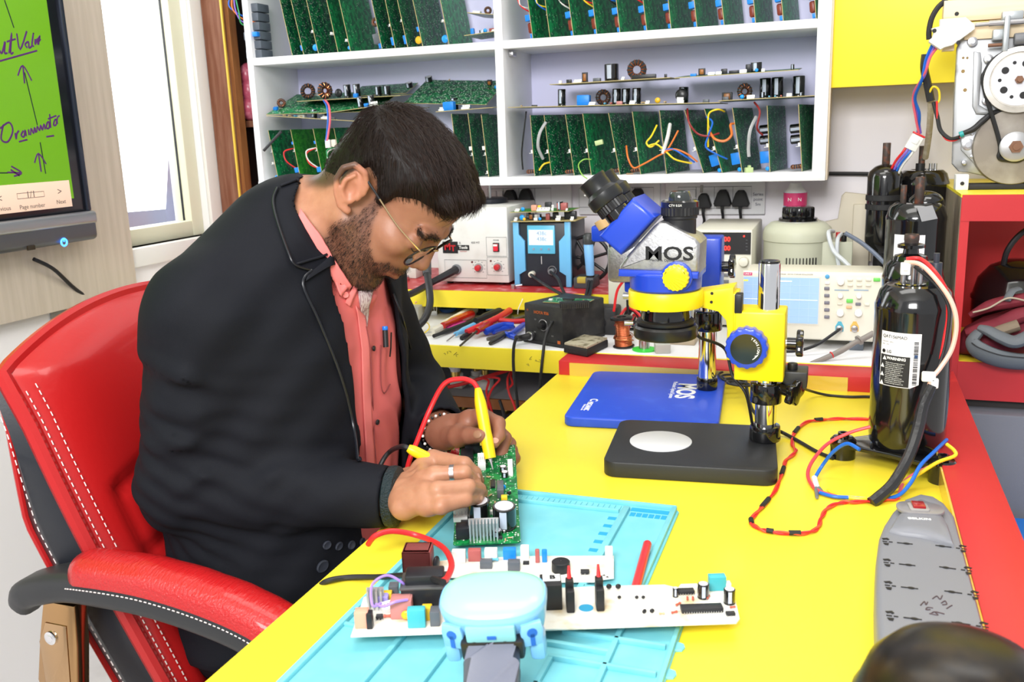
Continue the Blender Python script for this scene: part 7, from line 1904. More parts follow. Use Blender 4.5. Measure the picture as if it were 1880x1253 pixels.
obw('motor_lead', MB().tube([zq(290, 885, Yg - .02), zq(380, 850, Yg - .022), zq(450, 790, Yg - .02), zq(520, 740, Yg - .012), zq(620, 730, Yg - .006)], [.004, .006, .006, .005, .005], 10, 6), RUB, gb_)
obw('teal_ring', MB().cyl(zq(292, 888, Yg - .02), zq(318, 878, Yg - .02), .0062, n=12), mat('teal_plastic', (0.02, 0.32, 0.33), 0.4), gb_)
obw('plank_cable', MB().tube([zq(205, 0, Yg + .01), zq(150, 50, Yg), zq(110, 120, Yg - .004), zq(92, 200, Yg - .006), zq(92, 260, Yg - .006)], .0055, 10, 7), RUB, gb_)
# ---------------------------------------------------------------- loose wires round the front compressor
def dw(label, pts, r, m, k=8):
 return cable(label, [at(px, py, z=ZD + h_) for px, py, h_ in pts], r, m, k, name='loose_lead', cat='wire')
tw = thing('twisted_red_wire', 'twisted red wire pair bound with black tape snaking over the desk', 'wire', Matrix.Translation(at(1440, 870, z=ZD)))
path = smoothpath([at(px, py, z=ZD + .004) for px, py in ((1600, 769), (1550, 768), (1510, 770), (1480, 775), (1458, 795), (1455, 815), (1461, 829), (1443, 845), (1438, 862), (1423, 900), (1395, 935), (1378, 956), (1395, 970), (1420, 976), (1470, 979), (1500, 970), (1508, 950), (1520, 932), (1545, 922), (1570, 921), (1620, 918), (1650, 914))], 7)
for ph in (0, PI):
 q = []
 for i, p in enumerate(path):
  t = (path[min(i + 1, len(path) - 1)] - path[max(i - 1, 0)]).normalized()
  sd = V((-t.y, t.x, 0))
  q.append(p + sd * .0016 * math.cos(i * .55 + ph) + V((0, 0, .0014 * math.sin(i * .55 + ph) - .001)))
 obw('strand', MB().tube(q, .0016, 6), REDW if ph else mat('red_orange_wire', (0.75, 0.07, 0.03), 0.38), tw)
for i in (14, 25, 55, 66, 76, 88, 95):
 a, b = path[i], path[i + 3]
 obw('tape', MB().tube([a, (a + b) / 2, b], .0034, 8), BLKM, tw)
dw('red wire arching from the compressor to the crimp', [(1598, 784, .06), (1560, 795, .05), (1520, 815, .035), (1493, 845, .02), (1483, 870, .008), (1490, 890, .004), (1505, 903, .004), (1535, 912, .004)], .0026, mat('rose_wire', (0.7, 0.06, 0.08), 0.4))
dw('blue wire arching over the left foot of the compressor', [(1578, 826, .06), (1555, 815, .062), (1530, 830, .045), (1510, 855, .02), (1496, 878, .006)], .0026, BLUW)
dw('blue wire lying along the crimp toward the power strip', [(1505, 905, .004), (1530, 912, .004), (1560, 914, .004), (1600, 917, .004), (1645, 912, .006), (1670, 890, .02), (1690, 855, .04), (1715, 830, .05), (1738, 808, .05)], .0026, BLUW)
dw('yellow wire sweeping from the foot across the desk', [(1738, 816, .05), (1752, 828, .045), (1752, 838, .04), (1720, 850, .035), (1680, 875, .02), (1650, 892, .008), (1625, 905, .004), (1590, 917, .004), (1540, 910, .004), (1520, 900, .004)], .0026, YWR)
dw('pink wire joining the yellow one by the compressor foot', [(1705, 858, .03), (1680, 870, .022), (1660, 885, .012), (1653, 900, .006), (1650, 914, .004)], .0024, mat('pink_wire', (0.75, 0.12, 0.18), 0.4))
cr = thing('crimp_terminals', 'white sleeved crimp terminals at the end of the blue and red wires', 'terminal', Matrix.Translation(at(1497, 893, z=ZD)))
obw('sleeve', MB().cyl(at(1495, 878, z=ZD + .006), at(1500, 897, z=ZD + .004), .004, n=10), WPL, cr)
for a, b in (((1498, 895), (1500, 914)), ((1503, 897), (1513, 908))):
 obw('crimp', MB().cyl(at(*a, z=ZD + .004), at(*b, z=ZD + .004), .003, .0022, 8), GRY, cr)
# ---------------------------------------------------------------- power strip
so = [at(px, py, z=ZD + .03) for px, py in ((1690, 915), (1662, 925), (1638, 950), (1622, 975), (1612, 1000), (1607, 1040), (1605, 1100), (1606, 1150), (1610, 1220), (1618, 1290), (1850, 1270), (1838, 1200), (1826, 1150), (1812, 1100), (1796, 1050), (1775, 1000), (1752, 957), (1732, 932), (1712, 919))]
for q in so:
 q.x = min(q.x, .1385)
sc_ = sum(so, V()) / len(so)
st = thing('power_strip', 'grey tapered power strip with a red switch and two rows of outlets', 'power strip', T(sc_.x, sc_.y, ZD))
spg = mat('strip_grey', (0.20, 0.205, 0.23), 0.42)
def shrink(k, dz):
 return [V((sc_.x + (p.x - sc_.x) * k, sc_.y + (p.y - sc_.y) * k, ZD + dz)) for p in so]
vs, fs = [], []
for k, dz in ((.97, 0), (1.0, .012), (1.0, .028), (.985, .036), (.93, .040), (.85, .0405)):
 vs += shrink(k, dz)
n = len(so)
for i in range(5):
 fs += [(i * n + j, (i + 1) * n + j, (i + 1) * n + (j + 1) % n, i * n + (j + 1) % n) for j in range(n)]
fs += [tuple(range(n)), tuple(range(5 * n, 6 * n))[::-1]]
obw('body', MB().add(vs, [f[::-1] for f in fs]), spg, st, 50)
ZS = ZD + .0405
def spt(px, py, h_=.0006):
 return at(px, py, z=ZS + h_)
top = [spt(*q) for q in ((1690, 921), (1668, 930), (1646, 954), (1632, 978), (1657, 984), (1685, 987), (1715, 994), (1752, 1006), (1740, 968), (1725, 944), (1708, 927))]
hx = sum(top, V()) / len(top)
vs, fs = [], []
for k, dz in ((1.0, -.004), (.98, .003), (.9, .006), (.6, .0075)):
 vs += [V((hx.x + (p.x - hx.x) * k, hx.y + (p.y - hx.y) * k, ZS + dz)) for p in top]
n = len(top)
for i in range(3):
 fs += [(i * n + j, i * n + (j + 1) % n, (i + 1) * n + (j + 1) % n, (i + 1) * n + j) for j in range(n)]
fs += [tuple(range(3 * n, 4 * n))]
obw('switch_hood', MB().add(vs, fs), spg, st, 50)
c = spt(1686, 934, .0078)
sA = 7
SM = Matrix.Translation(c) @ T(rz=sA)
obw('switch_plate', MB().prism(rounded(.052, .036, .015, 5), -.002, .001, .0006, M=SM @ T(.002, .001, 0)), mat('plate_clear', (0.22, 0.21, 0.22), 0.3, coat=.3), st)
obw('switch_frame', MB().prism(rounded(.022, .022, .003, 3), 0, .003, .0008, M=SM), mat('switch_pale', (0.33, 0.31, 0.30), 0.3), st)
obw('rocker_switch', MB().box((0, .001, .004), (.014, .017, .004), .001, M=SM), mat('rocker_deep_red', (0.32, 0.008, 0.012), 0.2, coat=.5), st)
p = spt(1688, 953, .0078)
textw('BELKIN', .0062, WPL, st, Matrix.Translation(p) @ T(rz=sA), xs=1.25, bold=.0002)
slot = mat('slot_black', (0.006, 0.006, 0.008), 0.5)
def outlet(px, py, mirror, rz):
 c = spt(px, py, .0004)
 M = Matrix.Translation(c) @ T(rz=rz) @ T(s=(mirror, 1, 1))
 mb = MB()
 for q in ([(-.010, .0075), (-.004, .0095), (-.002, .006), (-.0045, .004), (-.005, .006), (-.0085, .0045)], [(-.009, -.0045), (-.003, -.004), (-.004, -.009), (-.0075, -.0085)]):
  mb.prism(q if mirror > 0 else q[::-1], 0, .0005, M=M)
 mb.box((-.007, 0, .0002), (.005, .0014, .0005), M=M).box((-.001, 0, .0002), (.004, .0014, .0005), M=M)
 mb.box((.008, 0, .0002), (.005, .0014, .0005), M=M)
 mb.prism([(.009 + .0034 * math.cos(t), .0021 * math.sin(t)) for t in [2 * PI * i / 12 for i in range(12)]], 0, .0005, M=M @ T(.006, 0, 0)).box((.016, 0, .0002), (.011, .0012, .0005), M=M)
 obw('outlet', mb, slot, st)
for px, py in ((1637, 996), (1640, 1035), (1643, 1077), (1647, 1133)):
 outlet(px, py, 1, 1)
for px, py in ((1757, 1007), (1766, 1047), (1778, 1092), (1794, 1150)):
 outlet(px, py, -1, -3)
inkp = mat('felt_ink', (0.07, 0.04, 0.045), 0.6)
def scr(pts):
 obw('felt_writing', MB().tube([spt(*q, .0004) for q in pts], .0006, 5, 4), inkp, st)
for s in ([(1708, 1128), (1716, 1124), (1734, 1128)], [(1716, 1124), (1722, 1130), (1706, 1127)], [(1713, 1117), (1703, 1116), (1700, 1120), (1708, 1120)], [(1690, 1112), (1697, 1105), (1700, 1111), (1703, 1106)], [(1712, 1100), (1720, 1095), (1726, 1101), (1730, 1094)], [(1728, 1108), (1735, 1104), (1738, 1110), (1730, 1111)], [(1738, 1118), (1744, 1114), (1748, 1112)]):
 scr(s)
# ---------------------------------------------------------------- dark dome at the near right corner
zdm = .90
pt0 = at(1718, 1148, z=zdm)
dm = thing('near_compressor', 'out-of-focus black domed compressor at the near right corner of the desk', 'compressor', T(.083, .588, ZD))
hd0 = .172
ob('shell', MB().lathe([(0, .02), (.05, .02), (.061, .035), (.064, .05), (.064, .118), (.0655, .12), (.0655, .127), (.063, .131), (.056, .15), (.044, .163), (.026, .1705), (0, .172)], 48), mat('dome_black', (0.008, 0.006, 0.005), 0.3, spec=.35, noise=(22, (0.035, 0.022, 0.008), 0.5, 0.7)), dm)
foot_tri(dm, (185, 300, 62), .066, .022, .014)
# ---------------------------------------------------------------- office chair
redl = mat('red_leather', (0.42, 0.009, 0.010), 0.32, coat=.25, bump=(120, .12, .002))
blkl = mat('black_leather', (0.014, 0.016, 0.022), 0.38, bump=(200, .1, .001))
stitch = mat('stitch_white', (0.7, 0.62, 0.6), 0.6)
ch = thing('office_chair', 'red and black leather office chair the man sits on', 'chair', T(-.90, 1.10, 0))
def bpad(u, v, off=0.0):
 hw = .245 - .03 * v ** 2 if v > .0 else .245
 z = .42 + .605 * v
 xb = -.855 - .10 * v - .10 * v * v
 yc = 1.112
 yy_ = yc + (u * 2 - 1) * (.20 + .055 * math.sin(min(1, v * 1.15) * PI * .62))
 xb += .02 * (2 * u - 1) ** 2 - (2 * u - 1) * .03
 z += -.04 * v * (2 * u - 1) ** 2 + .015 * v * (2 * u - 1)
 n_ = V((.93, .0, .37)).normalized()
 q = 0
 for vv in (.12, .30, .48, .64):
  q -= .010 * math.exp(-((v - vv) / .018) ** 2) * (abs(2 * u - 1) < .72)
 q -= .008 * math.exp(-((abs(2 * u - 1) - .74) / .03) ** 2) * (v < .66)
 e = 1 - abs(2 * u - 1) ** 6
 t = 1 - (max(0, v - .9) / .1) ** 2
 return V((xb, yy_, z)) + n_ * (off + q + .035 * (min(e, t) - 1))
n_ = 48
mb = MB().grid(lambda u, v: bpad(u, v, .02), n_, 60)
mb.f = [f[::-1] for f in mb.f]
ob_ = obw('backrest', mb, redl, ch, 60)
rim = [bpad(0, v / 24, .018) for v in range(25)] + [bpad(u / 24, 1, .016) for u in range(1, 25)] + [bpad(1, v / 24, .018) for v in range(24, -1, -1)]
obw('red_piping', MB().tube(rim, .011, 8), redl, ch)
for off, uu in ((.016, .02), (.0165, .045)):
 pts = [bpad(uu, v / 60, off + .007) for v in range(2, 58)]
 mb = MB()
 for k in range(0, 55):
  a, b = pts[k], pts[min(k + 1, 55)]
  mb.cyl(a, a + (b - a) * .6, .0009, n=4)
 o = obw('stitching', mb, stitch, ch)
 o['kind'] = 'stuff'
mb = MB()
pts = [bpad(u / 60, .965, .014) for u in range(2, 59)]
for a, b in zip(pts, pts[1:]):
 mb.cyl(a, a + (b - a) * .6, .0009, n=4)
obw('stitching', mb, stitch, ch)['kind'] = 'stuff'
def SD(v):
 return .115 * min(1, (1 - v) * 2.4 + .16)
vs, fs = [], []
nv = 24
for i in range(nv + 1):
 v = i / nv
 l, r = bpad(0, v, .012), bpad(1, v, .012)
 d = V((-.85, 0, -.12)) * SD(v)
 ring = [l, l + d * .45 + V((0, -.012, 0)), l + d * .85 + V((0, .006, 0)), l + d + V((0, .04, 0)), r + d + V((0, -.04, 0)), r + d * .6, r]
 vs += ring
m7 = 7
for i in range(nv):
 for j in range(m7 - 1):
  fs.append((i * m7 + j, (i + 1) * m7 + j, (i + 1) * m7 + j + 1, i * m7 + j + 1))
fs += [tuple(range(m7)), tuple(range(nv * m7, (nv + 1) * m7))[::-1]]
obw('back_shell', MB().add(vs, fs), blkl, ch, 60)
mb = MB()
sp_ = [bpad(0, v / 50, .012) + V((-.85, 0, -.12)) * SD(v / 50) * .5 + V((0, -.0135, 0)) for v in range(6, 48)]
for a, b in zip(sp_, sp_[1:]):
 mb.cyl(a, a + (b - a) * .6, .0009, n=4)
obw('stitching', mb, stitch, ch)['kind'] = 'stuff'
obw('back_piping', MB().tube([bpad(0, v / 30, .012) + V((-.85, 0, -.12)) * SD(v / 30) * .9 + V((0, .006, 0)) for v in range(31)], .005, 8), redl, ch)
obw('seat', MB().prism(rounded(.52, .5, .09, 6, -.66, 1.11), .40, .49, .03, 3), blkl, ch)
obw('seat_piping', MB().tube([(x, y, .452) for x, y in rounded(.524, .504, .09, 6, -.66, 1.11)], .006, 8, closed=True), redl, ch)
def arm_rest(yc, vis):
 A = [(-1.0, .672), (-.985, .694), (-.95, .708), (-.91, .718), (-.86, .722), (-.78, .722), (-.70, .712), (-.63, .694), (-.575, .665), (-.56, .650)]
 hs_ = [.016, .019, .020, .020, .021, .021, .021, .021, .019, .012]
 wv = [.018, .026, .028, .029, .031, .033, .034, .034, .032, .022]
 P_ = smoothpath([V((x, yc, z - .012)) for x, z in A], 4)
 vs, fs = [], []
 n = 16
 for i, p in enumerate(P_):
  t = i / (len(P_) - 1)
  w_ = float(np.interp(t, np.linspace(0, 1, 10), wv))
  h_ = float(np.interp(t, np.linspace(0, 1, 10), hs_))
  tg = (P_[min(i + 1, len(P_) - 1)] - P_[max(i - 1, 0)]).normalized()
  nn = V((-tg.z, 0, tg.x))
  for y_, q in rounded(w_ * 2, h_ * 2, min(w_, h_) * .7, 3):
   vs.append(p + V((0, y_, 0)) + nn * q)
 for i in range(len(P_) - 1):
  for j in range(n):
   fs.append((i * n + j, (i + 1) * n + j, (i + 1) * n + (j + 1) % n, i * n + (j + 1) % n))
 fs += [tuple(range(n)), tuple(range((len(P_) - 1) * n, len(P_) * n))[::-1]]
 arm = obw('armrest', MB().add(vs, [f[::-1] for f in fs]), mat('arm_plastic', (0.022, 0.023, 0.026), 0.42), ch, 50)
 vs, fs = [], []
 R_ = [p for p in P_ if p.x > -.90]
 for i, p in enumerate(R_):
  t = i / (len(R_) - 1)
  e = min(1, math.sqrt(max(0, 1 - (1 - min(1, t / .12)) ** 2)) + .04) * min(1, math.sqrt(max(0, 1 - (1 - min(1, (1 - t) / .1)) ** 2)) + .04)
  tg = (R_[min(i + 1, len(R_) - 1)] - R_[max(i - 1, 0)]).normalized()
  nn = V((-tg.z, 0, tg.x))
  for k in range(13):
   a = PI * k / 12
   rip = 1 + .03 * math.sin(i * 2.1)
   vs.append(p + V((0, .0335 * e * math.cos(a), 0)) + nn * (.012 + (.006 + .026 * e * rip) * math.sin(a) ** .7))
 for i in range(len(R_) - 1):
  for k in range(12):
   fs.append((i * 13 + k, i * 13 + k + 1, (i + 1) * 13 + k + 1, (i + 1) * 13 + k))
 rl = mat('red_leather_worn', (0.45, 0.01, 0.012), 0.28, coat=.35, bump=(55, .55, .004), stretch=(6, 1, 6))
 pad = MB().add(vs, fs)
 pd = obw('arm_pad', pad, rl, ch, 60)
 mb = MB()
 st_ = [p + V((0, -.0345, .008)) for p in R_[1:-1]]
 st_ = smoothpath(st_, 3)
 for a, b in zip(st_, st_[1:]):
  mb.cyl(a, a + (b - a) * .55, .0009, n=4)
 obw('stitching', mb, stitch, ch)['kind'] = 'stuff'
 bro = mat('chrome_brown_reflection', (0.5, 0.30, 0.14), 0.16, 1.0)  # chrome tinted brown; the orange-brown reflection is painted into its colour
 a0 = V((-.925, yc, .678))
 obw('arm_bracket', MB().prism([(-.03, 0), (.022, 0), (.016, -.06), (.004, -.13), (.03, -.21), (.08, -.25), (.02, -.262), (-.045, -.20), (-.062, -.12), (-.045, -.05)][::-1], -.012, .012, .004, M=Matrix.Translation(a0) @ T(rx=90)), bro, ch)
 obw('bracket_recess', MB().prism([(-.03, -.03), (.005, -.03), (-.004, -.12), (-.012, -.15), (-.046, -.13), (-.045, -.06)][::-1], .0121, .0135, .001, M=Matrix.Translation(a0) @ T(rx=90)), mat('chrome_brown_reflection2', (0.55, 0.36, 0.2), 0.1, 1.0), ch)
 c = a0 + V((-.022, -.012, -.05))
 obw('bolt', MB().cyl(c, c + V((0, -.005, 0)), .0095, n=18, bev=.001).cyl(c + V((0, -.005, 0)), c + V((0, -.0055, 0)), .005, n=6), CHR, ch)
arm_rest(.822, True)
arm_rest(1.405, False)
obw('gas_column', MB().cyl((-.70, 1.11, .12), (-.70, 1.11, .40), .028, n=20), BLK, ch)
for k in range(5):
 a = 2 * PI * k / 5 + .3
 obw('base_arm', MB().tube([(-.70, 1.11, .13), (-.70 + .28 * math.cos(a), 1.11 + .28 * math.sin(a), .085)], [.026, .018], 10), BLK, ch)
 obw('caster', MB().cyl((-.70 + .28 * math.cos(a), 1.11 + .28 * math.sin(a) - .02, .03), (-.70 + .28 * math.cos(a), 1.11 + .28 * math.sin(a) + .02, .03), .03, n=18, bev=.004), BLK, ch)
# ---------------------------------------------------------------- the man: signed-distance modelling, one continuous body
f32 = np.float32
def smin(a, b, k):
 h = np.clip(.5 + .5 * (b - a) / k, 0, 1)
 return b + (a - b) * h - k * h * (1 - h)
def smax(a, b, k):
 return -smin(-a, -b, k)
def cone(P, a, b, ra, rb):
 a, b = np.array(a, f32), np.array(b, f32)
 d = b - a
 t = np.clip(((P - a) @ d) / max(float(d @ d), 1e-9), 0, 1)
 q = P - a - t[:, None] * d
 return np.sqrt((q * q).sum(1)) - (ra + (rb - ra) * t)
def ell(P, c, r):
 q = (P - np.array(c, f32)) / np.array(r, f32)
 k0 = np.sqrt((q * q).sum(1))
 q2 = q / np.array(r, f32)
 k1 = np.sqrt((q2 * q2).sum(1)) + 1e-9
 return k0 * (k0 - 1) / k1
def chain(P, pts, rs, k=.006):
 d = None
 for i in range(len(pts) - 1):
  e = cone(P, pts[i], pts[i + 1], rs[i], rs[i + 1])
  d = e if d is None else np.minimum(d, e)
 return d
def polygonise(fn, lo, hi, h, coarse=6):
 lo, hi = np.array(lo, float), np.array(hi, float)
 nb = np.ceil((hi - lo) / (h * coarse)).astype(int)
 N = nb * coarse + 1
 F = np.empty(N, f32)
 cg = np.stack(np.meshgrid(*[lo[i] + (np.arange(nb[i]) + .5) * h * coarse for i in range(3)], indexing='ij'), -1).reshape(-1, 3).astype(f32)
 cd_ = fn(cg).reshape(nb)
 cs = np.where(cd_ > 0, 1, -1).astype(f32)
 F[:-1, :-1, :-1] = np.repeat(np.repeat(np.repeat(cs, coarse, 0), coarse, 1), coarse, 2)
 F[-1] = 1; F[:, -1] = 1; F[:, :, -1] = 1
 act = np.argwhere(np.abs(cd_) < h * coarse * 1.25 + .004)
 loc = np.stack(np.meshgrid(*[np.arange(coarse)] * 3, indexing='ij'), -1).reshape(-1, 3)
 for s in range(0, len(act), 4000):
  idx = (act[s:s + 4000, None, :] * coarse + loc[None]).reshape(-1, 3)
  v = fn((lo + idx * h).astype(f32))
  F[idx[:, 0], idx[:, 1], idx[:, 2]] = v
 S = F < 0
 c8_ = [S[i:S.shape[0] - 1 + i, j:S.shape[1] - 1 + j, k:S.shape[2] - 1 + k] for i in (0, 1) for j in (0, 1) for k in (0, 1)]
 al, an = c8_[0].copy(), c8_[0].copy()
 for c in c8_[1:]:
  al &= c
  an |= c
 cells = np.argwhere(an & ~al)
 vid = np.full(al.shape, -1, np.int32)
 vid[cells[:, 0], cells[:, 1], cells[:, 2]] = np.arange(len(cells))
 acc = np.zeros((len(cells), 3))
 cnt = np.zeros(len(cells))
 for a in range(3):
  o = [x for x in range(3) if x != a]
  for i in (0, 1):
   for j in (0, 1):
    p = cells.copy()
    p[:, o[0]] += i
    p[:, o[1]] += j
    q = p.copy()
    q[:, a] += 1
    fa, fb = F[p[:, 0], p[:, 1], p[:, 2]], F[q[:, 0], q[:, 1], q[:, 2]]
    m = (fa < 0) != (fb < 0)
    t = np.where(m, fa / np.where(m, fa - fb, 1), 0)
    pos = p.astype(float)
    pos[:, a] += t
    acc += pos * m[:, None]
    cnt += m
 verts = lo + acc / cnt[:, None] * h
 quads = []
 for a in range(3):
  b, c = (a + 1) % 3, (a + 2) % 3
  sl0, sl1 = [slice(None)] * 3, [slice(None)] * 3
  sl0[a], sl1[a] = slice(0, -1), slice(1, None)
  e = np.argwhere(S[tuple(sl0)] != S[tuple(sl1)])
  e = e[(e[:, b] > 0) & (e[:, c] > 0) & (e[:, b] < S.shape[b] - 1) & (e[:, c] < S.shape[c] - 1)]
  fl = S[e[:, 0], e[:, 1], e[:, 2]]
  def g(db, dc):
   q = e.copy()
   q[:, b] -= db
   q[:, c] -= dc
   return vid[q[:, 0], q[:, 1], q[:, 2]]
  Q = np.stack([g(1, 1), g(0, 1), g(0, 0), g(1, 0)], 1)
  Q[~fl] = Q[~fl][:, ::-1]
  quads.append(Q)
 Q = np.concatenate(quads)
 return verts, Q[(Q >= 0).all(1)]
def relax(v, q, it=2, lam=.5):
 e = np.concatenate([q[:, [0, 1]], q[:, [1, 2]], q[:, [2, 3]], q[:, [3, 0]]])
 n = len(v)
 for _ in range(it):
  s = np.zeros((n, 3))
  for i in range(3):
   s[:, i] = np.bincount(e[:, 0], v[e[:, 1], i], n) + np.bincount(e[:, 1], v[e[:, 0], i], n)
  c = np.bincount(e[:, 0], minlength=n) + np.bincount(e[:, 1], minlength=n)
  v = v + lam * (s / np.maximum(c, 1)[:, None] - v)
 return v
def npmesh(name, v, q, mats, attrs=None):
 me = bpy.data.meshes.new(name)
 me.vertices.add(len(v))
 me.vertices.foreach_set('co', v.astype(f32).ravel())
 me.loops.add(q.size)
 me.loops.foreach_set('vertex_index', q.astype(np.int32).ravel())
 me.polygons.add(len(q))
 me.polygons.foreach_set('loop_start', np.arange(0, q.size, 4, dtype=np.int32))
 me.polygons.foreach_set('use_smooth', np.ones(len(q), bool))
 for m in mats:
  me.materials.append(m)
 for k, a in (attrs or {}).items():
  at_ = me.attributes.new(k, 'FLOAT', 'POINT')
  at_.data.foreach_set('value', a.astype(f32))
 me.update()
 me.validate()
 return me
# skeleton ---------------------------------------------------------
HC = np.array((-.588, 1.118, 1.170))
def rotm(p, yw, r=0):
 cp, sp, cy, sy, cr, sr = math.cos(p), math.sin(p), math.cos(yw), math.sin(yw), math.cos(r), math.sin(r)
 return np.array([[cy, -sy, 0], [sy, cy, 0], [0, 0, 1]]) @ np.array([[cp, 0, sp], [0, 1, 0], [-sp, 0, cp]]) @ np.array([[1, 0, 0], [0, cr, -sr], [0, sr, cr]])
HR = rotm(math.radians(53), math.radians(3))
HS = .945
def hw2(p):
 return HC + HR @ (np.array(p) * HS / 1000)
def hl2(P):
 return ((P - HC.astype(f32)) @ HR.astype(f32)) * f32(1000 / HS)
A_ = lambda px, py, **k: np.array(at(px, py, **k))
SHR, ELR, WRR = np.array((-.765, .952, 1.035)), np.array((-.822, .942, .800)), A_(728, 912, z=.793)
SHL, ELL_, WRL = np.array((-.735, 1.295, 1.035)), np.array((-.70, 1.40, .815)), A_(812, 795, y=1.215)
RH = [([A_(742, 895, z=.803), A_(795, 842, z=.828), A_(853, 852, z=.830), A_(872, 869, z=.814), A_(880, 884, z=.798)], [.012, .0115, .0092, .0082, .0068]),
      ([A_(742, 905, z=.805), A_(798, 873, z=.832), A_(852, 868, z=.836), A_(870, 882, z=.818), A_(875, 893, z=.800)], [.012, .0118, .0095, .0085, .007]),
      ([A_(742, 918, z=.803), A_(804, 901, z=.826), A_(860, 894, z=.826), A_(880, 899, z=.810), A_(887, 906, z=.796)], [.012, .0112, .0092, .0082, .0067]),
      ([A_(742, 930, z=.798), A_(810, 929, z=.812), A_(855, 918, z=.812), A_(874, 916, z=.802), A_(886, 917, z=.792)], [.012, .0105, .0083, .0075, .0062]),
      ([A_(748, 885, z=.795), A_(782, 858, z=.800), A_(825, 868, z=.796), A_(858, 880, z=.792)], [.014, .0125, .0105, .008])]
LH = [([A_(825, 782, y=1.215), A_(884, 764, y=1.20), A_(915, 778, y=1.185), A_(916, 800, y=1.17), A_(908, 815, y=1.158)], [.013, .0125, .0102, .0088, .0072]),
      ([A_(825, 784, y=1.225), A_(895, 770, y=1.222), A_(927, 805, y=1.202), A_(920, 836, y=1.185), A_(906, 855, y=1.168)], [.013, .0122, .0098, .0086, .0072]),
      ([A_(825, 786, y=1.235), A_(898, 780, y=1.242), A_(936, 815, y=1.222), A_(937, 838, y=1.205), A_(929, 856, y=1.19)], [.013, .0118, .0092, .0082, .0068]),
      ([A_(825, 790, y=1.245), A_(893, 792, y=1.258), A_(940, 826, y=1.238), A_(946, 842, y=1.225), A_(941, 853, y=1.212)], [.013, .011, .0082, .0075, .0062]),
      ([A_(818, 802, y=1.205), A_(842, 802, y=1.175), A_(862, 800, y=1.158), A_(884, 800, y=1.147)], [.017, .0155, .0122, .0102])]
def hand(P, H, wr, web):
 d = None
 for i, (pts, rs) in enumerate(H):
  e = cone(P, wr, pts[0], .022, .016)
  for j in range(len(pts) - 1):
   kn = cone(P, pts[j], pts[j + 1], rs[j], rs[j + 1])
   e = smin(e, kn, .004 if j else .012)
  d = e if d is None else smin(d, e, .0035)
 for i in range(3):   # palm web between knuckles, kept behind the finger roots
  a, b = H[i][0], H[i + 1][0]
  m0, m1 = a[0] * .35 + a[1] * .65, b[0] * .35 + b[1] * .65
  w_ = np.minimum(cone(P, a[0], b[0], .014, .014), cone(P, m0, m1, .0125, .0125))
  mid = (m0 + m1) / 2
  w_ = np.minimum(w_, cone(P, (a[0] + b[0]) / 2, mid, .014, .0125))
  d = smin(d, w_, .008)
 t = H[4][0]
 a = H[0][0]
 d = smin(d, cone(P, t[1], a[1] * .6 + a[0] * .4, .010, .010), .012)
 d = smin(d, cone(P, t[0], H[2][0][0] * .6 + H[2][0][1] * .4, .013, .013), .012)
 return d
tz = np.array((.44, .55, .70, .86, .97, 1.04, 1.09, 1.13, 1.17, 1.20))
tcx = np.array((-.80, -.795, -.78, -.762, -.757, -.757, -.75, -.738, -.725, -.71))
ta = np.array((.12, .145, .142, .142, .132, .118, .098, .072, .05, .03))
tb_ = np.array((.15, .185, .178, .182, .185, .178, .150, .10, .06, .04))
def torso(P, off=0):
 z = P[:, 2]
 c, a, b = np.interp(z, tz, tcx), np.interp(z, tz, ta) + off, np.interp(z, tz, tb_) + off
 q = (np.abs((P[:, 0] - c) / a) ** 2.3 + np.abs((P[:, 1] - 1.122) / b) ** 2.3) ** (1 / 2.3)
 d = (q - 1) * np.minimum(a, b) * .85
 return smax(d, np.maximum(tz[0] - off - z, z - tz[-1]), .03).astype(f32)
NB = np.array((-.725, 1.12, 1.085))
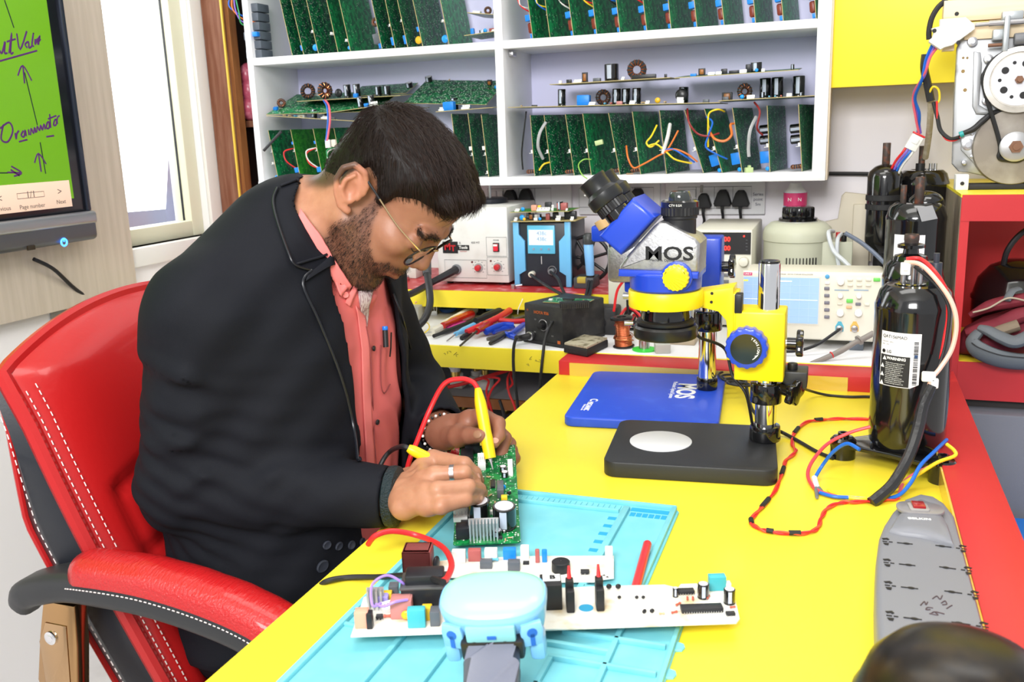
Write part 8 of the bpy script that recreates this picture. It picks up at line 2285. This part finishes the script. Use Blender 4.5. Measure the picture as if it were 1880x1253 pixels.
def headsdf(L):
 "head in millimetres"
 ay = np.abs(L[:, 1])
 M = np.stack([L[:, 0], ay, L[:, 2]], 1)
 d = ell(M, (1, 0, 58), (94, 71, 66))
 d = smin(d, ell(M, (-38, 0, 2), (52, 52, 62)), 20)
 d = smin(d, ell(M, (44, 0, -14), (56, 58, 82)), 18)
 d = smin(d, cone(M, (6, 52, -44), (66, 20, -90), 17, 16), 14)
 d = smin(d, ell(M, (76, 0, -94), (17, 21, 15)), 12)
 d = smin(d, ell(M, (62, 42, -6), (26, 20, 20)), 12)
 d = smin(d, ell(M, (78, 0, -44), (24, 28, 26)), 12)
 d = smin(d, cone(M, (93, 12, 36), (86, 46, 34), 10, 9), 10)
 d = smax(d, -ell(M, (103, 34, 14), (17, 17, 12)), 9)
 d = smin(d, ell(M, (81, 33, 12), (14.5, 15, 13)), 3)
 d = smin(d, cone(M, (96, 0, 28), (110, 0, -10), 7, 9.5), 8)
 d = smin(d, ell(M, (109, 0, -14), (11.5, 11, 10)), 6)
 d = smin(d, ell(M, (101, 13, -18), (11, 8, 8)), 5)
 d = smax(d, -ell(M, (105, 6.5, -24), (5, 3.5, 4)), 3)
 d = smin(d, cone(M, (101, 0, -47), (88, 22, -52), 5.2, 3), 3.5)
 d = smin(d, cone(M, (99, 0, -58), (87, 20, -55), 6.4, 3.4), 3.5)
 d = smax(d, -cone(M, (106, 0, -52.4), (91, 25, -53.4), 1.5, 1.2), 2)
 d = smax(d, -ell(M, (98, 0, -71), (7, 14, 5)), 6)
 M = M - (-14, 0, 0)
 ex, ez = M[:, 0] + 6, M[:, 2] - 5
 M = np.stack([ex * .92 + ez * .39 - 6, M[:, 1], ez * .92 - ex * .39 + 5], 1)
 hx_ = [(13, 74, 4), (14, 77, 18), (6, 83, 33), (-9, 88, 37), (-21, 91, 26), (-24, 91, 8), (-18, 87, -10), (-8, 81, -24), (2, 76, -27)]
 e = ell(M, (-6, 80, 5), (17, 4.5, 27))
 e = smax(e, -ell(M, (-1, 86, 1), (10, 7, 13)), 3)
 e = smin(e, chain(M, hx_, [4.2, 4.4, 4.6, 4.6, 4.4, 4.2, 4.2, 5.2, 6]), 3)
 e = smin(e, chain(M, [(-4, 82, -14), (-13, 86, -4), (-13, 88, 12), (-4, 86, 24)], [3.4, 3.4, 3.4, 3]), 3)
 e = smin(e, ell(M, (9, 77, -2), (5, 5, 7)), 3)
 d = smin(d, e, 3.5)
 return d
def bodyf(P):
 d = torso(P)
 d = smin(d, cone(P, NB, SHR, .055, .055), .05)
 d = smin(d, cone(P, NB, SHL, .055, .055), .05)
 hd = np.full(len(P), .25, f32)
 L = hl2(P)
 m = (np.abs(L[:, 0]) < 165) & (np.abs(L[:, 1]) < 130) & (L[:, 2] > -170) & (L[:, 2] < 180)
 if m.any():
  hd[m] = headsdf(L[m]) * f32(HS / 1000)
 n = cone(P, NB, hw2((-14, 0, -22)), .064, .058)
 n = smin(n, cone(P, NB + (.03, 0, -.03), hw2((30, 0, -55)), .05, .045), .02)
 hd = smin(hd, n, .018)
 d = smin(d, hd, .03)
 for S, E, W in ((SHR, ELR, WRR), (SHL, ELL_, WRL)):
  d = smin(d, cone(P, S, E, .05, .04), .03)
  d = smin(d, cone(P, E, W, .041, .026), .012)
 for H, W in ((RH, WRR), (LH, WRL)):
  h_ = np.full(len(P), .25, f32)
  c = np.mean([p for pts, _ in H for p in pts], 0)
  m = ((P - c) ** 2).sum(1) < .16 ** 2
  if m.any():
   h_[m] = hand(P[m], H, W, 0)
  d = smin(d, h_, .010)
 return d
bv, bq = polygonise(bodyf, (-.97, .86, .43), (-.37, 1.46, 1.32), .0024)
bv = relax(bv, bq, 1, .4)
L = hl2(bv.astype(f32))
x, y, z = L[:, 0], np.abs(L[:, 1]), L[:, 2]
sg = lambda t: 1 / (1 + np.exp(-np.clip(t, -30, 30)))
ishead = (np.abs(x) < 160) & (y < 120) & (z > -150)
bl_ = np.interp(x, (-10, 14, 30, 55, 72, 84, 100, 125), (-20, 20, -6, -38, -50, -36, -34, -36))
bk = np.interp(z, (-150, -100, -60, -20, 25), (25, 8, -2, 8, 12))
beard = sg((bl_ - z) / 2.5) * sg((x - bk) / 3) * ishead * sg((104 - x) / 1.5 + 2 * (z < -30)) * (1 - .9 * np.exp(-((z + 53) / 7) ** 2) * (x > 82) * (y < 24))
beard = np.maximum(beard, np.exp(-((z + 40) / 5.5) ** 2) * sg((x - 82) / 2) * sg((30 - y) / 3) * sg((106 - x) / 1.5) * ishead)
lips = np.exp(-((z + 53) / 6.5) ** 2) * sg((x - 86) / 2) * sg((23 - y) / 2) * ishead
HLX, HLZ = (-120, -95, -72, -50, -36, -28, -8, 4, 12, 22, 27, 48, 89, 106, 125), (-80, -72, -66, -40, -8, 36, 36, 24, -8, -4, 40, 60, 70, 84, 96)
hl_ = np.interp(x, HLX, HLZ)
scalp = sg((z - hl_) / 4) * ishead
brow = np.exp(-((z - 33 - 4 * np.sin((y - 12) / 14)) / 5) ** 2) * sg((x - 74) / 3) * sg((y - 10) / 2) * sg((56 - y) / 2) * ishead
skin_shade = ((bv - np.mean([p for pts, _ in LH for p in pts], 0)) ** 2).sum(1) < .13 ** 2  # left hand mask for shade painted into the skin colour
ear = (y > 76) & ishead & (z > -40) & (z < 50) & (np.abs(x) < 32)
skin = mat('skin', (0.42, 0.20, 0.115), 0.46, sss=.12, bump=(420, .12, .001), noise=(55, (0.36, 0.16, 0.09), 0.4, 0.7))
nt = skin.node_tree
pb_ = nt.nodes['Principled BSDF']
src = pb_.inputs['Base Color'].links[0].from_socket
for key, colr in (('scalp', (0.035, 0.02, 0.015)), ('beard', (0.032, 0.017, 0.012)), ('brow', (0.025, 0.013, 0.01)), ('lips', (0.30, 0.085, 0.065)), ('skin_shade', (0.24, 0.095, 0.058)), ('ear', (0.46, 0.18, 0.11))):
 a = nt.nodes.new('ShaderNodeAttribute')
 a.attribute_name = key
 mx = nt.nodes.new('ShaderNodeMix')
 mx.data_type = 'RGBA'
 nt.links.new(a.outputs['Fac'], mx.inputs[0])
 nt.links.new(src, mx.inputs[6])
 mx.inputs[7].default_value = (*colr, 1)
 src = mx.outputs[2]
nt.links.new(src, pb_.inputs['Base Color'])
body = npmesh('person', bv, bq, [skin], dict(beard=np.clip(beard, 0, 1) * .88, lips=np.clip(lips, 0, 1), scalp=scalp * .9, brow=np.clip(brow, 0, 1) * .8, skin_shade=np.maximum(skin_shade * .8, ishead * .5 * sg((L[:, 0] + 20 + L[:, 2] * .3) / 12) * (1 - ear)), ear=ear * .6))  # left hand and face darkened in colour to stand for shade
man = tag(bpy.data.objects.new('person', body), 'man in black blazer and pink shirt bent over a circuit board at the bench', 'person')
COL.objects.link(man)
bt_body = BVHTree.FromPolygons([V(p) for p in bv], [tuple(f) for f in bq.tolist()])
# jacket -----------------------------------------------------------
def ln_interp(P, pts):
 return np.interp(P[:, 2], [p[0] for p in pts], [p[1] for p in pts])
def jacket_solid(P):
 d = torso(P, .020)
 d = smin(d, cone(P, NB + (-.02, -.02, .0), SHR, .075, .066), .05)
 d = smin(d, cone(P, NB + (-.02, .02, .0), SHL, .075, .066), .05)
 cl = cone(P, NB - AX * .03, NB + AX * .12 + (0, 0, .004), .080, .079)
 cl = smax(cl, (P - NB.astype(f32)) @ AX - .066, .004)
 d = smin(d, cl, .02)
 for S, E, W, r in ((SHR, ELR, WRR, (.068, .058)), (SHL, ELL_, WRL, (.064, .056))):
  d = smin(d, cone(P, S, E, r[0], r[1]), .03)
  dirw = (W - E) / np.linalg.norm(W - E)
  d = smin(d, cone(P, E, W - dirw * .012, r[1] - .002, .0405), .022)
 for a, b, r in FOLDS:
  e = cone(P, a, b, 0, 0)
  e2 = cone(P, a + (0, 0, -.02), b + (0, 0, -.02), 0, 0)
  d = d - r * .5 * np.exp(-(e / .014) ** 2) + r * .3 * np.exp(-(e2 / .014) ** 2)
 w_ = ((P - ELR.astype(f32)) ** 2).sum(1)
 amp = .0022 * np.exp(-w_ / .02)
 d = d + amp * np.sin(P[:, 0] * 110 + P[:, 2] * 190 + 4 * np.sin(P[:, 1] * 30)) + .0012 * np.sin(P[:, 0] * 60 - P[:, 2] * 75 + P[:, 1] * 40)
 return d
AX = np.array((.8, 0, .6), f32)
FOLDS = [(A_(272, 650, y=.90), A_(340, 695, y=.883), .018), (A_(340, 695, y=.883), A_(428, 742, y=.895), .012), (A_(300, 745, y=.892), A_(400, 790, y=.885), .012), (A_(282, 812, y=.893), A_(400, 822, y=.882), .016), (A_(330, 900, y=.892), A_(430, 850, y=.893), .012), (A_(430, 930, y=.925), A_(520, 860, y=.93), .009), (A_(500, 930, y=.94), A_(560, 880, y=.945), .008), (A_(480, 960, y=.93), A_(350, 930, y=.90), .010)]
def jacketf(P):
 d = jacket_solid(P)
 inner = d + .007
 yn = ln_interp(P, ((.6, 1.075), (.8, 1.052), (.95, 1.047), (1.05, 1.047), (1.12, 1.06)))
 yf = ln_interp(P, ((.6, 1.20), (.8, 1.205), (.95, 1.205), (1.05, 1.21), (1.12, 1.21)))
 op = np.maximum(np.maximum(yn - P[:, 1], P[:, 1] - yf), np.interp(P[:, 2], (1.0, 1.06, 1.12, 1.2), (-.70, -.655, -.61, -.56)) - P[:, 0])
 nk = cone(P, NB + (-.005, 0, .01), hw2((-14, 0, -22)), .0725, .0725)
 nk = np.minimum(nk, cone(P, NB + (.04, .01, -.02), hw2((30, 8, -55)), .050, .056))
 op = np.minimum(op, nk)
 shell_ = np.maximum(d, -inner)
 d = np.maximum(shell_, -op)
 for E, W in ((ELR, WRR), (ELL_, WRL)):
  dirw = (W - E) / np.linalg.norm(W - E)
  s_ = ((P - W.astype(f32)) @ dirw.astype(f32)) + .012
  near = ((P - W.astype(f32)) ** 2).sum(1) < .1 ** 2
  d = np.where(near, np.maximum(d, s_), d)
 return np.maximum(d, .535 - P[:, 2]).astype(f32)
jm = mat('blazer_wool', (0.0058, 0.0066, 0.0102), 0.75, spec=.2, bump=(900, .2, .001))
jv, jq = polygonise(jacketf, (-1.0, .84, .52), (-.48, 1.50, 1.235), .0035, 5)
jv = relax(jv, jq, 2, .5)
jk = link(bpy.data.objects.new('blazer', npmesh('blazer', jv, jq, [jm])), man)
jk['label'] = 'black wool blazer with piped lapels'
bt_j = BVHTree.FromPolygons([V(p) for p in jv], [tuple(f) for f in jq.tolist()])
def shirtf(P):
 d = torso(P, .005)
 d = smin(d, cone(P, NB, SHR, .058, .058), .05)
 d = smin(d, cone(P, NB, SHL, .058, .058), .05)
 n = cone(P, NB + (-.012, 0, .0), NB + .45 * (hw2((-14, 0, -22)) - NB) + (-.012, 0, .012), .067, .066)
 n = smin(n, cone(P, NB + (.035, 0, -.03), NB + .33 * (hw2((30, 0, -55)) - NB) + (.035, 0, -.045), .056, .048), .02)
 n = smax(n, (P - NB.astype(f32)) @ AX - .058, .004)
 d = smin(d, n, .012)
 d = d + .0016 * np.sin(P[:, 1] * 120 + P[:, 2] * 25 + 3 * np.sin(P[:, 2] * 30)) * (P[:, 2] < 1.0)
 nk = cone(P, NB + (-.0, 0, .0), hw2((-14, 0, -22)), .0625, .0615)
 nk = np.minimum(nk, cone(P, NB + (.03, 0, -.03), hw2((30, 0, -55)), .054, .052))
 up = (P[:, 2] > 1.03)
 d = np.where(up, np.maximum(d, -nk), d)
 return np.maximum(d, .56 - P[:, 2]).astype(f32)
shm = mat('salmon_cotton', (0.72, 0.155, 0.15), 0.75, bump=(1200, .15, .0006))
sv, sq = polygonise(shirtf, (-.95, .88, .55), (-.55, 1.36, 1.24), .0034, 5)
sv = relax(sv, sq, 2, .5)
sh_ = link(bpy.data.objects.new('shirt', npmesh('shirt', sv, sq, [shm])), man)
sh_['label'] = 'salmon pink shirt with a striped inner placket'
bt_s = BVHTree.FromPolygons([V(p) for p in sv], [tuple(f) for f in sq.tolist()])
def on(bt, px, py, off=.002, dflt=1.45):
 d = (at(px, py, z=0) - CAM).normalized()
 if d.z > -.02:
  d = (at(px, py, y=2.0) - CAM).normalized()
 hs = [h for h in (b.ray_cast(CAM, d) for b in (bt if isinstance(bt, list) else [bt])) if h[0] is not None]
 if not hs:
  return None
 hit = min(hs, key=lambda h: h[3])
 n = hit[1]
 if n.dot(d) > 0:
  n = -n
 return hit[0] + n * off
def drape(name, poly, bt, m, off=.003, th=.003, n=14):
 "a cloth flap following a garment's surface: fills a quad strip between two edge lines"
 e0, e1 = poly
 def res(e, t):
  s = t * (len(e) - 1)
  i = min(int(s), len(e) - 2)
  f = s - i
  return e[i][0] + (e[i + 1][0] - e[i][0]) * f, e[i][1] + (e[i + 1][1] - e[i][1]) * f
 G = {}
 nu, nv = n * 2, 8
 for i in range(nu + 1):
  a, b = res(e0, i / nu), res(e1, i / nu)
  for j in range(nv + 1):
   t = j / nv
   p = on(bt, a[0] + (b[0] - a[0]) * t, a[1] + (b[1] - a[1]) * t, off)
   G[i, j] = p
 for i in range(nu + 1):
  last = None
  for j in list(range(nv + 1)) + list(range(nv, -1, -1)):
   if G[i, j] is None or (last is not None and (G[i, j] - last).length > .06):
    G[i, j] = (last + (G[i, j - 1] - G[i, j - 2]) if False else last)
   last = G[i, j] or last
 ok = {k: v for k, v in G.items() if v is not None}
 if len(ok) < len(G):
  return None
 vs = [G[i, j] for i in range(nu + 1) for j in range(nv + 1)]
 fs = [(i * (nv + 1) + j, (i + 1) * (nv + 1) + j, (i + 1) * (nv + 1) + j + 1, i * (nv + 1) + j + 1) for i in range(nu) for j in range(nv)]
 o = obw(name, MB().add(vs, fs), m, jk if bt is bt_j else sh_, 60)
 s = o.modifiers.new('thick', 'SOLIDIFY')
 s.thickness = th
 s.offset = 0
 return o
lap = mat('lapel_wool', (0.0085, 0.0095, 0.0145), 0.7, spec=.25, bump=(900, .2, .001))
sat = mat('satin_piping', (0.006, 0.007, 0.011), 0.32)
def strands(name, p, d, n, Ls, r, m, rise=.3, droop=.1):
 "many fine tapering hairs as one mesh"
 N = len(p)
 s = np.cross(d, n)
 s /= np.linalg.norm(s, axis=1)[:, None] + 1e-9
 Ls = Ls[:, None]
 C = [p - n * .0015, p + d * Ls * .45 + n * Ls * rise, p + d * Ls + n * Ls * (rise - droop)]
 vs = []
 for c, k in zip(C, (1, .8, .25)):
  for a in range(3):
   vs.append(c + (s * math.cos(2.094 * a) + n * math.sin(2.094 * a)) * r * k)
 Vv = np.stack(vs, 1).reshape(-1, 3)
 b = np.arange(N)[:, None] * 9
 q = np.concatenate([b + np.array([[k * 3 + a, k * 3 + (a + 1) % 3, k * 3 + 3 + (a + 1) % 3, k * 3 + 3 + a]]) for k in (0, 1) for a in range(3)])
 o = link(bpy.data.objects.new(name, npmesh(name, Vv, q, [m])), man)
 o['kind'] = 'stuff'
 return o
rng = np.random.default_rng(3)
def vnorm(v, q):
 n = np.cross(v[q[:, 2]] - v[q[:, 0]], v[q[:, 3]] - v[q[:, 1]])
 o = np.zeros_like(v)
 for k in range(4):
  for i in range(3):
   o[:, i] += np.bincount(q[:, k], n[:, i], len(v))
 return o / (np.linalg.norm(o, axis=1)[:, None] + 1e-12)
def hairf(Lm):
 x, y, z = Lm[:, 0], np.abs(Lm[:, 1]), Lm[:, 2]
 d = ell(np.stack([x, y, z], 1), (1, 0, 58), (94, 71, 66))
 d = smin(d, ell(np.stack([x, y, z], 1), (-38, 0, 2), (52, 52, 62)), 20)
 e = z - np.interp(x, HLX, HLZ) - 4 / (1 + np.exp((x + 48) / 5))
 tm = 8 + 7 / (1 + np.exp(-(x - 30) / 14)) / (1 + np.exp(-(z - 84) / 9))
 tm = tm - 4.5 / (1 + np.exp((x + 45) / 8)) / (1 + np.exp((z - 10) / 8))
 t = np.clip(e * .32 - 1, -9, tm)
 d = d - t
 fr = smin(ell(np.stack([x, y, z], 1), (76, 0, 98), (20, 46, 20)), ell(np.stack([x, y, z], 1), (72, 32, 86), (18, 22, 15)), 10)
 d = smin(d, fr, 9)
 return d + .8 * np.sin(y * .9 + 2 * np.sin(x * .05)) * (t > 6)
hv, hq = polygonise(lambda P: hairf(P * f32(1000)).astype(f32) * f32(.001), (-.125, -.1, -.09), (.135, .1, .15), .0026, 5)
hv = relax(hv, hq, 2, .5)
hn = vnorm(hv, hq)
W = HC + (hv * HS) @ HR.T
hairm = mat('dark_hair', (0.007, 0.0042, 0.0035), 0.5, spec=.25)
nt = hairm.node_tree
hair = link(bpy.data.objects.new('hair', npmesh('hair', W, hq, [hairm])), man)
ok = np.array(hv[:, 2] * 1000 > np.interp(hv[:, 0] * 1000, HLX, HLZ) + 1)
idx = rng.choice(np.flatnonzero(ok), 9000)
hp, hnn = hv[idx] + rng.normal(0, .0012, (9000, 3)), hn[idx]
cmb = np.stack([np.ones(9000), .25 * np.sign(hp[:, 1]) + rng.normal(0, .12, 9000), np.where(hp[:, 2] < .085, -.75, -.12) + rng.normal(0, .1, 9000)], 1)
cmb -= hnn * (cmb * hnn).sum(1)[:, None]
cmb /= np.linalg.norm(cmb, axis=1)[:, None]
LL = np.clip((hp[:, 2] - .01) / .07, .2, 1) * .022 * rng.uniform(.6, 1.2, 9000)
strands('hair_strands', HC + (hp * HS) @ HR.T, cmb @ HR.T, hnn @ HR.T, LL, .00032, mat('hair_strand', (0.017, 0.0075, 0.005), 0.42, spec=.3), .12, .06)
bn = vnorm(bv, bq)
def whisk(name, mask, th, N, dl, Ls, r, m, rise, mir=False):
 i = rng.choice(np.flatnonzero(mask > th), N)
 p = bv[i] + rng.normal(0, .0011, (N, 3))
 n = bn[i]
 d = np.tile(np.array(dl, float), (N, 1))
 if mir:
  d[:, 1] *= np.sign(L[i, 1])
 d = (d + rng.normal(0, .22, (N, 3))) @ HR.T
 d -= n * (d * n).sum(1)[:, None]
 d /= np.linalg.norm(d, axis=1)[:, None] + 1e-9
 strands(name, p, d, n, Ls * rng.uniform(.6, 1.25, N), r, m, rise, .1)
bdm = mat('beard_hair', (0.012, 0.007, 0.0055), 0.5)
whisk('beard', beard, .45, 7500, (.15, 0, -1), .0058, .0002, bdm, .38)
whisk('eyebrow', brow * (L[:, 1] < 0), .4, 480, (.1, 1, .2), .007, .00024, bdm, .12, True)
whisk('eyebrow', brow * (L[:, 1] > 0), .4, 480, (.1, 1, .2), .007, .00024, bdm, .12, True)
gl = link(bpy.data.objects.new('glasses', MB().tube([V(hw2((108, -9, 16))), V(hw2((111, 0, 18))), V(hw2((108, 9, 16)))], .0011, 8, 6).mesh('glasses', [mat('gold_wire', (0.75, 0.55, 0.3), 0.2, 1.0)])), man)
gold = MATS['gold_wire']
for s in (-1, 1):
 rimp = [V(hw2((106 - .22 * max(0, u) + .1 * w_, s * (33 + u), 6 + w_))) for u, w_ in [(26 * math.cos(t) * (1 - .1 * math.sin(t)), 24 * math.sin(t) + 1) for t in [2 * PI * i / 26 for i in range(26)]]]
 obw('rim', MB().tube(rimp, .0013, 8, closed=True), mat('rim_dark', (0.02, 0.014, 0.01), 0.25, .3), gl)
 c = sum(rimp, V()) / 26
 obw('lens', MB().add(rimp + [c], [(i, (i + 1) % 26, 26) for i in range(26)]), mat('lens_glass', (0.95, 0.97, 1.0), 0.02, trans=1.0, ior=1.05), gl)
 obw('temple', MB().tube([V(hw2((103, s * 57, 20))), V(hw2((100, s * 63, 22))), V(hw2((60, s * 72, 22))), V(hw2((18, s * 77, 27)))], .0012, 8, 5), gold, gl)
 obw('temple_tip', MB().tube([V(hw2((18, s * 77, 27))), V(hw2((-12, s * 80, 30))), V(hw2((-34, s * 79, 26))), V(hw2((-46, s * 77, 12)))], [.0013, .0022, .0022], 8, 5), BLK, gl)
for s in (-1, 1):
 obw('eyelashes', MB().tube([V(hw2((91, s * 45, 7))), V(hw2((95.5, s * 36, 3))), V(hw2((96.5, s * 27, 5)))], .0008, 6, 4), bdm, man)
def pipe(name, pts, bt, r, m, off=.004):
 q = [on(bt, *p, off) for p in pts]
 q = [p for p in q if p is not None]
 return obw(name, MB().tube(q, r, 8, 5), m, jk if bt is bt_j else sh_)
drape('lapel_collar', ([(548, 333), (566, 380), (584, 420), (600, 452), (604, 468)], [(515, 345), (505, 372), (512, 412), (530, 468), (541, 487)]), bt_j, lap, .004)
drape('lapel', ([(600, 462), (616, 490), (640, 560), (654, 640), (661, 720), (663, 850)], [(568, 499), (553, 524), (582, 590), (622, 690), (645, 780), (657, 850)]), bt_j, lap, .004)
pipe('lapel_piping', [(512, 348), (503, 372), (510, 412), (528, 468), (539, 488), (566, 497)], bt_j, .0019, sat)
pipe('lapel_piping', [(570, 498), (554, 524), (583, 592), (622, 690), (645, 780), (657, 850)], bt_j, .0021, sat)
pipe('lapel_piping', [(722, 540), (738, 590), (752, 640)], bt_j, .0016, sat, .002)
scl = mat('salmon_collar', (0.76, 0.19, 0.18), 0.7)
drape('collar_flap', ([(557, 388), (592, 432), (622, 480), (647, 518)], [(552, 400), (578, 452), (598, 500), (617, 546)]), [bt_s, bt_body], scl, .009, .003)
drape('collar_stand', ([(636, 520), (652, 534)], [(618, 546), (640, 562)]), bt_s, scl, .004, .003, 4)
strp = mat('stripe_cotton', (0.62, 0.5, 0.5), 0.7, noise=(1.2, (0.35, 0.22, 0.24), .47, .53), stretch=(300, 300, 1))
drape('striped_placket', ([(655, 530), (662, 575), (668, 620)], [(686, 528), (676, 560), (669, 622)]), bt_s, strp, .002, .0015, 6)
drape('placket', ([(652, 560), (662, 640), (664, 720), (668, 800), (672, 865)], [(668, 580), (676, 640), (678, 720), (682, 800), (686, 865)]), bt_s, scl, .002, .0018)
pipe('placket_seam', [(669, 600), (677, 650), (680, 720), (684, 800), (688, 862)], bt_s, .0009, mat('seam_dark', (0.25, 0.05, 0.05), 0.8), .003)
pipe('pocket_edge', [(697, 634), (697, 700), (703, 722), (714, 706)], bt_s, .0009, mat('seam_dark', (0.25, 0.05, 0.05), 0.8), .002)
def btn(bt, px, py, r, m, off=.0):
 d = (at(px, py, z=.2) - CAM).normalized()
 h = bt.ray_cast(CAM, d)
 if h[0] is None:
  return
 n = h[1] if h[1].dot(d) < 0 else -h[1]
 M = align(h[0] + n * off, n)
 obw('button', MB().lathe([(r, 0), (r, .0016), (r * .85, .0024), (r * .6, .0018), (0, .0018)], 20, M=M), m, jk if bt is bt_j else sh_)
bk_ = mat('button_slate', (0.035, 0.04, 0.055), 0.3)
for px, py in ((600, 1001), (622, 1003), (645, 1001), (665, 996)):
 btn(bt_j, px, py, .0065, bk_)
btn(bt_j, 592, 1040, .0095, bk_)
btn(bt_s, 632, 540, .0045, scl, .006)
for px, py in ((683, 640), (690, 775)):
 btn(bt_s, px, py, .004, BLK, .002)
pn = thing('pen', 'blue-capped pen clipped in the pink shirt pocket', 'pen', Matrix.Translation(on(bt_s, 702, 640, .006)))
a, b = on(bt_s, 701, 608, .006), on(bt_s, 703, 638, .005)
obw('barrel', MB().cyl(b, a, .004, n=12), BLK, pn)
obw('cap', MB().cyl(a, a + (a - b).normalized() * .006, .0042, n=12, bev=.001), BLU, pn)
obw('clip', MB().tube([on(bt_s, 709, 612, .008), on(bt_s, 710, 640, .006), on(bt_s, 711, 655, .004)], .0012, 6), BLK, pn)
m0, m1 = RH[1][0][1], RH[1][0][2]
rc = m0 + (m1 - m0) * .62
obw('ring', MB().lathe([(.0106, -.0028), (.0113, -.0028), (.0113, .0028), (.0106, .0028)], 28, M=align(V(rc), V(m1 - m0))), STL, man)
nail = mat('nail', (0.52, 0.27, 0.19), 0.28)
for px, py, r, m in ((876, 798, .0072, mat('nail_dull', (0.30, 0.16, 0.09), 0.4)), (909, 809, .0055, nail), (880, 874, .0048, nail), (930, 850, .005, nail), (885, 915, .0042, nail)):
 h = on(bt_body, px, py, -.0004)
 if h:
  n = (on(bt_body, px, py, .01) - h).normalized()
  obw('fingernail', MB().ball((0, 0, 0), r, 14, (1, .8, .18), M=align(h, n)), m, man)
dr = V(WRR - ELR).normalized()
br = V(WRR) - dr * .004
obw('braided_bracelet', MB().lathe([(.034, -.009), (.039, -.006), (.040, 0), (.039, .006), (.034, .009)], 40, M=align(br, dr)), mat('teal_cord', (0.005, 0.016, 0.02), 0.5, bump=(350, 1.0, .004)), man)
dl_ = V(WRL - ELL_).normalized()
mb = MB()
for i in range(30):
 t = 2 * PI * i / 30
 mb.ball(tuple(V(WRL) + dl_ * .004 + align((0, 0, 0), dl_).to_3x3() @ V((.031 * math.cos(t), .031 * math.sin(t), 0))), .0024, 8, mi=i % 2)
obw('bead_bracelet', mb, [BLKG, WPL], man)['kind'] = 'stuff'
hipz = .56
def trf(P):
 d = ell(P, (-.80, 1.12, .55), (.16, .18, .10))
 for s in (-1, 1):
  h, k, a = (-.80, 1.12 + s * .10, .56), (-.38, 1.12 + s * .13, .545), (-.40, 1.12 + s * .12, .10)
  d = smin(d, cone(P, h, k, .092, .07), .03)
  d = smin(d, cone(P, k, a, .07, .055), .02)
 return np.maximum(d, .07 - P[:, 2]).astype(f32)
tv_, tq_ = polygonise(trf, (-.99, .88, .05), (-.28, 1.36, .68), .009, 4)
link(bpy.data.objects.new('trousers', npmesh('trousers', relax(tv_, tq_, 2), tq_, [mat('trouser_black', (0.006, 0.006, 0.008), 0.75, spec=.15)])), man)
for s in (-1, 1):
 obw('shoe', MB().ball((-.34, 1.12 + s * .12, .045), 1, 18, (.13, .045, .045)), BLKG, man)
pyel = mat('probe_yellow', (0.90, 0.62, 0.01), 0.35)
p0, p1 = at(877, 713, y=1.170), at(900, 842, y=1.140)
tpb = at(905, 863, y=1.132)
pr1 = thing('red_lead_probe', 'yellow test probe with a red lead held upright in the left hand', 'probe', Matrix.Translation(p1))
d = p1 - p0
obw('grip', MB().tube([p0, p0 + d * .12, p0 + d * .3, p0 + d * .62, p0 + d * .7, p0 + d * .78, p1], [.0042, .0062, .0082, .0088, .0084, .0088, .0090, .0088, .0084], 16, 3), pyel, pr1)
obw('needle', MB().tube([p1 - d * .01, p1 + (tpb - p1) * .45, tpb], [.0032, .0016, .0006], 10), STL, pr1)
obw('lead', MB().tube([p0 + d * .02, at(868, 702, y=1.172), at(846, 696, y=1.172), at(815, 706, y=1.165), at(788, 755, y=1.15), at(766, 810, y=1.12), at(752, 845, y=1.10), at(738, 900, y=1.11), at(715, 960, y=1.12)], .0036, 10, 7), REDW, pr1)
p0, p1 = at(749, 823, z=.846), at(885, 892, z=.789)
pr2 = thing('black_lead_probe', 'yellow test probe with a black lead inside the right hand', 'probe', Matrix.Translation(p1))
obw('grip', MB().tube([p0, lin(p0, p1, .08), lin(p0, p1, .3), lin(p0, p1, .9), p1], [.0048, .0072, .0075, .0065, .0045], 14, 3), pyel, pr2)
obw('needle', MB().tube([p1, at(896, 897, z=.779), at(906, 902, z=.772)], [.0016, .001, .0006], 8), STL, pr2)
obw('lead', MB().tube([lin(p0, p1, .02), at(738, 820, z=.845), at(718, 828, y=1.10), at(704, 844, y=1.09), at(694, 870, y=1.08), at(690, 920, y=1.08)], .0034, 10, 7), RUB, pr2)
